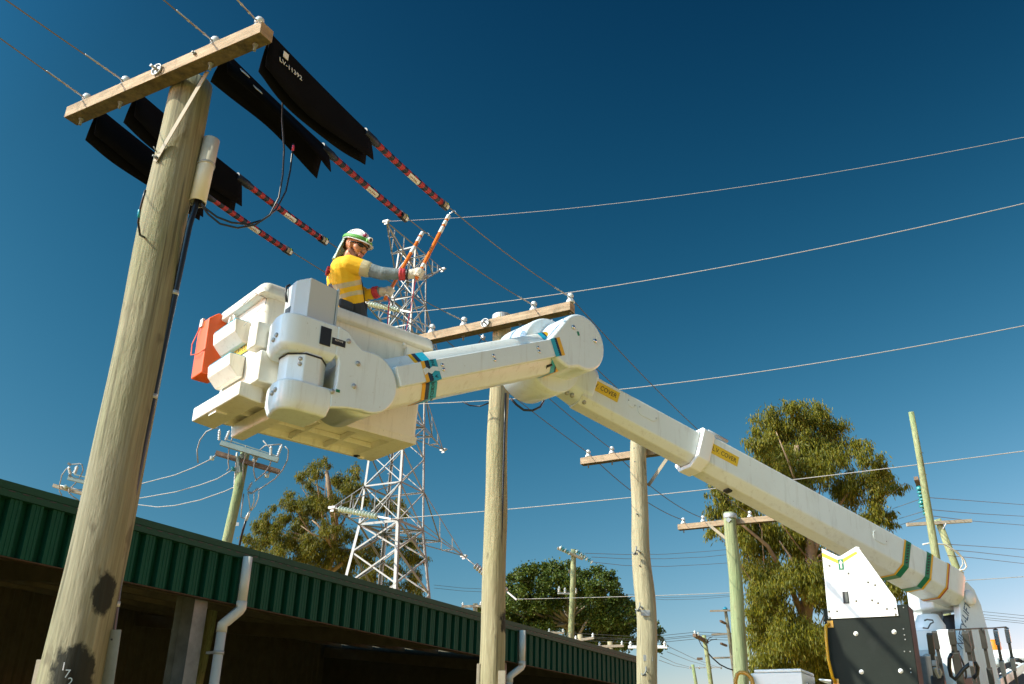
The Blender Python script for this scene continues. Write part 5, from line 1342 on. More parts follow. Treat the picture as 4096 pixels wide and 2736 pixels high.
b = MB(); b.box(B(0.2, 0.03, 4.17), (0.42, 0.20, 0.24), E1, E2, ZV); b.box(B(0.46, 0.0, 3.98), (0.14, 0.13, 0.20), E1, E2, ZV); b.box(B(0.2, 0.02, 4.42), (0.5, 0.14, 0.2), E1, E2, ZV)
b.build('bucket_bracket', M['cream'], truck, 0.015)
b = MB(); b.lathe(B(CM[0], 0.395, CM[1]), E2, [(RM - 0.006, 0), (RM - 0.006, 0.18), (RM - 0.012, 0.182), (RM - 0.012, 0.43)], 40, 0)
b.build('pivot_drum', M['white'], truck, 0)
b = MB(); b.box(B(0.315, 0.4515, 4.385), (0.088, 0.006, 0.14), E1, E2, ZV); b.build('service_window', M['black'], truck, 0.008)
b = MB(); b.box(B(0.425, 0.4515, 4.37), (0.11, 0.005, 0.05), E1, E2, ZV); b.build('control_decal', M['ink'], truck)
text_mesh('ROTATE', B(0.425, 0.4545, 4.38), E1, ZV, 0.018, M['label'], truck, 'decal_lettering', 0.0004)
def bolts(parent, pts, r=0.016, h=0.012, m='galv'):
    for a, d, z in pts:
        b = MB(); b.lathe(B(a, d, z), -E2, [(r * 1.25, 0), (r * 1.25, h * .35), (r, h * .35), (r * .9, h), (0.0, h * 1.15)], 10); b.build('bolt', M[m], parent)
bolts(truck, [(0.505, 0.45, 4.405), (0.60, 0.45, 4.255), (0.585, 0.45, 4.075), (0.415, 0.45, 3.99), (0.545, 0.45, 4.235 + .02)][:4])
for d, z, bl in ((0.33, 4.335, 0.0), (0.29, 4.31, 0.0), (0.33, 3.935, 0.045), (0.29, 3.92, 0.045)):
    b = MB(); b.lathe(B(bl, d, z), -E1, [(0.018, 0), (0.016, 0.012), (0, 0.014)], 10); b.build('bolt', M['galv'], truck)
for z in (4.14, 4.18):
    b = MB(); nn = (-E1 * 0.55 - E2 * 0.83).normalized(); c = B(0.25, 0.275, z) + nn * 0.155; b.lathe(c, nn, [(0.016, 0), (0.014, 0.01), (0, 0.012)], 10); b.build('bolt', M['galv'], truck)
b = MB(); b.box(B(0.46, 0.452, 4.005), (0.03, 0.004, 0.02), E1, E2, ZV); b.build('green_tag', M['green'], truck)
# control box with angled shield on top
b = MB()
pln = [(0.125, 0.12), (0.125, 0.27), (0.195, 0.36), (0.435, 0.33), (0.435, 0.12)]
b.loft([[B(a, d, 4.48) for a, d in pln], [B(a, d, z) for (a, d), z in zip(pln, (4.82, 4.84, 4.855, 4.845, 4.82))]], 0)
cb = b.build('control_box', M['greyp'], truck, 0.006)
b = MB(); b.loft([[B(0.437, 0.12, 4.51), B(0.437, 0.338, 4.51), B(0.450, 0.338, 4.51), B(0.450, 0.12, 4.51)], [B(0.437, 0.12, 4.855), B(0.437, 0.338, 4.855), B(0.450, 0.338, 4.855), B(0.450, 0.12, 4.855)]], 0); b.build('shield_edge', M['clear'], cb)
b = MB(); b.box(B(0.1245, 0.185, 4.60), (0.005, 0.08, 0.09), E1, E2, ZV); b.build('switch_recess', M['black'], cb, 0.003)
b = MB(); b.tube([B(0.118, 0.16, 4.70), B(0.106, 0.15, 4.77), B(0.11, 0.14, 4.83), B(0.14, 0.13, 4.86)], 0.009, 8); b.build('control_lever', M['black'], cb)

# jib
EE = (2.884, 5.134)
jx = V((EE[0] - CM[0], 0, EE[1] - CM[1])); JL = jx.length; jdx, jdz = jx.x / JL, jx.z / JL
def J(s, d, v): return B(CM[0] + jdx * s - jdz * v, d, CM[1] + jdz * s + jdx * v)
def octo(w, a, h, bb, f): return [f(w, -a), f(w, a), f(bb, h), f(-bb, h), f(-w, a), f(-w, -a), f(-bb, -h), f(bb, -h)]
def jring(s, w=0.155, a=0.085, h=0.185, bb=0.085, vo=-0.01, dc=0.245): return octo(w, a, h, bb, lambda x, y: J(s, dc + x, y + vo))
b = MB(); b.loft([jring(0.0), jring(2.2), jring(2.35, 0.16, 0.10, 0.20, 0.09)], 0)
jib = b.build('jib', M['boom'], truck, 0.016, 3)
b = MB(); b.loft([[J(0.262, 0.39, -0.082), J(0.262, 0.462, -0.082), J(0.262, 0.462, 0.080), J(0.262, 0.39, 0.080)], [J(2.08, 0.39, -0.082), J(2.08, 0.462, -0.082), J(2.08, 0.462, 0.080), J(2.08, 0.39, 0.080)]], 0)
jc = b.build('jib_cover', M['white'], truck, 0.008)
def jbolt(s, v, d=0.462):
    b = MB(); b.lathe(J(s, d, v), -E2, [(0.016, 0), (0.013, 0.008), (0, 0.010)], 10); b.build('bolt', M['chrome'], jc)
for s in (0.70, 1.26, 1.80):
    jbolt(s, 0.025); jbolt(s, -0.012)
b = MB(); b.lathe(J(1.93, 0.33, -0.13), (-E2 - ZV), [(0.02, 0.02), (0.02, 0.035), (0, .036)], 10); b.tube([J(1.93, 0.37, -0.14), J(1.99, 0.38, -0.135)], 0.012, 6); b.build('drain_plug', M['black'], jib)
def jband(s0, s1, m, name='tape_band', off=0.0025, cover=True):
    b = MB(); 
    f = 0.0025
    b.loft([jring(s0, 0.155 + f, 0.085 + f * .4, 0.185 + f, 0.085 + f * .4), jring(s1, 0.155 + f, 0.085 + f * .4, 0.185 + f, 0.085 + f * .4)], 0, False)
    if cover:
        b.loft([[J(s, 0.40, -0.082 - f), J(s, 0.462 + f, -0.082 - f), J(s, 0.462 + f, 0.080 + f), J(s, 0.40, 0.080 + f)] for s in (s0, s1)], 0, False)
    return b.build(name, m, jib)
jband(0.500, 0.535, M['amber']); jband(0.5355, 0.575, M['navy']); jband(0.5755, 0.655, M['cyan'])
jband(1.985, 2.040, M['cyan']); jband(2.0405, 2.062, M['navy']); jband(2.0625, 2.105, M['amber'])
for q, (x0, x1) in enumerate(((0.585, 0.645),)):
    yd = None
n45 = (V((0, 0, -1)) - E2 * 1.0).normalized()
jd = (E1 * jdx + ZV * jdz).normalized(); jv = (ZV * jdx - E1 * jdz).normalized()
lowout = (-E2 * 0.82 - jv * 0.57).normalized(); lowup = lowout.cross(jd).normalized()
c_low = (J(0.612, 0.245 + 0.155, -0.095) + J(0.612, 0.245 + 0.085, -0.195)) / 2 + lowout * 0.0045
if lowup.dot(ZV) < 0: lowup = -lowup
text_mesh('OR', c_low + lowup * 0.045, lowup, -jd, 0.045, M['navy'], jib, 'tape_lettering', 0.0006)
text_mesh('ATOR', c_low - lowup * 0.03, lowup, -jd, 0.045, M['navy'], jib, 'tape_lettering', 0.0006)
text_mesh('LINE', J(0.612, 0.4665, 0.045), jv, -jd, 0.042, M['navy'], jib, 'tape_lettering', 0.0006)
text_mesh('A', J(0.612, 0.4665, -0.055), jv, -jd, 0.042, M['navy'], jib, 'tape_lettering', 0.0006)
b = MB()
tear = [(0.50, 0.018), (0.535, 0.03), (0.56, 0.012), (0.60, 0.028), (0.655, 0.015), (0.655, -0.02), (0.61, -0.008), (0.57, -0.03), (0.545, -0.012), (0.505, -0.028)]
b.prism([J(s, 0.4675, v) for s, v in tear], E2 * 0.002); b.build('torn_patch', M['white'], jc)
for s0 in (0.50, 2.0):
    for k_ in range(9):
        v = -0.07 + k_ * 0.017
        b = MB(); b.box(J(0.572 if s0 < 1 else 2.04, 0.4655, v), (0.012, 0.0012, 0.009), jd, E2, jv); b.build('tape_pictogram', M['ink'], jib)
# elbow head on the jib
ol = [(1.98, 0.082)] + arcp((JL + 0.02, 0.0), 0.272, 120, -128, 30) + [(2.10, -0.20), (1.98, -0.082)]
b = MB(); b.prism([J(s, 0.462, v) for s, v in ol], E2 * 0.40)
eh = b.build('elbow_head', M['white'], truck, 0.028, 4)
for s, v in ((JL - 0.06, 0.15), (JL + 0.17, -0.01), ):
    b = MB(); b.lathe(J(s, 0.462, v), -E2, [(0.022, 0), (0.018, 0.012), (0.0, 0.014)], 12); b.build('bolt', M['chrome'], eh)
b = MB(); b.box(J(JL - 0.02, 0.4635, 0.085), (0.022, 0.003, 0.04), jd, E2, jv); b.build('green_tag', M['green'], eh)

# lower boom: inner and outer telescopic sections
S0, S1 = at(2352, 1566, 9.02), at(3800, 2343, 10.05)
bd = (S1 - S0); BL = bd.length; bd.normalize()
bn = bd.cross(ZV); bn.normalize()
if bn.dot(CAM - S0) < 0: bn = -bn
bv = bn.cross(bd).normalized()
if bv.z < 0: bv = -bv
def K(s, x, v): return S0 + bd * s + bn * x + bv * v
def bsec(s, w, a, h, bb, vo=0.0): return octo(w, a, h, bb, lambda x, y: K(s, x, y + vo))
def hsec(s, w, vt, vb, h, bb, e=0.0):
    w, vt, vb, h, bb = w + e, vt + e * .4, vb - e * .4, h + e, bb + e * .4
    return [K(s, x, y) for x, y in ((w, vb), (w, vt), (w * .8, vt + .012 + e * .6), (-w * .8, vt + .012 + e * .6), (-w, vt), (-w, vb), (-bb, -h), (bb, -h))]
def odim(s):
    t = min(max((s - s_col) / (BL - 0.5 - s_col), 0), 1)
    return (0.172 + 0.03 * t, 0.122 - 0.012 * t, -0.160 - 0.0 * t, 0.232 + 0.022 * t, 0.085 + 0.02 * t)
IDIM = (0.145, 0.100, -0.150, 0.212, 0.075)
def s_at(px, py):
    best = min(((K(s / 100, 0.16, 0), s / 100) for s in range(-60, int(BL * 100) + 60)), key=lambda t: (proj(t[0]) - V((px, py))).length)
    return best[1]
def proj(p):
    d = p - CAM; w = d.dot(fwd)
    return V((2048 + F * d.dot(cright) / w, 1368 - F * d.dot(cup) / w))
s_col = s_at(2805, 1795)
WI, AI, HI, BI = 0.145, 0.100, 0.195, 0.075
WO, AO, HO, BO = 0.172, 0.122, 0.235, 0.085
# knuckle head of the boom, behind the jib end
hc = on_plane(2212, 1420, B(0, 0.16, 0), E2)
b = MB(); b.lathe(hc, E2, [(0.345, 0.0), (0.360, 0.016), (0.360, 0.40), (0.345, 0.416)], 40)
b.build('boom_knuckle', M['white'], truck)
b = MB(); b.loft([bsec(-0.34, 0.13, 0.16, 0.21, 0.10, 0.06), bsec(-0.08, 0.16, 0.13, 0.215, 0.09, 0.02), bsec(0.015, WI + 0.010, AI + 0.007, HI + 0.010, BI)], 0)
b.build('boom_tip_casting', M['white'], truck, 0.03, 3)
for px, py in ((2197, 1558), (2225, 1548), (2195, 1580), (2292, 1537)):
    b = MB(); c = K(-0.15 - (2240 - px) * 0.002, 0.10, -0.17); b.lathe(c, (-bv + bn * .5), [(0.02, 0.0), (0.018, 0.03), (0, 0.032)], 10); b.build('bolt', M['galv'], truck)
b = MB(); b.loft([hsec(-0.1, *IDIM), hsec(s_col + 0.4, *IDIM)], 0)
ib = b.build('inner_boom', M['boom'], truck, 0.012, 3)
b = MB(); b.loft([hsec(s_, *odim(s_)) for s_ in (s_col, s_col + 1.0, s_col + 2.0, BL - 0.5, BL - 0.12)] + [hsec(BL - 0.02, *odim(BL), -0.012), hsec(BL + 0.05, *odim(BL), -0.05)], 0)
ob = b.build('outer_boom', M['boom'], truck, 0.014, 3)
b = MB()
b.loft([hsec(s_col - 0.05, *IDIM, 0.008), hsec(s_col - 0.05, *odim(s_col), 0.03), hsec(s_col + 0.07, *odim(s_col), 0.024), hsec(s_col + 0.10, *odim(s_col), 0.002)], 0, False)
b.build('boom_collar', M['plate'], truck, 0.010, 3)
def boom_label(px, py, parent, w, a, vo):
    s = s_at(px, py)
    b = MB(); b.box(K(s, w + 0.0025, vo), (0.335, 0.004, 0.105), bd, bn, bv); lb = b.build('cover_label', M['yellow'], parent)
    text_mesh('L.V. COVER', K(s, w + 0.005, vo), bd, bv, 0.066, M['ink'], parent, 'label_lettering', 0.0005, sx=0.86)
boom_label(2414, 1565, ib, WI, AI, 0.012); boom_label(2894, 1820, ob, odim(s_col + .1)[0], AO, -0.005)
def hatch(px, py, w, rx, ry, parent, vo):
    s = s_at(px, py); b = MB()
    pts = [K(s + (rx - ry) * (1 if -90 < a < 90 else -1) * (1 if rx > ry else 0) + ry * math.cos(R(a)), w + 0.001, vo + ry * math.sin(R(a))) for a in range(-90, 270, 15)]
    b.prism(pts, bn * 0.005); h_ = b.build('access_hatch', M['boom'], parent, 0.001)
    for sg in (-1, 1):
        b = MB(); b.lathe(K(s + sg * rx * 0.85, w + 0.006, vo - sg * ry * .2), bn, [(0.006, 0), (0.004, 0.003)], 8); b.build('screw', M['galvd'], parent)
hatch(2531, 1607, WI, 0.045, 0.045, ib, 0.03); hatch(2593, 1655, WI, 0.115, 0.062, ib, 0.02); hatch(3510, 2150, odim(3.4)[0], 0.095, 0.06, ob, 0.0)
def oband(s0, s1, m):
    b = MB(); b.loft([hsec(s0, *odim(s0), 0.003), hsec(s1, *odim(s1), 0.003)], 0, False); return b.build('tape_band', m, ob)
for px, py, ordr in ((3614, 2200, 1), (3708, 2252, -1)):
    s = s_at(px, py)
    if ordr > 0: oband(s - 0.035, s - 0.012, M['amber']); oband(s - 0.0115, s + 0.055, M['green'])
    else: oband(s - 0.05, s + 0.012, M['green']); oband(s + 0.0125, s + 0.036, M['amber'])
    for k_ in range(7):
        b = MB(); b.box(K(s + (0.022 if ordr > 0 else -0.02), odim(s)[0] + 0.0045, -0.12 + 0.032 * k_), (0.03, 0.002, 0.014), (bd + bv * .6).normalized(), bn, (bv - bd * .6).normalized()); b.build('tape_chevron', M['ink'], ob)
s = s_at(3782, 2292); oband(s - 0.02, s, M['amber']); oband(s + 0.0005, s + 0.016, M['redt'])
b = MB(); b.tube([K(s_col + 0.12, -0.02, HO + 0.03), K(s_col + 0.36, -0.02, HO + 0.03)], 0.02, 8); b.build('boom_hook', M['galv'], ob)
b = MB(); b.box(K(s_at(2935, 1925), 0.0, -HO - 0.006), (0.05, 0.08, 0.03), bd, bn, bv); b.build('cable_port', M['ink'], ob)

# turret
bh = V((bd.x, bd.y, 0)).normalized(); bm_ = ZV.cross(bh); bm_ = bm_ if bm_.dot(bn) > 0 else -bm_
TP = at(3867, 2392, 9.95); TPc = TP - bm_ * 0.30
def TQ(h, x, z): return V((TPc.x, TPc.y, 0)) + bh * h + bm_ * x + ZV * z
zp_ = TP.z
b = MB(); chk = [(-0.12, zp_ - 0.10), (-0.10, zp_ + 0.12), (0.04, zp_ + 0.18), (0.14, zp_ + 0.10), (0.20, zp_ - 0.05), (0.26, zp_ - 0.5), (0.30, zp_ - 1.2), (0.36, 1.2), (-0.30, 1.2), (-0.30, zp_ - 0.95), (-0.20, zp_ - 0.62), (-0.16, zp_ - 0.45)]
b.prism([TQ(h, 0.30, z) for h, z in chk], -bm_ * 0.09); tc_ = b.build('turret_cheek', M['white'], truck, 0.012)
b = MB(); b.prism([TQ(h, -0.21, z) for h, z in chk], -bm_ * 0.09); b.build('turret_cheek', M['white'], truck, 0.012)
b = MB(); b.box(TQ(0.12, 0.0, (1.2 + zp_ - 0.75) / 2), (0.30, 0.42, zp_ - 0.75 - 1.2), bh, bm_, ZV); b.box(TQ(-0.12, 0.0, (1.2 + zp_ - 1.0) / 2), (0.25, 0.42, zp_ - 1.0 - 1.2), bh, bm_, ZV)
b.build('turret_web', M['white'], truck, 0.02)
b = MB(); b.box(TQ(0.10, 0.0, zp_ - 0.45), (0.18, 0.41, 0.62), bh, bm_, ZV); b.build('turret_interior', M['black'], truck)
b = MB(); b.lathe(TQ(0.02, 0.305, zp_), bm_, [(0.075, -0.02), (0.075, 0.03), (0.06, 0.045), (0.0, 0.046)], 24); b.build('pivot_pin', M['plate'], truck)
b = MB(); b.lathe(TQ(-0.02, -0.10, zp_ + 0.0), bm_, [(0.075, -0.02), (0.075, 0.12), (0.06, 0.13), (0.0, 0.131)], 24); b.build('pivot_pin', M['plate'], truck)
b = MB(); b.loft([[TQ(h, x, z) for h, x in ((-0.36, -0.17), (-0.36, 0.17), (0.05, 0.17), (0.05, -0.17))] for z in (zp_ - 0.12, zp_ + 0.14)], 0); b.build('boom_hinge', M['white'], truck, 0.03)
b = MB(); b.tube([TQ(-0.14, 0.0, zp_ - 0.08), TQ(-0.10, 0.0, zp_ - 0.42)], 0.055, 16); b.tube([TQ(-0.10, 0, zp_ - 0.36), TQ(0, 0, zp_ - 0.9)], 0.08, 16, 1); b.build('lift_cylinder', [M['chrome'], M['black']], truck)
bz = on_plane(3868, 2535, TQ(0, 0.30, 2), bm_)
tdir = (on_plane(3870, 2410, TQ(0, 0.30, 2), bm_) - on_plane(3838, 2580, TQ(0, 0.30, 2), bm_)).normalized()
tupd = bm_.cross(tdir)
tmid = (on_plane(3868, 2440, TQ(0, 0.30, 2), bm_) + on_plane(3842, 2565, TQ(0, 0.30, 2), bm_)) / 2
text_mesh('NIFTY-LIFT', tmid + bm_ * 0.003, tdir, tupd, 0.115, M['text'], truck, 'boom_lettering', 0.001, sx=0.93, shear=0.25)
# deck, rear panel and rest plate
b = MB(); b.box(W(-0.85, 12.4, 1.08), (2.35, 6.6, 0.16), N, U, ZV); b.build('deck', M['galvd'], truck, 0.01)
b = MB(); b.box(W(-0.85, 13.6, 0.82), (0.85, 9.6, 0.24), N, U, ZV); b.build('chassis_frame', M['black'], truck, 0.01)
UP = 9.02
def PT(px, py, u=UP): return on_plane(px, py, U * u, U)
tl, tr_ = PT(3293, 2440), PT(3632, 2417)
nl, nr_ = tl.dot(N), PT(3668, 2650).dot(N)
b = MB(); zt_p = tr_.z
nR = PT(3631, 2420).dot(N); nL = PT(3293, 2440).dot(N)
b.box(W((nL + nR) / 2, UP + 0.16, (zt_p + 1.16) / 2), (nR - nL, 0.32, zt_p - 1.16), N, U, ZV)
bp_ = b.build('rear_panel', M['darkpanel'], truck, 0.006)
pp = [PT(3287, 2200, UP - 0.012), PT(3358, 2234, UP - 0.012), PT(3425, 2194, UP - 0.012), PT(3438, 2196, UP - 0.012), PT(3583, 2396, UP - 0.012), PT(3594, 2463, UP - 0.012), PT(3313, 2476, UP - 0.012)]
b = MB(); b.prism(pp, U * 0.010); rp_ = b.build('boom_rest_plate', M['plate'], truck, 0.002)
cup_ = MB(); cup_.prism([pp[0], pp[1], pp[2], pp[3] + ZV * 0.004, pp[3] + ZV * 0.016, pp[2] + ZV * 0.018, pp[1] + ZV * 0.016, pp[0] + ZV * 0.016], U * 0.14); cup_.build('rest_cradle', M['plate'], truck, 0.002)
stp = [PT(3288.5, 2210, UP - 0.0135), PT(3358, 2243, UP - 0.0135), PT(3424, 2205, UP - 0.0135), PT(3430, 2213, UP - 0.0135), PT(3370, 2247 + 5, UP - 0.0135), PT(3357, 2257, UP - 0.0135), PT(3289, 2226, UP - 0.0135)]
b = MB(); b.prism(stp, U * 0.001); b.build('lemon_stripe', M['lemon'], rp_)
c_ = PT(3364, 2258, UP - 0.014)
b = MB(); b.box(c_, (0.046, 0.0014, 0.095), N, U, ZV); b.build('arrow_label', M['green'], rp_)
b = MB(); b.prism([c_ - U * 0.0016 + N * x + ZV * z for x, z in ((-0.007, -0.035), (0.007, -0.035), (0.007, 0.012), (0.019, 0.008), (0, 0.042), (-0.019, 0.008), (-0.007, 0.012))], U * 0.001); b.build('arrow_print', M['label'], rp_)
for q in ((3317, 2262), (3393, 2293), (3471, 2328), (3499, 2339), (3424, 2403), (3487, 2400), (3511, 2411), (3546, 2434), (3579, 2433), (3316, 2445), (3347, 2444), (3319, 2471), (3582, 2457)):
    b = MB(); b.lathe(PT(*q, UP - 0.012), -U, [(0.011, 0), (0.011, 0.005), (0.006, 0.005), (0.006, 0.012), (0, .012)], 6); b.build('bolt', M['galv'], rp_)
b = MB(); c = PT(3383, 2390, UP - 0.014); b.box(c, (0.05, 0.003, 0.105), N, U, ZV); b.build('spring_slot', M['ink'], rp_)
b = MB(); b.tube([c - U * 0.008 + N * 0.008 - ZV * 0.045 + N * 0.012 * math.cos(a) + ZV * a * 0.0012 for a in [i * 0.7 for i in range(112)]], 0.0028, 5); b.build('spring', M['galvd'], rp_)
for q in ((3424, 2535), (3577, 2528), (3446, 2688), (3603, 2684)):
    b = MB(); b.lathe(PT(*q, UP), -U, [(0.020, 0), (0.020, 0.004), (0.009, 0.004), (0.008, 0.012), (0, .012)], 16); b.build('dome_bolt', M['plate'], bp_)
for q in ((3614, 2516), (3618, 2540), (3621, 2558), (3618, 2606), (3641, 2606), (3642, 2675), (3644, 2690), (3614, 2430)):
    b = MB(); b.lathe(PT(*q, UP), -U, [(0.006, 0), (0.005, 0.004), (0, .004)], 8); b.build('rivet', M['galv'], bp_)
hp = [PT(3317, 2497), PT(3308, 2505), PT(3310, 2560), PT(3318, 2640), PT(3335, 2710), PT(3342, 2730)]
hh = [hp[0] - U * 0.005] + [p - U * 0.055 for p in hp[1:-1]] + [hp[-1] - U * 0.005]
b = MB(); b.tube(hh, 0.014, 12); b.box(hp[0] + N * 0.01, (0.05, 0.012, 0.06), N, U, ZV); b.box(hp[-1] + N * 0.005, (0.05, 0.012, 0.06), N, U, ZV)
b.build('grab_handle', M['handle'], truck)
# rack of dark posts along the right of the deck
z55 = lambda x, y: (3600 + x / 3.597, 2300 + y / 3.597)
def rpost(x0, y0, x1, y1, d0, w, pads, m='post', nm='rack_post'):
    p, q = at(*z55(x0, y0), d0), at(*z55(x1, y1), d0)
    dv = (p - q).normalized()
    q2 = q - dv * max(0.0, (q.z - 1.16) / max(dv.z, .2))
    b = MB(); w = w * 0.56
    b.bar(q2, p, w * 0.62, w * 0.62, U)
    o = b.build(nm, M['post'], truck, 0.004)
    for f0, f1, ww, mm in pads:
        a_, c2 = p.lerp(q, f0), p.lerp(q, f1); b = MB(); b.bar(a_, c2, w * ww, w * ww, U); b.build('post_pad', M[mm], o, 0.004)
rpost(490, 815, 640, 1560, 8.9, 0.085, [(0.0, 0.33, 1.0, 'post')]); rpost(425, 845, 500, 1400, 8.7, 0.095, [(0.0, 0.52, 1.0, 'post')])
rpost(735, 800, 880, 1560, 8.9, 0.125, [(0.0, 0.25, .85, 'post'), (0.40, 1.0, 1.0, 'post')]); rpost(935, 820, 1080, 1560, 9.0, 0.105, [(0.0, 0.38, 1.0, 'post')])
rpost(985, 790, 1110, 1450, 9.3, 0.085, [(0.0, 0.40, 1.0, 'post')]); rpost(1170, 775, 1325, 1560, 9.5, 0.095, [(0.0, 0.35, 1.0, 'post'), (0.72, 1.0, 1.0, 'post')])
rpost(1370, 775, 1500, 1450, 9.9, 0.085, [(0.02, 0.33, 1.0, 'chrome'), (0.68, 1.0, 1.0, 'galv')]); rpost(1530, 755, 1645, 1370, 10.3, 0.085, [(0.02, 0.35, 1.0, 'chrome'), (0.70, 1.0, 1.0, 'galv')])
b = MB(); b.tube([at(*z55(730, 792), 8.9), at(*z55(960, 778), 9.2), at(*z55(1165, 768), 9.5), at(*z55(1330, 765), 9.9), at(*z55(1525, 748), 10.3)], 0.008, 6); b.build('rack_top_rail', M['post'], truck)
b = MB(); b.bar(at(*z55(1430, 1560), 9.7), at(*z55(1790, 1320), 11.3), 0.03, 0.09, ZV); b.build('side_rail', M['plate'], truck, 0.004)
for f in (0.12, 0.3, 0.5, 0.7):
    b = MB(); c = at(*z55(1430, 1560), 9.7).lerp(at(*z55(1790, 1320), 11.3), f); b.lathe(c - U * 0.02, -U, [(0.012, 0), (0.012, 0.004)], 8); b.build('rail_hole', M['ink'], truck)
b = MB(); b.bar(at(*z55(880, 1540), 9.3), at(*z55(1540, 1480), 10.6), 0.07, 0.07, ZV); b.build('rack_base', M['post'], truck, 0.006)
b = MB(); b.tube([at(*z55(x, y), 8.75) for x, y in ((745, 1130), (710, 1200), (708, 1330), (735, 1450), (790, 1500), (850, 1440), (920, 1350), (1000, 1280), (1090, 1270), (1120, 1330), (1110, 1430), (1050, 1490))], 0.018, 10); b.build('suction_hose', M['cable'], truck)
b = MB(); b.tube([at(*z55(x, y), 9.1) for x, y in ((860, 1165), (910, 1270), (945, 1380), (950, 1460), (910, 1520))], 0.010, 6); b.build('hydraulic_hose', M['cable'], truck)
b = MB(); b.box(at(*z55(1025, 1280), 8.7), (0.035, 0.04, 0.05), N, U, ZV); b.build('hose_clamp', M['galv'], truck, 0.006)
b = MB(); b.box(at(*z55(495, 1270), 8.65), (0.04, 0.04, 0.05), N, U, ZV); b.tube([at(*z55(490, 1330), 8.6), at(*z55(520, 1400), 8.6), at(*z55(560, 1480), 8.6)], 0.015, 8); b.tube([at(*z55(560, 1350), 8.6), at(*z55(590, 1400), 8.6), at(*z55(570, 1480), 8.6)], 0.012, 8); b.build('shackle_clamp', M['galv'], truck, 0.004)
b = MB(); b.box(at(*z55(560, 1580), 8.7), (0.12, 0.12, 0.16), N, U, ZV); b.build('winch_body', M['black'], truck, 0.02)
# white valve cabinet, stanchion and front of the deck
zc0 = at(*z55(250, 800), 9.6)
b = MB(); c = at(*z55(400, 1180), 9.6); b.box(V((c.x, c.y, (zc0.z + 1.16) / 2)), (0.50, 0.35, zc0.z - 1.16), N, U, ZV); vc = b.build('valve_cabinet', M['plate'], truck, 0.012)
b = MB(); c = at(*z55(420, 715), 9.75); b.lathe(c - ZV * 0.14, ZV, [(0.155, 0), (0.155, 0.13), (0.10, 0.235), (0.0, 0.245)], 20); b.build('filler_dome', M['plate'], truck)
b = MB(); b.tube([at(*z55(x, y), 9.5) for x, y in ((330, 760), (400, 770), (440, 700), (480, 680), (470, 650), (390, 640), (350, 655))], 0.008, 6); b.build('lashing_cord', M['post'], truck)
b = MB(); b.box(at(*z55(375, 1230), 9.38), (0.17, 0.02, 0.2), N, U, ZV); b.tube([at(*z55(320, 1160), 9.35), at(*z55(380, 1135), 9.35), at(*z55(440, 1160), 9.35)], 0.008, 6); b.build('cabinet_door', M['greyp'], vc, 0.004)
b = MB(); b.box(at(*z55(375, 1420), 9.3), (0.26, 0.12, 0.32), N, U, ZV); b.build('dark_locker', M['post'], truck, 0.01)
b = MB(); c = at(*z55(255, 730), 10.4); b.box(V((c.x, c.y, c.z - 0.3)), (0.16, 0.3, 0.9), N, U, ZV); b.build('white_post', M['white'], truck, 0.01)
# cab, lockers and beacon
DCB = 13.2
ctop = at(*z55(1420, 1172), DCB)
b = MB(); b.box(V((ctop.x, ctop.y, ctop.z - 0.07)) + N * 0.45, (2.2, 1.7, 0.14), N, U, ZV); b.build('cab_roof', M['plate'], truck, 0.05, 3)
b = MB(); b.box(V((ctop.x, ctop.y, (ctop.z - 0.14 + 0.7) / 2)) + N * 0.45, (2.1, 1.6, ctop.z - 0.14 - 0.7), N, U, ZV); cabb = b.build('cab', M['plate'], truck, 0.06, 3)
b = MB(); b.box(V((ctop.x, ctop.y, ctop.z - 0.55)) + N * 0.45 - U * 0.805, (1.6, 0.02, 0.5), N, U, ZV); b.build('rear_window', M['black'], cabb, 0.01)
for x0, y0, x1, y1 in ((1110, 1195, 1225, 1330), (1240, 1195, 1300, 1330), (1310, 1195, 1440, 1330), (1450, 1210, 1580, 1330)):
    p, q = at(*z55(x0, y0), 12.2), at(*z55(x1, y1), 12.2); b = MB(); c = (p + q) / 2; b.box(c, (abs((q - p).dot(cright)), 0.3, abs(p.z - q.z)), N, U, ZV); b.build('roof_locker', M['greyp'], truck, 0.03)
bcn = at(*z55(1363, 1165), 12.9)
b = MB(); b.lathe(bcn, ZV, [(0.115, -0.02), (0.115, 0.02), (0.10, 0.02)], 20); bb_ = b.build('beacon_base', M['black'], truck)
b = MB(); b.lathe(bcn + ZV * 0.02, ZV, [(0.105, 0), (0.108, 0.02), (0.102, 0.05), (0.108, 0.08), (0.102, 0.11), (0.106, 0.15), (0.095, 0.185), (0.0, 0.19)], 24); b.build('beacon_lens', M['amberl'], truck)
b = MB(); b.bar(at(*z55(1380, 1400), 11.6), at(*z55(1560, 1290), 11.6), 0.10, 0.06, ZV); b.bar(at(*z55(1560, 1290), 11.6), at(*z55(1720, 1350), 11.6), 0.10, 0.06, ZV); b.build('dark_strut', M['black'], truck)
b = MB(); b.tube([at(*z55(1650, 1220), 12), at(*z55(1710, 1225), 12), at(*z55(1770, 1260), 12), at(*z55(1800, 1320), 12)], 0.025, 8); b.build('grab_bar', M['black'], truck)
b = MB(); b.tube([at(*z55(1050, 700), 13.4), at(*z55(1085, 315), 13.4)], 0.008, 5); b.build('aerial', M['post'], truck)
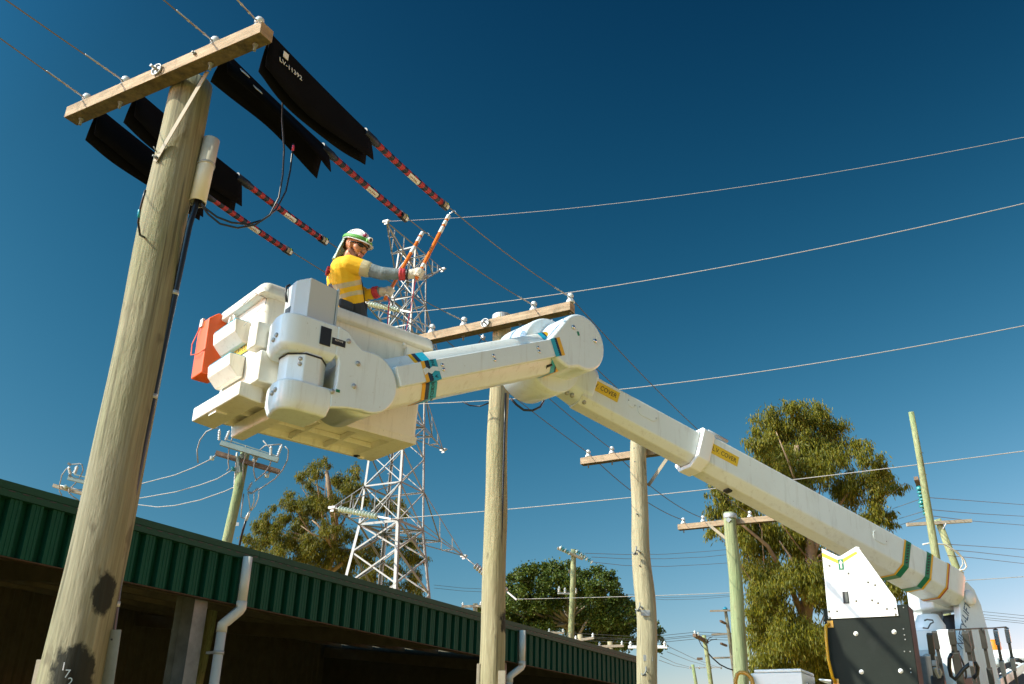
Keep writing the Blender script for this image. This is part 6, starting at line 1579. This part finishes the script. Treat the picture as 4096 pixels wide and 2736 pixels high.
for sx_ in (-1.0, 1.0):
    for uu in (9.9, 15.6):
        b = MB(); b.lathe(W(-0.85 + sx_ * 0.98 - 0.14, uu, 0.5), N, [(0.30, 0.0), (0.46, 0.0), (0.5, 0.04), (0.5, 0.24), (0.46, 0.28), (0.30, 0.28)], 28); wh = b.build('wheel', M['black'], truck)
        b = MB(); b.lathe(W(-0.85 + sx_ * 0.98 - 0.12, uu, 0.5), N, [(0.05, 0.02), (0.30, 0.0), (0.30, 0.24), (0.05, 0.2)], 20); b.build('rim', M['galv'], wh)
# tool box with lid at the near left corner and the ochre ladder rail
TBU = 8.9
def PB_(px, py): return on_plane(px, py, U * TBU, U)
p, q = PB_(3015, 2693), PB_(3206, 2690)
zt_ = PB_(3110, 2691).z
b = MB(); b.box(W((p.dot(N) - 0.03 + q.dot(N)) / 2, TBU + 0.25, (zt_ + 1.16) / 2), (q.dot(N) - p.dot(N) + 0.03, 0.5, zt_ - 1.16), N, U, ZV); tbx = b.build('tool_box', M['plate'], truck, 0.006)
b = MB(); zl_ = PB_(3110, 2676).z; b.box(W((p.dot(N) + q.dot(N)) / 2, TBU + 0.25, (zt_ + 0.004 + zl_) / 2), (q.dot(N) - p.dot(N) - 0.004, 0.49, zl_ - zt_ - 0.004), N, U, ZV); b.build('lid', M['plate'], tbx, 0.006)
b = MB()
for z in (zt_ - 0.09, zt_ - 0.16): b.box(W(q.dot(N) + 0.008, TBU + 0.15, z), (0.016, 0.06, 0.03), N, U, ZV)
b.build('latch', M['chrome'], tbx, 0.003)
b = MB(); b.box(W(q.dot(N) + 0.24, TBU + 1.3, zt_ - 0.26), (0.42, 1.4, 0.36), N, U, ZV); b.prism([W(q.dot(N) + 0.03, TBU + 0.52, zt_ - 0.03), W(q.dot(N) + 0.03, TBU + 2.0, zt_ - 0.03), W(q.dot(N) + 0.47, TBU + 2.0, zt_ - 0.06), W(q.dot(N) + 0.47, TBU + 0.52, zt_ - 0.08)], ZV * 0.02); b.build('side_locker', M['plate'], truck, 0.008)
b = MB(); b.tube([PB_(x, y) - U * 0.05 for x, y in ((2948, 2840), (2949, 2725), (2955, 2700), (2966, 2692), (2985, 2693), (3000, 2701), (3012, 2715), (3019, 2740), (3022, 2840))], 0.018, 12); b.build('ladder_rail', M['goldrail'], truck)

# ------------------------------------------------------------------ orange case hung on the bucket
oc = B(-0.02, -0.80, 4.62)
case = thing('orange_case', tuple(oc), 'orange plastic rescue case hanging on the sunny end of the bucket beside the trays', 'case')
b = MB(); tilt = (ZV + E1 * 0.04).normalized()
b.prism([B(0.045, -0.71, 4.33) + E1 * 0, B(-0.10, -0.71, 4.33), B(-0.11, -0.71, 4.80), B(-0.03, -0.71, 4.87), B(0.045, -0.71, 4.84)], E2 * 0.20)
b.build('case_shell', M['orange'], case, 0.012)
b = MB(); b.box(B(-0.115, -0.83, 4.79), (0.02, 0.05, 0.07), E1, E2, ZV); b.build('case_latch', M['label'], case, 0.004)
b = MB(); b.tube([B(-0.12, -0.84, 4.76), B(-0.14, -0.90, 4.62), B(-0.14, -0.88, 4.52), B(-0.13, -0.78, 4.50), B(-0.10, -0.70, 4.53)], 0.004, 6); b.build('case_cord', M['orange'], case)
b = MB(); b.tube([B(L0 - .06, -0.25, 4.60), B(L0 - .012, -0.15, 4.70), B(L0 - .012, -0.03, 4.72), B(L0 + 0.0, -0.045, 4.78), B(L0 - .07, -0.10, 4.82), B(L0 - .07, -0.3, 4.80)], 0.003, 5)
tag(b.build('thin_cord', M['galvd'], None, loc=tuple(B(L0, -.1, 4.7))), 'thin grey cord looping over the sunny end of the bucket', 'cord')

# ------------------------------------------------------------------ the line worker
SB = 8.33
P0, P1_, P2_, P3_ = slant(1412, 1290, SB), slant(1402, 1222, SB), slant(1382, 1140, SB), slant(1374, 1092, SB)
floor_z = 4.06
person = thing('person', (P0.x, P0.y, floor_z), 'person in white helmet, sunglasses and yellow shirt standing in the bucket holding two orange sticks', 'person')
bf = V((math.sin(R(72)), math.cos(R(72)), 0)); br = V((bf.y, -bf.x, 0))      # body forward, body right (towards the viewer)
RS, LS = P3_ + br * 0.175 + ZV * 0.0 + bf * 0.02, P3_ - br * 0.18
RE, RW_, RH = slant(1528, 1094, 8.10), slant(1620, 1098, 8.08), slant(1664, 1090, 8.07)
LE, LW_, LH = slant(1466, 1182, 8.32), slant(1515, 1166, 8.26), slant(1547, 1153, 8.22)
NK = slant(1384, 1045, SB)
HC = slant(1424, 992, SB - 0.02)
hz = R(113); hp_ = R(-17)
hf = V((math.sin(hz) * math.cos(hp_), math.cos(hz) * math.cos(hp_), math.sin(hp_)))
hs = ZV.cross(hf).normalized()           # head left
ht = hf.cross(hs).normalized()
def Hd(f, s, t): return HC + hf * f + hs * s + ht * t
prims = []   # (a, b, ra, rb, tag)
def cap(a, c, ra, rb, tg, fl=None): prims.append((V(a), V(c), ra, rb, tg))
# torso as bundles of capsules so that it is wider than deep
for k_ in (-1, 0, 1):
    cap(P0 + br * 0.075 * k_, P1_ + br * 0.075 * k_, 0.115, 0.108, 0 if False else 3)
    cap(P1_ + br * 0.078 * k_, P2_ - bf * 0.012 + br * 0.095 * k_, 0.108, 0.130, 0)
    cap(P2_ - bf * 0.012 + br * 0.095 * k_, P3_ - bf * 0.015 + br * 0.100 * k_ - ZV * 0.02, 0.130, 0.115, 0)
cap(RS - br * 0.02, LS + br * 0.02, 0.085, 0.085, 0)
cap(P3_ + ZV * 0.03 + br * .05, NK - ZV * 0.005, 0.07, 0.062, 0); cap(P3_ + ZV * 0.03 - br * .05, NK - ZV * 0.005, 0.07, 0.062, 0)
cap(NK - ZV * 0.03, Hd(-0.03, 0, -0.07), 0.060, 0.056, 4)
UA = RS.lerp(RE, 0.52)
cap(RS, UA, 0.083, 0.072, 0); cap(UA - (RE - RS).normalized() * .02, RE, 0.062, 0.056, 2); cap(RE, RW_, 0.058, 0.044, 2)
cap(LS, LE, 0.075, 0.055, 0); cap(LE - (LE - LS).normalized() * 0.05, LE, 0.058, 0.055, 2); cap(LE, LW_, 0.054, 0.042, 2)
# legs
for sgn, ft in ((1, V((0.06, 0.0, 0))), (-1, V((-0.02, 0.03, 0)))):
    hip = P0 + br * 0.09 * sgn - ZV * 0.04; kn = V((P0.x, P0.y, floor_z + 0.50)) + br * 0.11 * sgn + bf * 0.03; an = V((P0.x, P0.y, floor_z + 0.09)) + br * 0.12 * sgn
    cap(hip, kn, 0.098, 0.07, 3); cap(kn, an, 0.07, 0.055, 3); cap(an - ZV * 0.03, an - ZV * 0.04 + bf * 0.16, 0.05, 0.045, 9)
# head
cap(Hd(-0.03, 0, 0.035), Hd(0.015, 0, 0.035), 0.083, 0.080, 5); cap(Hd(0.03, 0, -0.005), Hd(0.035, 0, -0.055), 0.060, 0.045, 5)
cap(Hd(0.0, 0.03, -0.045), Hd(0.045, 0.012, -0.085), 0.036, 0.030, 6); cap(Hd(0.0, -0.03, -0.045), Hd(0.045, -0.012, -0.085), 0.036, 0.030, 6)
cap(Hd(0.06, 0.0, -0.092), Hd(0.066, 0, -0.085), 0.020, 0.020, 6)
cap(Hd(0.088, 0, 0.012), Hd(0.112, 0, -0.026), 0.009, 0.013, 5); cap(Hd(0.098, 0.013, -0.030), Hd(0.098, -0.013, -0.030), 0.010, 0.010, 5)
cap(Hd(0.083, 0.02, -0.058), Hd(0.083, -0.02, -0.058), 0.009, 0.009, 7); cap(Hd(0.080, 0.017, -0.071), Hd(0.080, -0.017, -0.071), 0.009, 0.009, 7)
cap(Hd(0.086, 0.022, -0.046), Hd(0.086, -0.022, -0.046), 0.0075, 0.0075, 6)
cap(Hd(0.04, 0.045, -0.01), Hd(0.055, 0.035, -0.025), 0.03, 0.026, 5); cap(Hd(0.04, -0.045, -0.01), Hd(0.055, -0.035, -0.025), 0.03, 0.026, 5)
for s_ in (1, -1): cap(Hd(-0.012, 0.082 * s_, 0.010), Hd(-0.004, 0.079 * s_, -0.028), 0.014, 0.010, 5)
# sticks
hook4, hook3 = W(0, 0), W(0, 0)
hook4 = wu(3, 6.02); hook3 = wu(2, 6.24)
st4a, st3a = slant(1671, 1104, 8.06), slant(1545, 1188, 8.20)
st4b = on_plane(1795, 862, hook4, fwd); st3b = on_plane(1690, 930, hook3, fwd)
def hand(pc, wr, sa, sb, tg, side):
    ax = (sb - sa).normalized(); t = (pc - sa).dot(ax); c = sa + ax * t
    back = (wr - c); back = (back - ax * back.dot(ax)).normalized()
    lat = ax.cross(back) * side
    R0 = 0.032
    cap(wr, wr.lerp(c, 0.55) , 0.040, 0.042, 8)
    pk = c + back * 0.032 + lat * 0.012
    for k_ in (-1, 0, 1): cap(wr.lerp(c, 0.45), pk + ax * 0.026 * k_, 0.030, 0.021, 8)
    for k_, ln in zip((-1.5, -0.5, 0.5, 1.5), (0.86, 0.97, 1.0, 0.92)):
        o = c + ax * 0.0235 * k_
        pts = []
        for a_ in (20, 75, 135, 195, 245):
            a = R(a_ * ln); pts.append(o + (back * math.cos(a) + lat * math.sin(a)) * R0 * (1.06 if a_ < 100 else 0.98))
        for i in range(4): cap(pts[i], pts[i + 1], 0.0125 - 0.0007 * i, 0.0120 - 0.0007 * i, 8)
    th = c + ax * 0.045 + back * 0.03 - lat * 0.012
    cap(wr.lerp(c, 0.6) + ax * 0.02, th, 0.018, 0.015, 8); cap(th, c + ax * 0.052 - back * 0.010 - lat * 0.030, 0.0145, 0.0125, 8); cap(c + ax * 0.052 - back * 0.010 - lat * 0.030, c + ax * 0.048 - back * 0.034 - lat * 0.008, 0.0125, 0.011, 8)
hand(RH, RW_, st4a, st4b, 8, 1); hand(LH, LW_, st3a, st3b, 8, 1)
b = MB()
for a, c, ra, rb, tg in prims:
    d = c - a
    if d.length < 1e-4: d = V((0, 0, 1e-3))
    L = d.length; dn = d.normalized(); pr = []
    for i in range(6): an = R(-90 + 90 * i / 5); pr.append((max(ra * math.cos(an), 1e-4), ra * math.sin(an)))
    for i in range(6): an = R(90 * i / 5); pr.append((max(rb * math.cos(an), 1e-4), L + rb * math.sin(an)))
    b.lathe(a, dn, pr, 14)
tmp = b.build('body', M['shirt'], person)
md = tmp.modifiers.new('rm', 'REMESH'); md.mode = 'VOXEL'; md.voxel_size = 0.0062; md.use_smooth_shade = True
ms = tmp.modifiers.new('sm', 'SMOOTH'); ms.factor = 0.5; ms.iterations = 3
bpy.context.view_layer.update()
dg = bpy.context.evaluated_depsgraph_get()
bm_ev = bpy.data.meshes.new_from_object(tmp.evaluated_get(dg))
bpy.data.objects.remove(tmp)
bm_ev.name = 'body'
body = bpy.data.objects.new('body', bm_ev); COL.objects.link(body); body.parent = person; BASE[body.name] = BASE[person.name]
slots = [M['shirt'], M['refl'], M['sleeve'], M['trous'], M['skin'], M['skin'], M['beard'], mat('lips', (0.42, 0.15, 0.11), 0.5), M['glove'], M['black'], M['cuff']]
bm_ev.materials.clear()
for m_ in slots: bm_ev.materials.append(m_)
nf = len(bm_ev.polygons)
cen = np.empty(nf * 3, dtype=np.float32); bm_ev.polygons.foreach_get('center', cen); cen = cen.reshape(-1, 3) + np.array(BASE[person.name], dtype=np.float32)
best = np.full(nf, 1e9); ti = np.zeros(nf, dtype=np.int32)
for a, c, ra, rb, tg in prims:
    a_, d_ = np.array(a), np.array(c - a); L2 = max(d_ @ d_, 1e-9)
    t = np.clip(((cen - a_) @ d_) / L2, 0, 1)
    ds = np.linalg.norm(cen - (a_ + t[:, None] * d_), axis=1) - (ra + (rb - ra) * t)
    k_ = ds < best; best[k_] = ds[k_]; ti[k_] = tg
tax = np.array((P3_ - P1_).normalized()); hh_ = (cen - np.array(P1_)) @ tax
lat_ = (cen - np.array(P1_)) @ np.array(br)
hb1 = (slant(1380, 1141, SB) - P1_).dot((P3_ - P1_).normalized()); hb2 = (slant(1392, 1192, SB) - P1_).dot((P3_ - P1_).normalized())
tor = (ti == 0)
darm = (cen - np.array(RS)) @ np.array((RE - RS).normalized())
offarm = np.linalg.norm(cen - (np.array(RS) + darm[:, None] * np.array((RE - RS).normalized())), axis=1)
onarm = tor & (darm > 0.055) & (offarm < 0.10)
ti[tor & ~onarm & (np.abs(hh_ - hb1) < 0.021)] = 1; ti[tor & ~onarm & (np.abs(hh_ - hb2 - 0.15 * lat_) < 0.017)] = 1
ti[onarm & (darm > 0.115)] = 1
for wr, el in ((RW_, RE), (LW_, LE)):
    ax_ = np.array((wr - el).normalized()); q = (cen - np.array(wr)) @ ax_
    rr_ = np.linalg.norm(cen - np.array(wr), axis=1)
    ti[(rr_ < 0.09) & (q > -0.045) & (q < 0.006)] = 10
yl = np.linalg.norm(cen - np.array(LE.lerp(LW_, 0.25)), axis=1); ti[(yl < 0.075) & (ti == 2)] = np.where(((cen - np.array(LE)) @ np.array(br))[(yl < 0.075) & (ti == 2)] > 0.028, 0, 2)
bm_ev.polygons.foreach_set('material_index', ti)
bm_ev.polygons.foreach_set('use_smooth', [True] * nf)
# cuffs as real rings of rubber glove rolled under the outer glove
for wr, el in ((RW_, RE), (LW_, LE)):
    d = (wr - el).normalized()
    b = MB(); b.lathe(wr - d * 0.05, d, [(0.046, 0), (0.055, 0.004), (0.055, 0.018), (0.050, 0.024), (0.053, 0.032), (0.050, 0.048), (0.042, 0.056)], 20); b.build('glove_cuff', M['cuff'], person)
d = (RW_ - RE).normalized(); b = MB(); b.lathe(RW_ + d * 0.008, d, [(0.040, 0), (0.047, 0.002), (0.047, 0.018), (0.040, 0.02)], 20); b.build('glove_strap', M['black'], person)
# shirt collar, harness
b = MB(); b.tube([P1_ + (br * math.cos(a) * 0.178 + bf * math.sin(a) * 0.112) - ZV * 0.005 for a in [2 * math.pi * i / 24 for i in range(25)]], 0.026, 8, flat=0.35, flatdir=br); b.build('harness_belt', M['black'], person)
def strap(pts, w, m, nm='harness_strap', fd=None):
    b = MB(); b.tube(pts, w, 8, flat=0.22, flatdir=fd or -br); return b.build(nm, m, person)
strap([NK - bf * 0.02 + br * 0.06 + ZV * 0.012, P3_ + br * 0.075 - bf * 0.075 + ZV * 0.065, P3_ + br * 0.07 - bf * 0.118, P2_ + br * 0.04 - bf * 0.132, P2_ - bf * 0.135], 0.020, M['refl'], fd=-bf)
strap([P2_ - bf * 0.136 - br * 0.02, P2_ - bf * 0.128 + br * 0.06 - ZV * 0.06, P1_ - bf * 0.10 + br * 0.10, P1_ - bf * 0.04 + br * 0.165 - ZV * 0.02], 0.022, M['black'], fd=(-bf + br * .5))
strap([P3_ + br * 0.09 + bf * 0.085 + ZV * 0.03, P2_ + br * 0.085 + bf * 0.128, P1_ + br * 0.09 + bf * 0.11, P1_ + br * 0.10 + bf * 0.105 - ZV * 0.06], 0.024, M['black'], fd=bf)
b = MB(); b.box(P3_ - bf * 0.13 + br * 0.015 - ZV * 0.015, (0.11, 0.045, 0.05), br, bf, ZV); b.build('back_pad', M['hoser'], person, 0.012)
b = MB(); b.tube([P2_ - bf * 0.15 + br * 0.02 + ZV * (0.05 + 0.022 * math.sin(a)) + br * 0.022 * math.cos(a) for a in [2 * math.pi * i / 12 for i in range(13)]], 0.005, 6); b.build('d_ring', M['galv'], person)
b = MB(); b.box(P1_ - bf * 0.06 + br * 0.18 - ZV * 0.09, (0.13, 0.05, 0.08), (bf - ZV * .25).normalized(), br); b.build('tool_pouch', M['trous'], person, 0.02)
b = MB(); b.box(P1_ + bf * 0.115 + br * 0.06 - ZV * 0.06, (0.07, 0.045, 0.13), br, bf); b.build('front_pouch', M['black'], person, 0.02)
b = MB()
cols_ = []
b.lathe(NK - ZV * 0.03, (Hd(-0.03, 0, -0.07) - NK).normalized(), [(0.072, 0.0), (0.082, 0.02), (0.074, 0.050), (0.066, 0.05)], 20, cap=False); b.build('shirt_collar', mat('dark_collar', (0.035, 0.06, 0.035), 0.8), person)
# helmet
hel = MB(); rings = []
for j in range(11):
    bt = R(90 * j / 10); rings.append([Hd(-0.012 + 0.131 * math.cos(bt) * math.cos(a), 0.106 * math.cos(bt) * math.sin(a), 0.046 + 0.120 * math.sin(bt)) for a in [2 * math.pi * i / 32 for i in range(32)]])
hel.loft(rings, 0, False, True)
def brim_r(a): return 1.0 + 0.05 + (0.30 * max(0, math.cos(a)) ** 3)
hel.loft([[Hd(-0.012 + 0.131 * q * math.cos(a) * (brim_r(a) if q > 1 else 1) / (q if q > 1 else 1), 0.106 * math.sin(a) * (1.06 if q > 1 else 1), z - (0.014 * max(0, math.cos(a)) if q > 1 else 0)) for a in [2 * math.pi * i / 32 for i in range(32)]] for q, z in ((1.0, 0.056), (1.2, 0.046), (1.2, 0.041), (0.97, 0.050))], 0, False, True)
helmet = hel.build('helmet', M['helmet'], person)
b = MB(); b.tube([Hd(-0.012 + 0.131 * 0.915 * math.sin(R(t)), -0.045, 0.046 + 0.120 * 0.905 * math.cos(R(t))) for t in range(-60, 65, 12)], 0.006, 6, flat=1.6); b.build('helmet_ridge', M['helmet'], helmet)
b = MB(); b.tube([Hd(-0.012 + 0.138 * math.cos(a), 0.113 * math.sin(a), 0.066 - 0.004 * math.cos(a)) for a in [2 * math.pi * i / 32 for i in range(33)]], 0.016, 8, flat=0.25, flatdir=hf); b.build('lamp_band', M['lime'], helmet)
b = MB(); b.tube([Hd(0.118, -0.03, 0.080), Hd(0.150, -0.032, 0.074)], 0.022, 14); b.box(Hd(0.118, -0.03, 0.062), (0.03, 0.05, 0.03), hf, hs, ht, 1); lp_ = b.build('head_lamp', [M['plate'], M['lime']], helmet)
b = MB(); b.lathe(Hd(0.1505, -0.032, 0.074), hf, [(0.019, -0.002), (0.016, 0.002), (0.0, 0.002)], 14); b.build('lamp_lens', M['black'], helmet)
b = MB(); b.sphere(Hd(0.092, -0.062, 0.100), 0.02, 0.012, 0.016, hf, hs, ht); b.build('lamp_clip', mat('maroon', (0.22, 0.01, 0.05), .5), helmet)
for (f, t, m_, sz) in ((-0.055, 0.118, 'navy', 0.012), (-0.035, 0.126, 'redt', 0.008), (-0.018, 0.132, 'navy', 0.012), (-0.045, 0.108, 'label', 0.008), (-0.028, 0.115, 'navy', 0.009)):
    sv_ = -0.112 * math.sqrt(max(0, 1 - ((f + 0.012) / 0.14) ** 2 - ((t - 0.052) / 0.103) ** 2)) 
    nn = (hf * ((f + .012) / .14 ** 2) + hs * (sv_ / .112 ** 2) + ht * ((t - .052) / .103 ** 2)).normalized()
    x_, y_ = perp(nn); b = MB(); b.box(Hd(f, sv_, t) + nn * 0.001, (sz, sz * 1.4, 0.003), (x_ + y_).normalized(), (y_ - x_).normalized(), nn); b.build('helmet_sticker', M[m_], helmet)
# neck flap of light cloth
b = MB(); rg = []
for j in range(8):
    t = j / 7; rg.append([Hd(-0.012 + (0.128 + 0.015 * t) * math.cos(R(a)) - 0.030 * t, (0.106 - 0.012 * t) * math.sin(R(a)) + 0.006 * math.sin(a * 0.35 + 5 * t), 0.060 - 0.19 * t - 0.010 * math.sin(a * 0.22)) - ZV * 0.02 * t for a in range(134, 240, 8)])
b.loft(rg, 0, False, True, False); fl_ = b.build('neck_flap', M['flap'], person); sd = fl_.modifiers.new('s', 'SOLIDIFY'); sd.thickness = 0.004
# sunglasses: two dark lenses and temple arms
for s_ in (1, -1):
    b = MB(); b.sphere(Hd(0.066, 0.036 * s_, 0.016), 0.030, 0.034, 0.021, (hf + hs * 0.45 * s_).normalized(), (hs - hf * 0.45 * s_).normalized(), ht, 0, 16, 10); b.build('sunglass_lens', M['black'], person)
    b = MB(); b.tube([Hd(0.070, 0.066 * s_, 0.020), Hd(0.0, 0.087 * s_, 0.018), Hd(-0.03, 0.085 * s_, 0.010)], 0.006, 6); b.build('sunglass_arm', M['black'], person)
b = MB(); b.tube([Hd(0.094, 0.018, 0.020), Hd(0.101, 0, 0.022), Hd(0.094, -0.018, 0.020)], 0.006, 6); b.build('sunglass_bridge', M['black'], person)
b = MB(); rg = []
for j in range(4):
    rg.append([Hd(-0.02 + 0.094 * math.cos(R(a)), 0.087 * math.sin(R(a)), 0.058 - 0.028 * j) for a in range(125, 237, 12)])
b.loft(rg, 0, False, True, False); b.build('hair', M['beard'], person)

# ------------------------------------------------------------------ hot sticks
def hotstick(sa, sb, hk, name, label, bands):
    root = thing('hot_stick', tuple(sa), label, 'hot stick', 'orange hot sticks held by the worker')
    ax = (sb - sa).normalized(); L = (sb - sa).length; r = 0.0165
    b = MB(); b.lathe(sa, ax, [(r * 0.9, -0.03), (r, -0.02), (r, L)], 18); b.build('stick_tube', M['stick'], root)
    for f0, f1, m_ in bands:
        b = MB(); b.lathe(sa + ax * L * f0, ax, [(r, 0), (r + 0.0016, 0.002), (r + 0.0016, L * (f1 - f0) - 0.002), (r, L * (f1 - f0))], 18); b.build('stick_band', M[m_], root)
    b = MB(); q = (hk - sb); side = fwd.cross(ax).normalized() * -1
    if side.dot(cright) < 0: side = -side
    b.tube([sb - ax * 0.01, sb + ax * 0.03, sb.lerp(hk, 0.75) - side * 0.012, hk - side * 0.016 + ZV * 0.004, hk + ZV * 0.018, hk + side * 0.014 + ZV * 0.006, hk + side * 0.012 - ZV * 0.014], 0.0055, 8); b.build('hook', M['chrome'], root)
    return root
hotstick(st4a, st4b, hook4, 'a', 'longer orange stick in the outstretched gloved hand hooked on the right end wire', [(0.13, 0.19, 'stickw'), (0.70, 0.80, 'stickw'), (0.835, 0.90, 'stickw'), (0.93, 1.0, 'stickw')])
hotstick(st3a, st3b, hook3, 'b', 'shorter orange stick rising from the lower gloved hand behind the forearm', [(0.0, 0.06, 'stickw'), (0.66, 0.76, 'stickw'), (0.84, 0.91, 'stickw'), (0.94, 1.0, 'stickw')])
line('cord', [slant(1549, 1187, 8.19), slant(1557, 1205, 8.19), slant(1553, 1250, 8.2), slant(1551, 1300, 8.2), slant(1549, 1400, 8.2)], 0.005, M['pinkrope'], 'pink cord hanging straight down from the shorter stick', 'pink cords of the sticks', 6, 'cord')
line('cord', [slant(1668, 1108, 8.05), slant(1660, 1130, 8.06), slant(1652, 1180, 8.07), slant(1640, 1250, 8.08), slant(1622, 1330, 8.1), slant(1612, 1420, 8.1)], 0.004, M['pinkrope'], 'pink cord hanging at a slant from the longer stick', 'pink cords of the sticks', 6, 'cord')
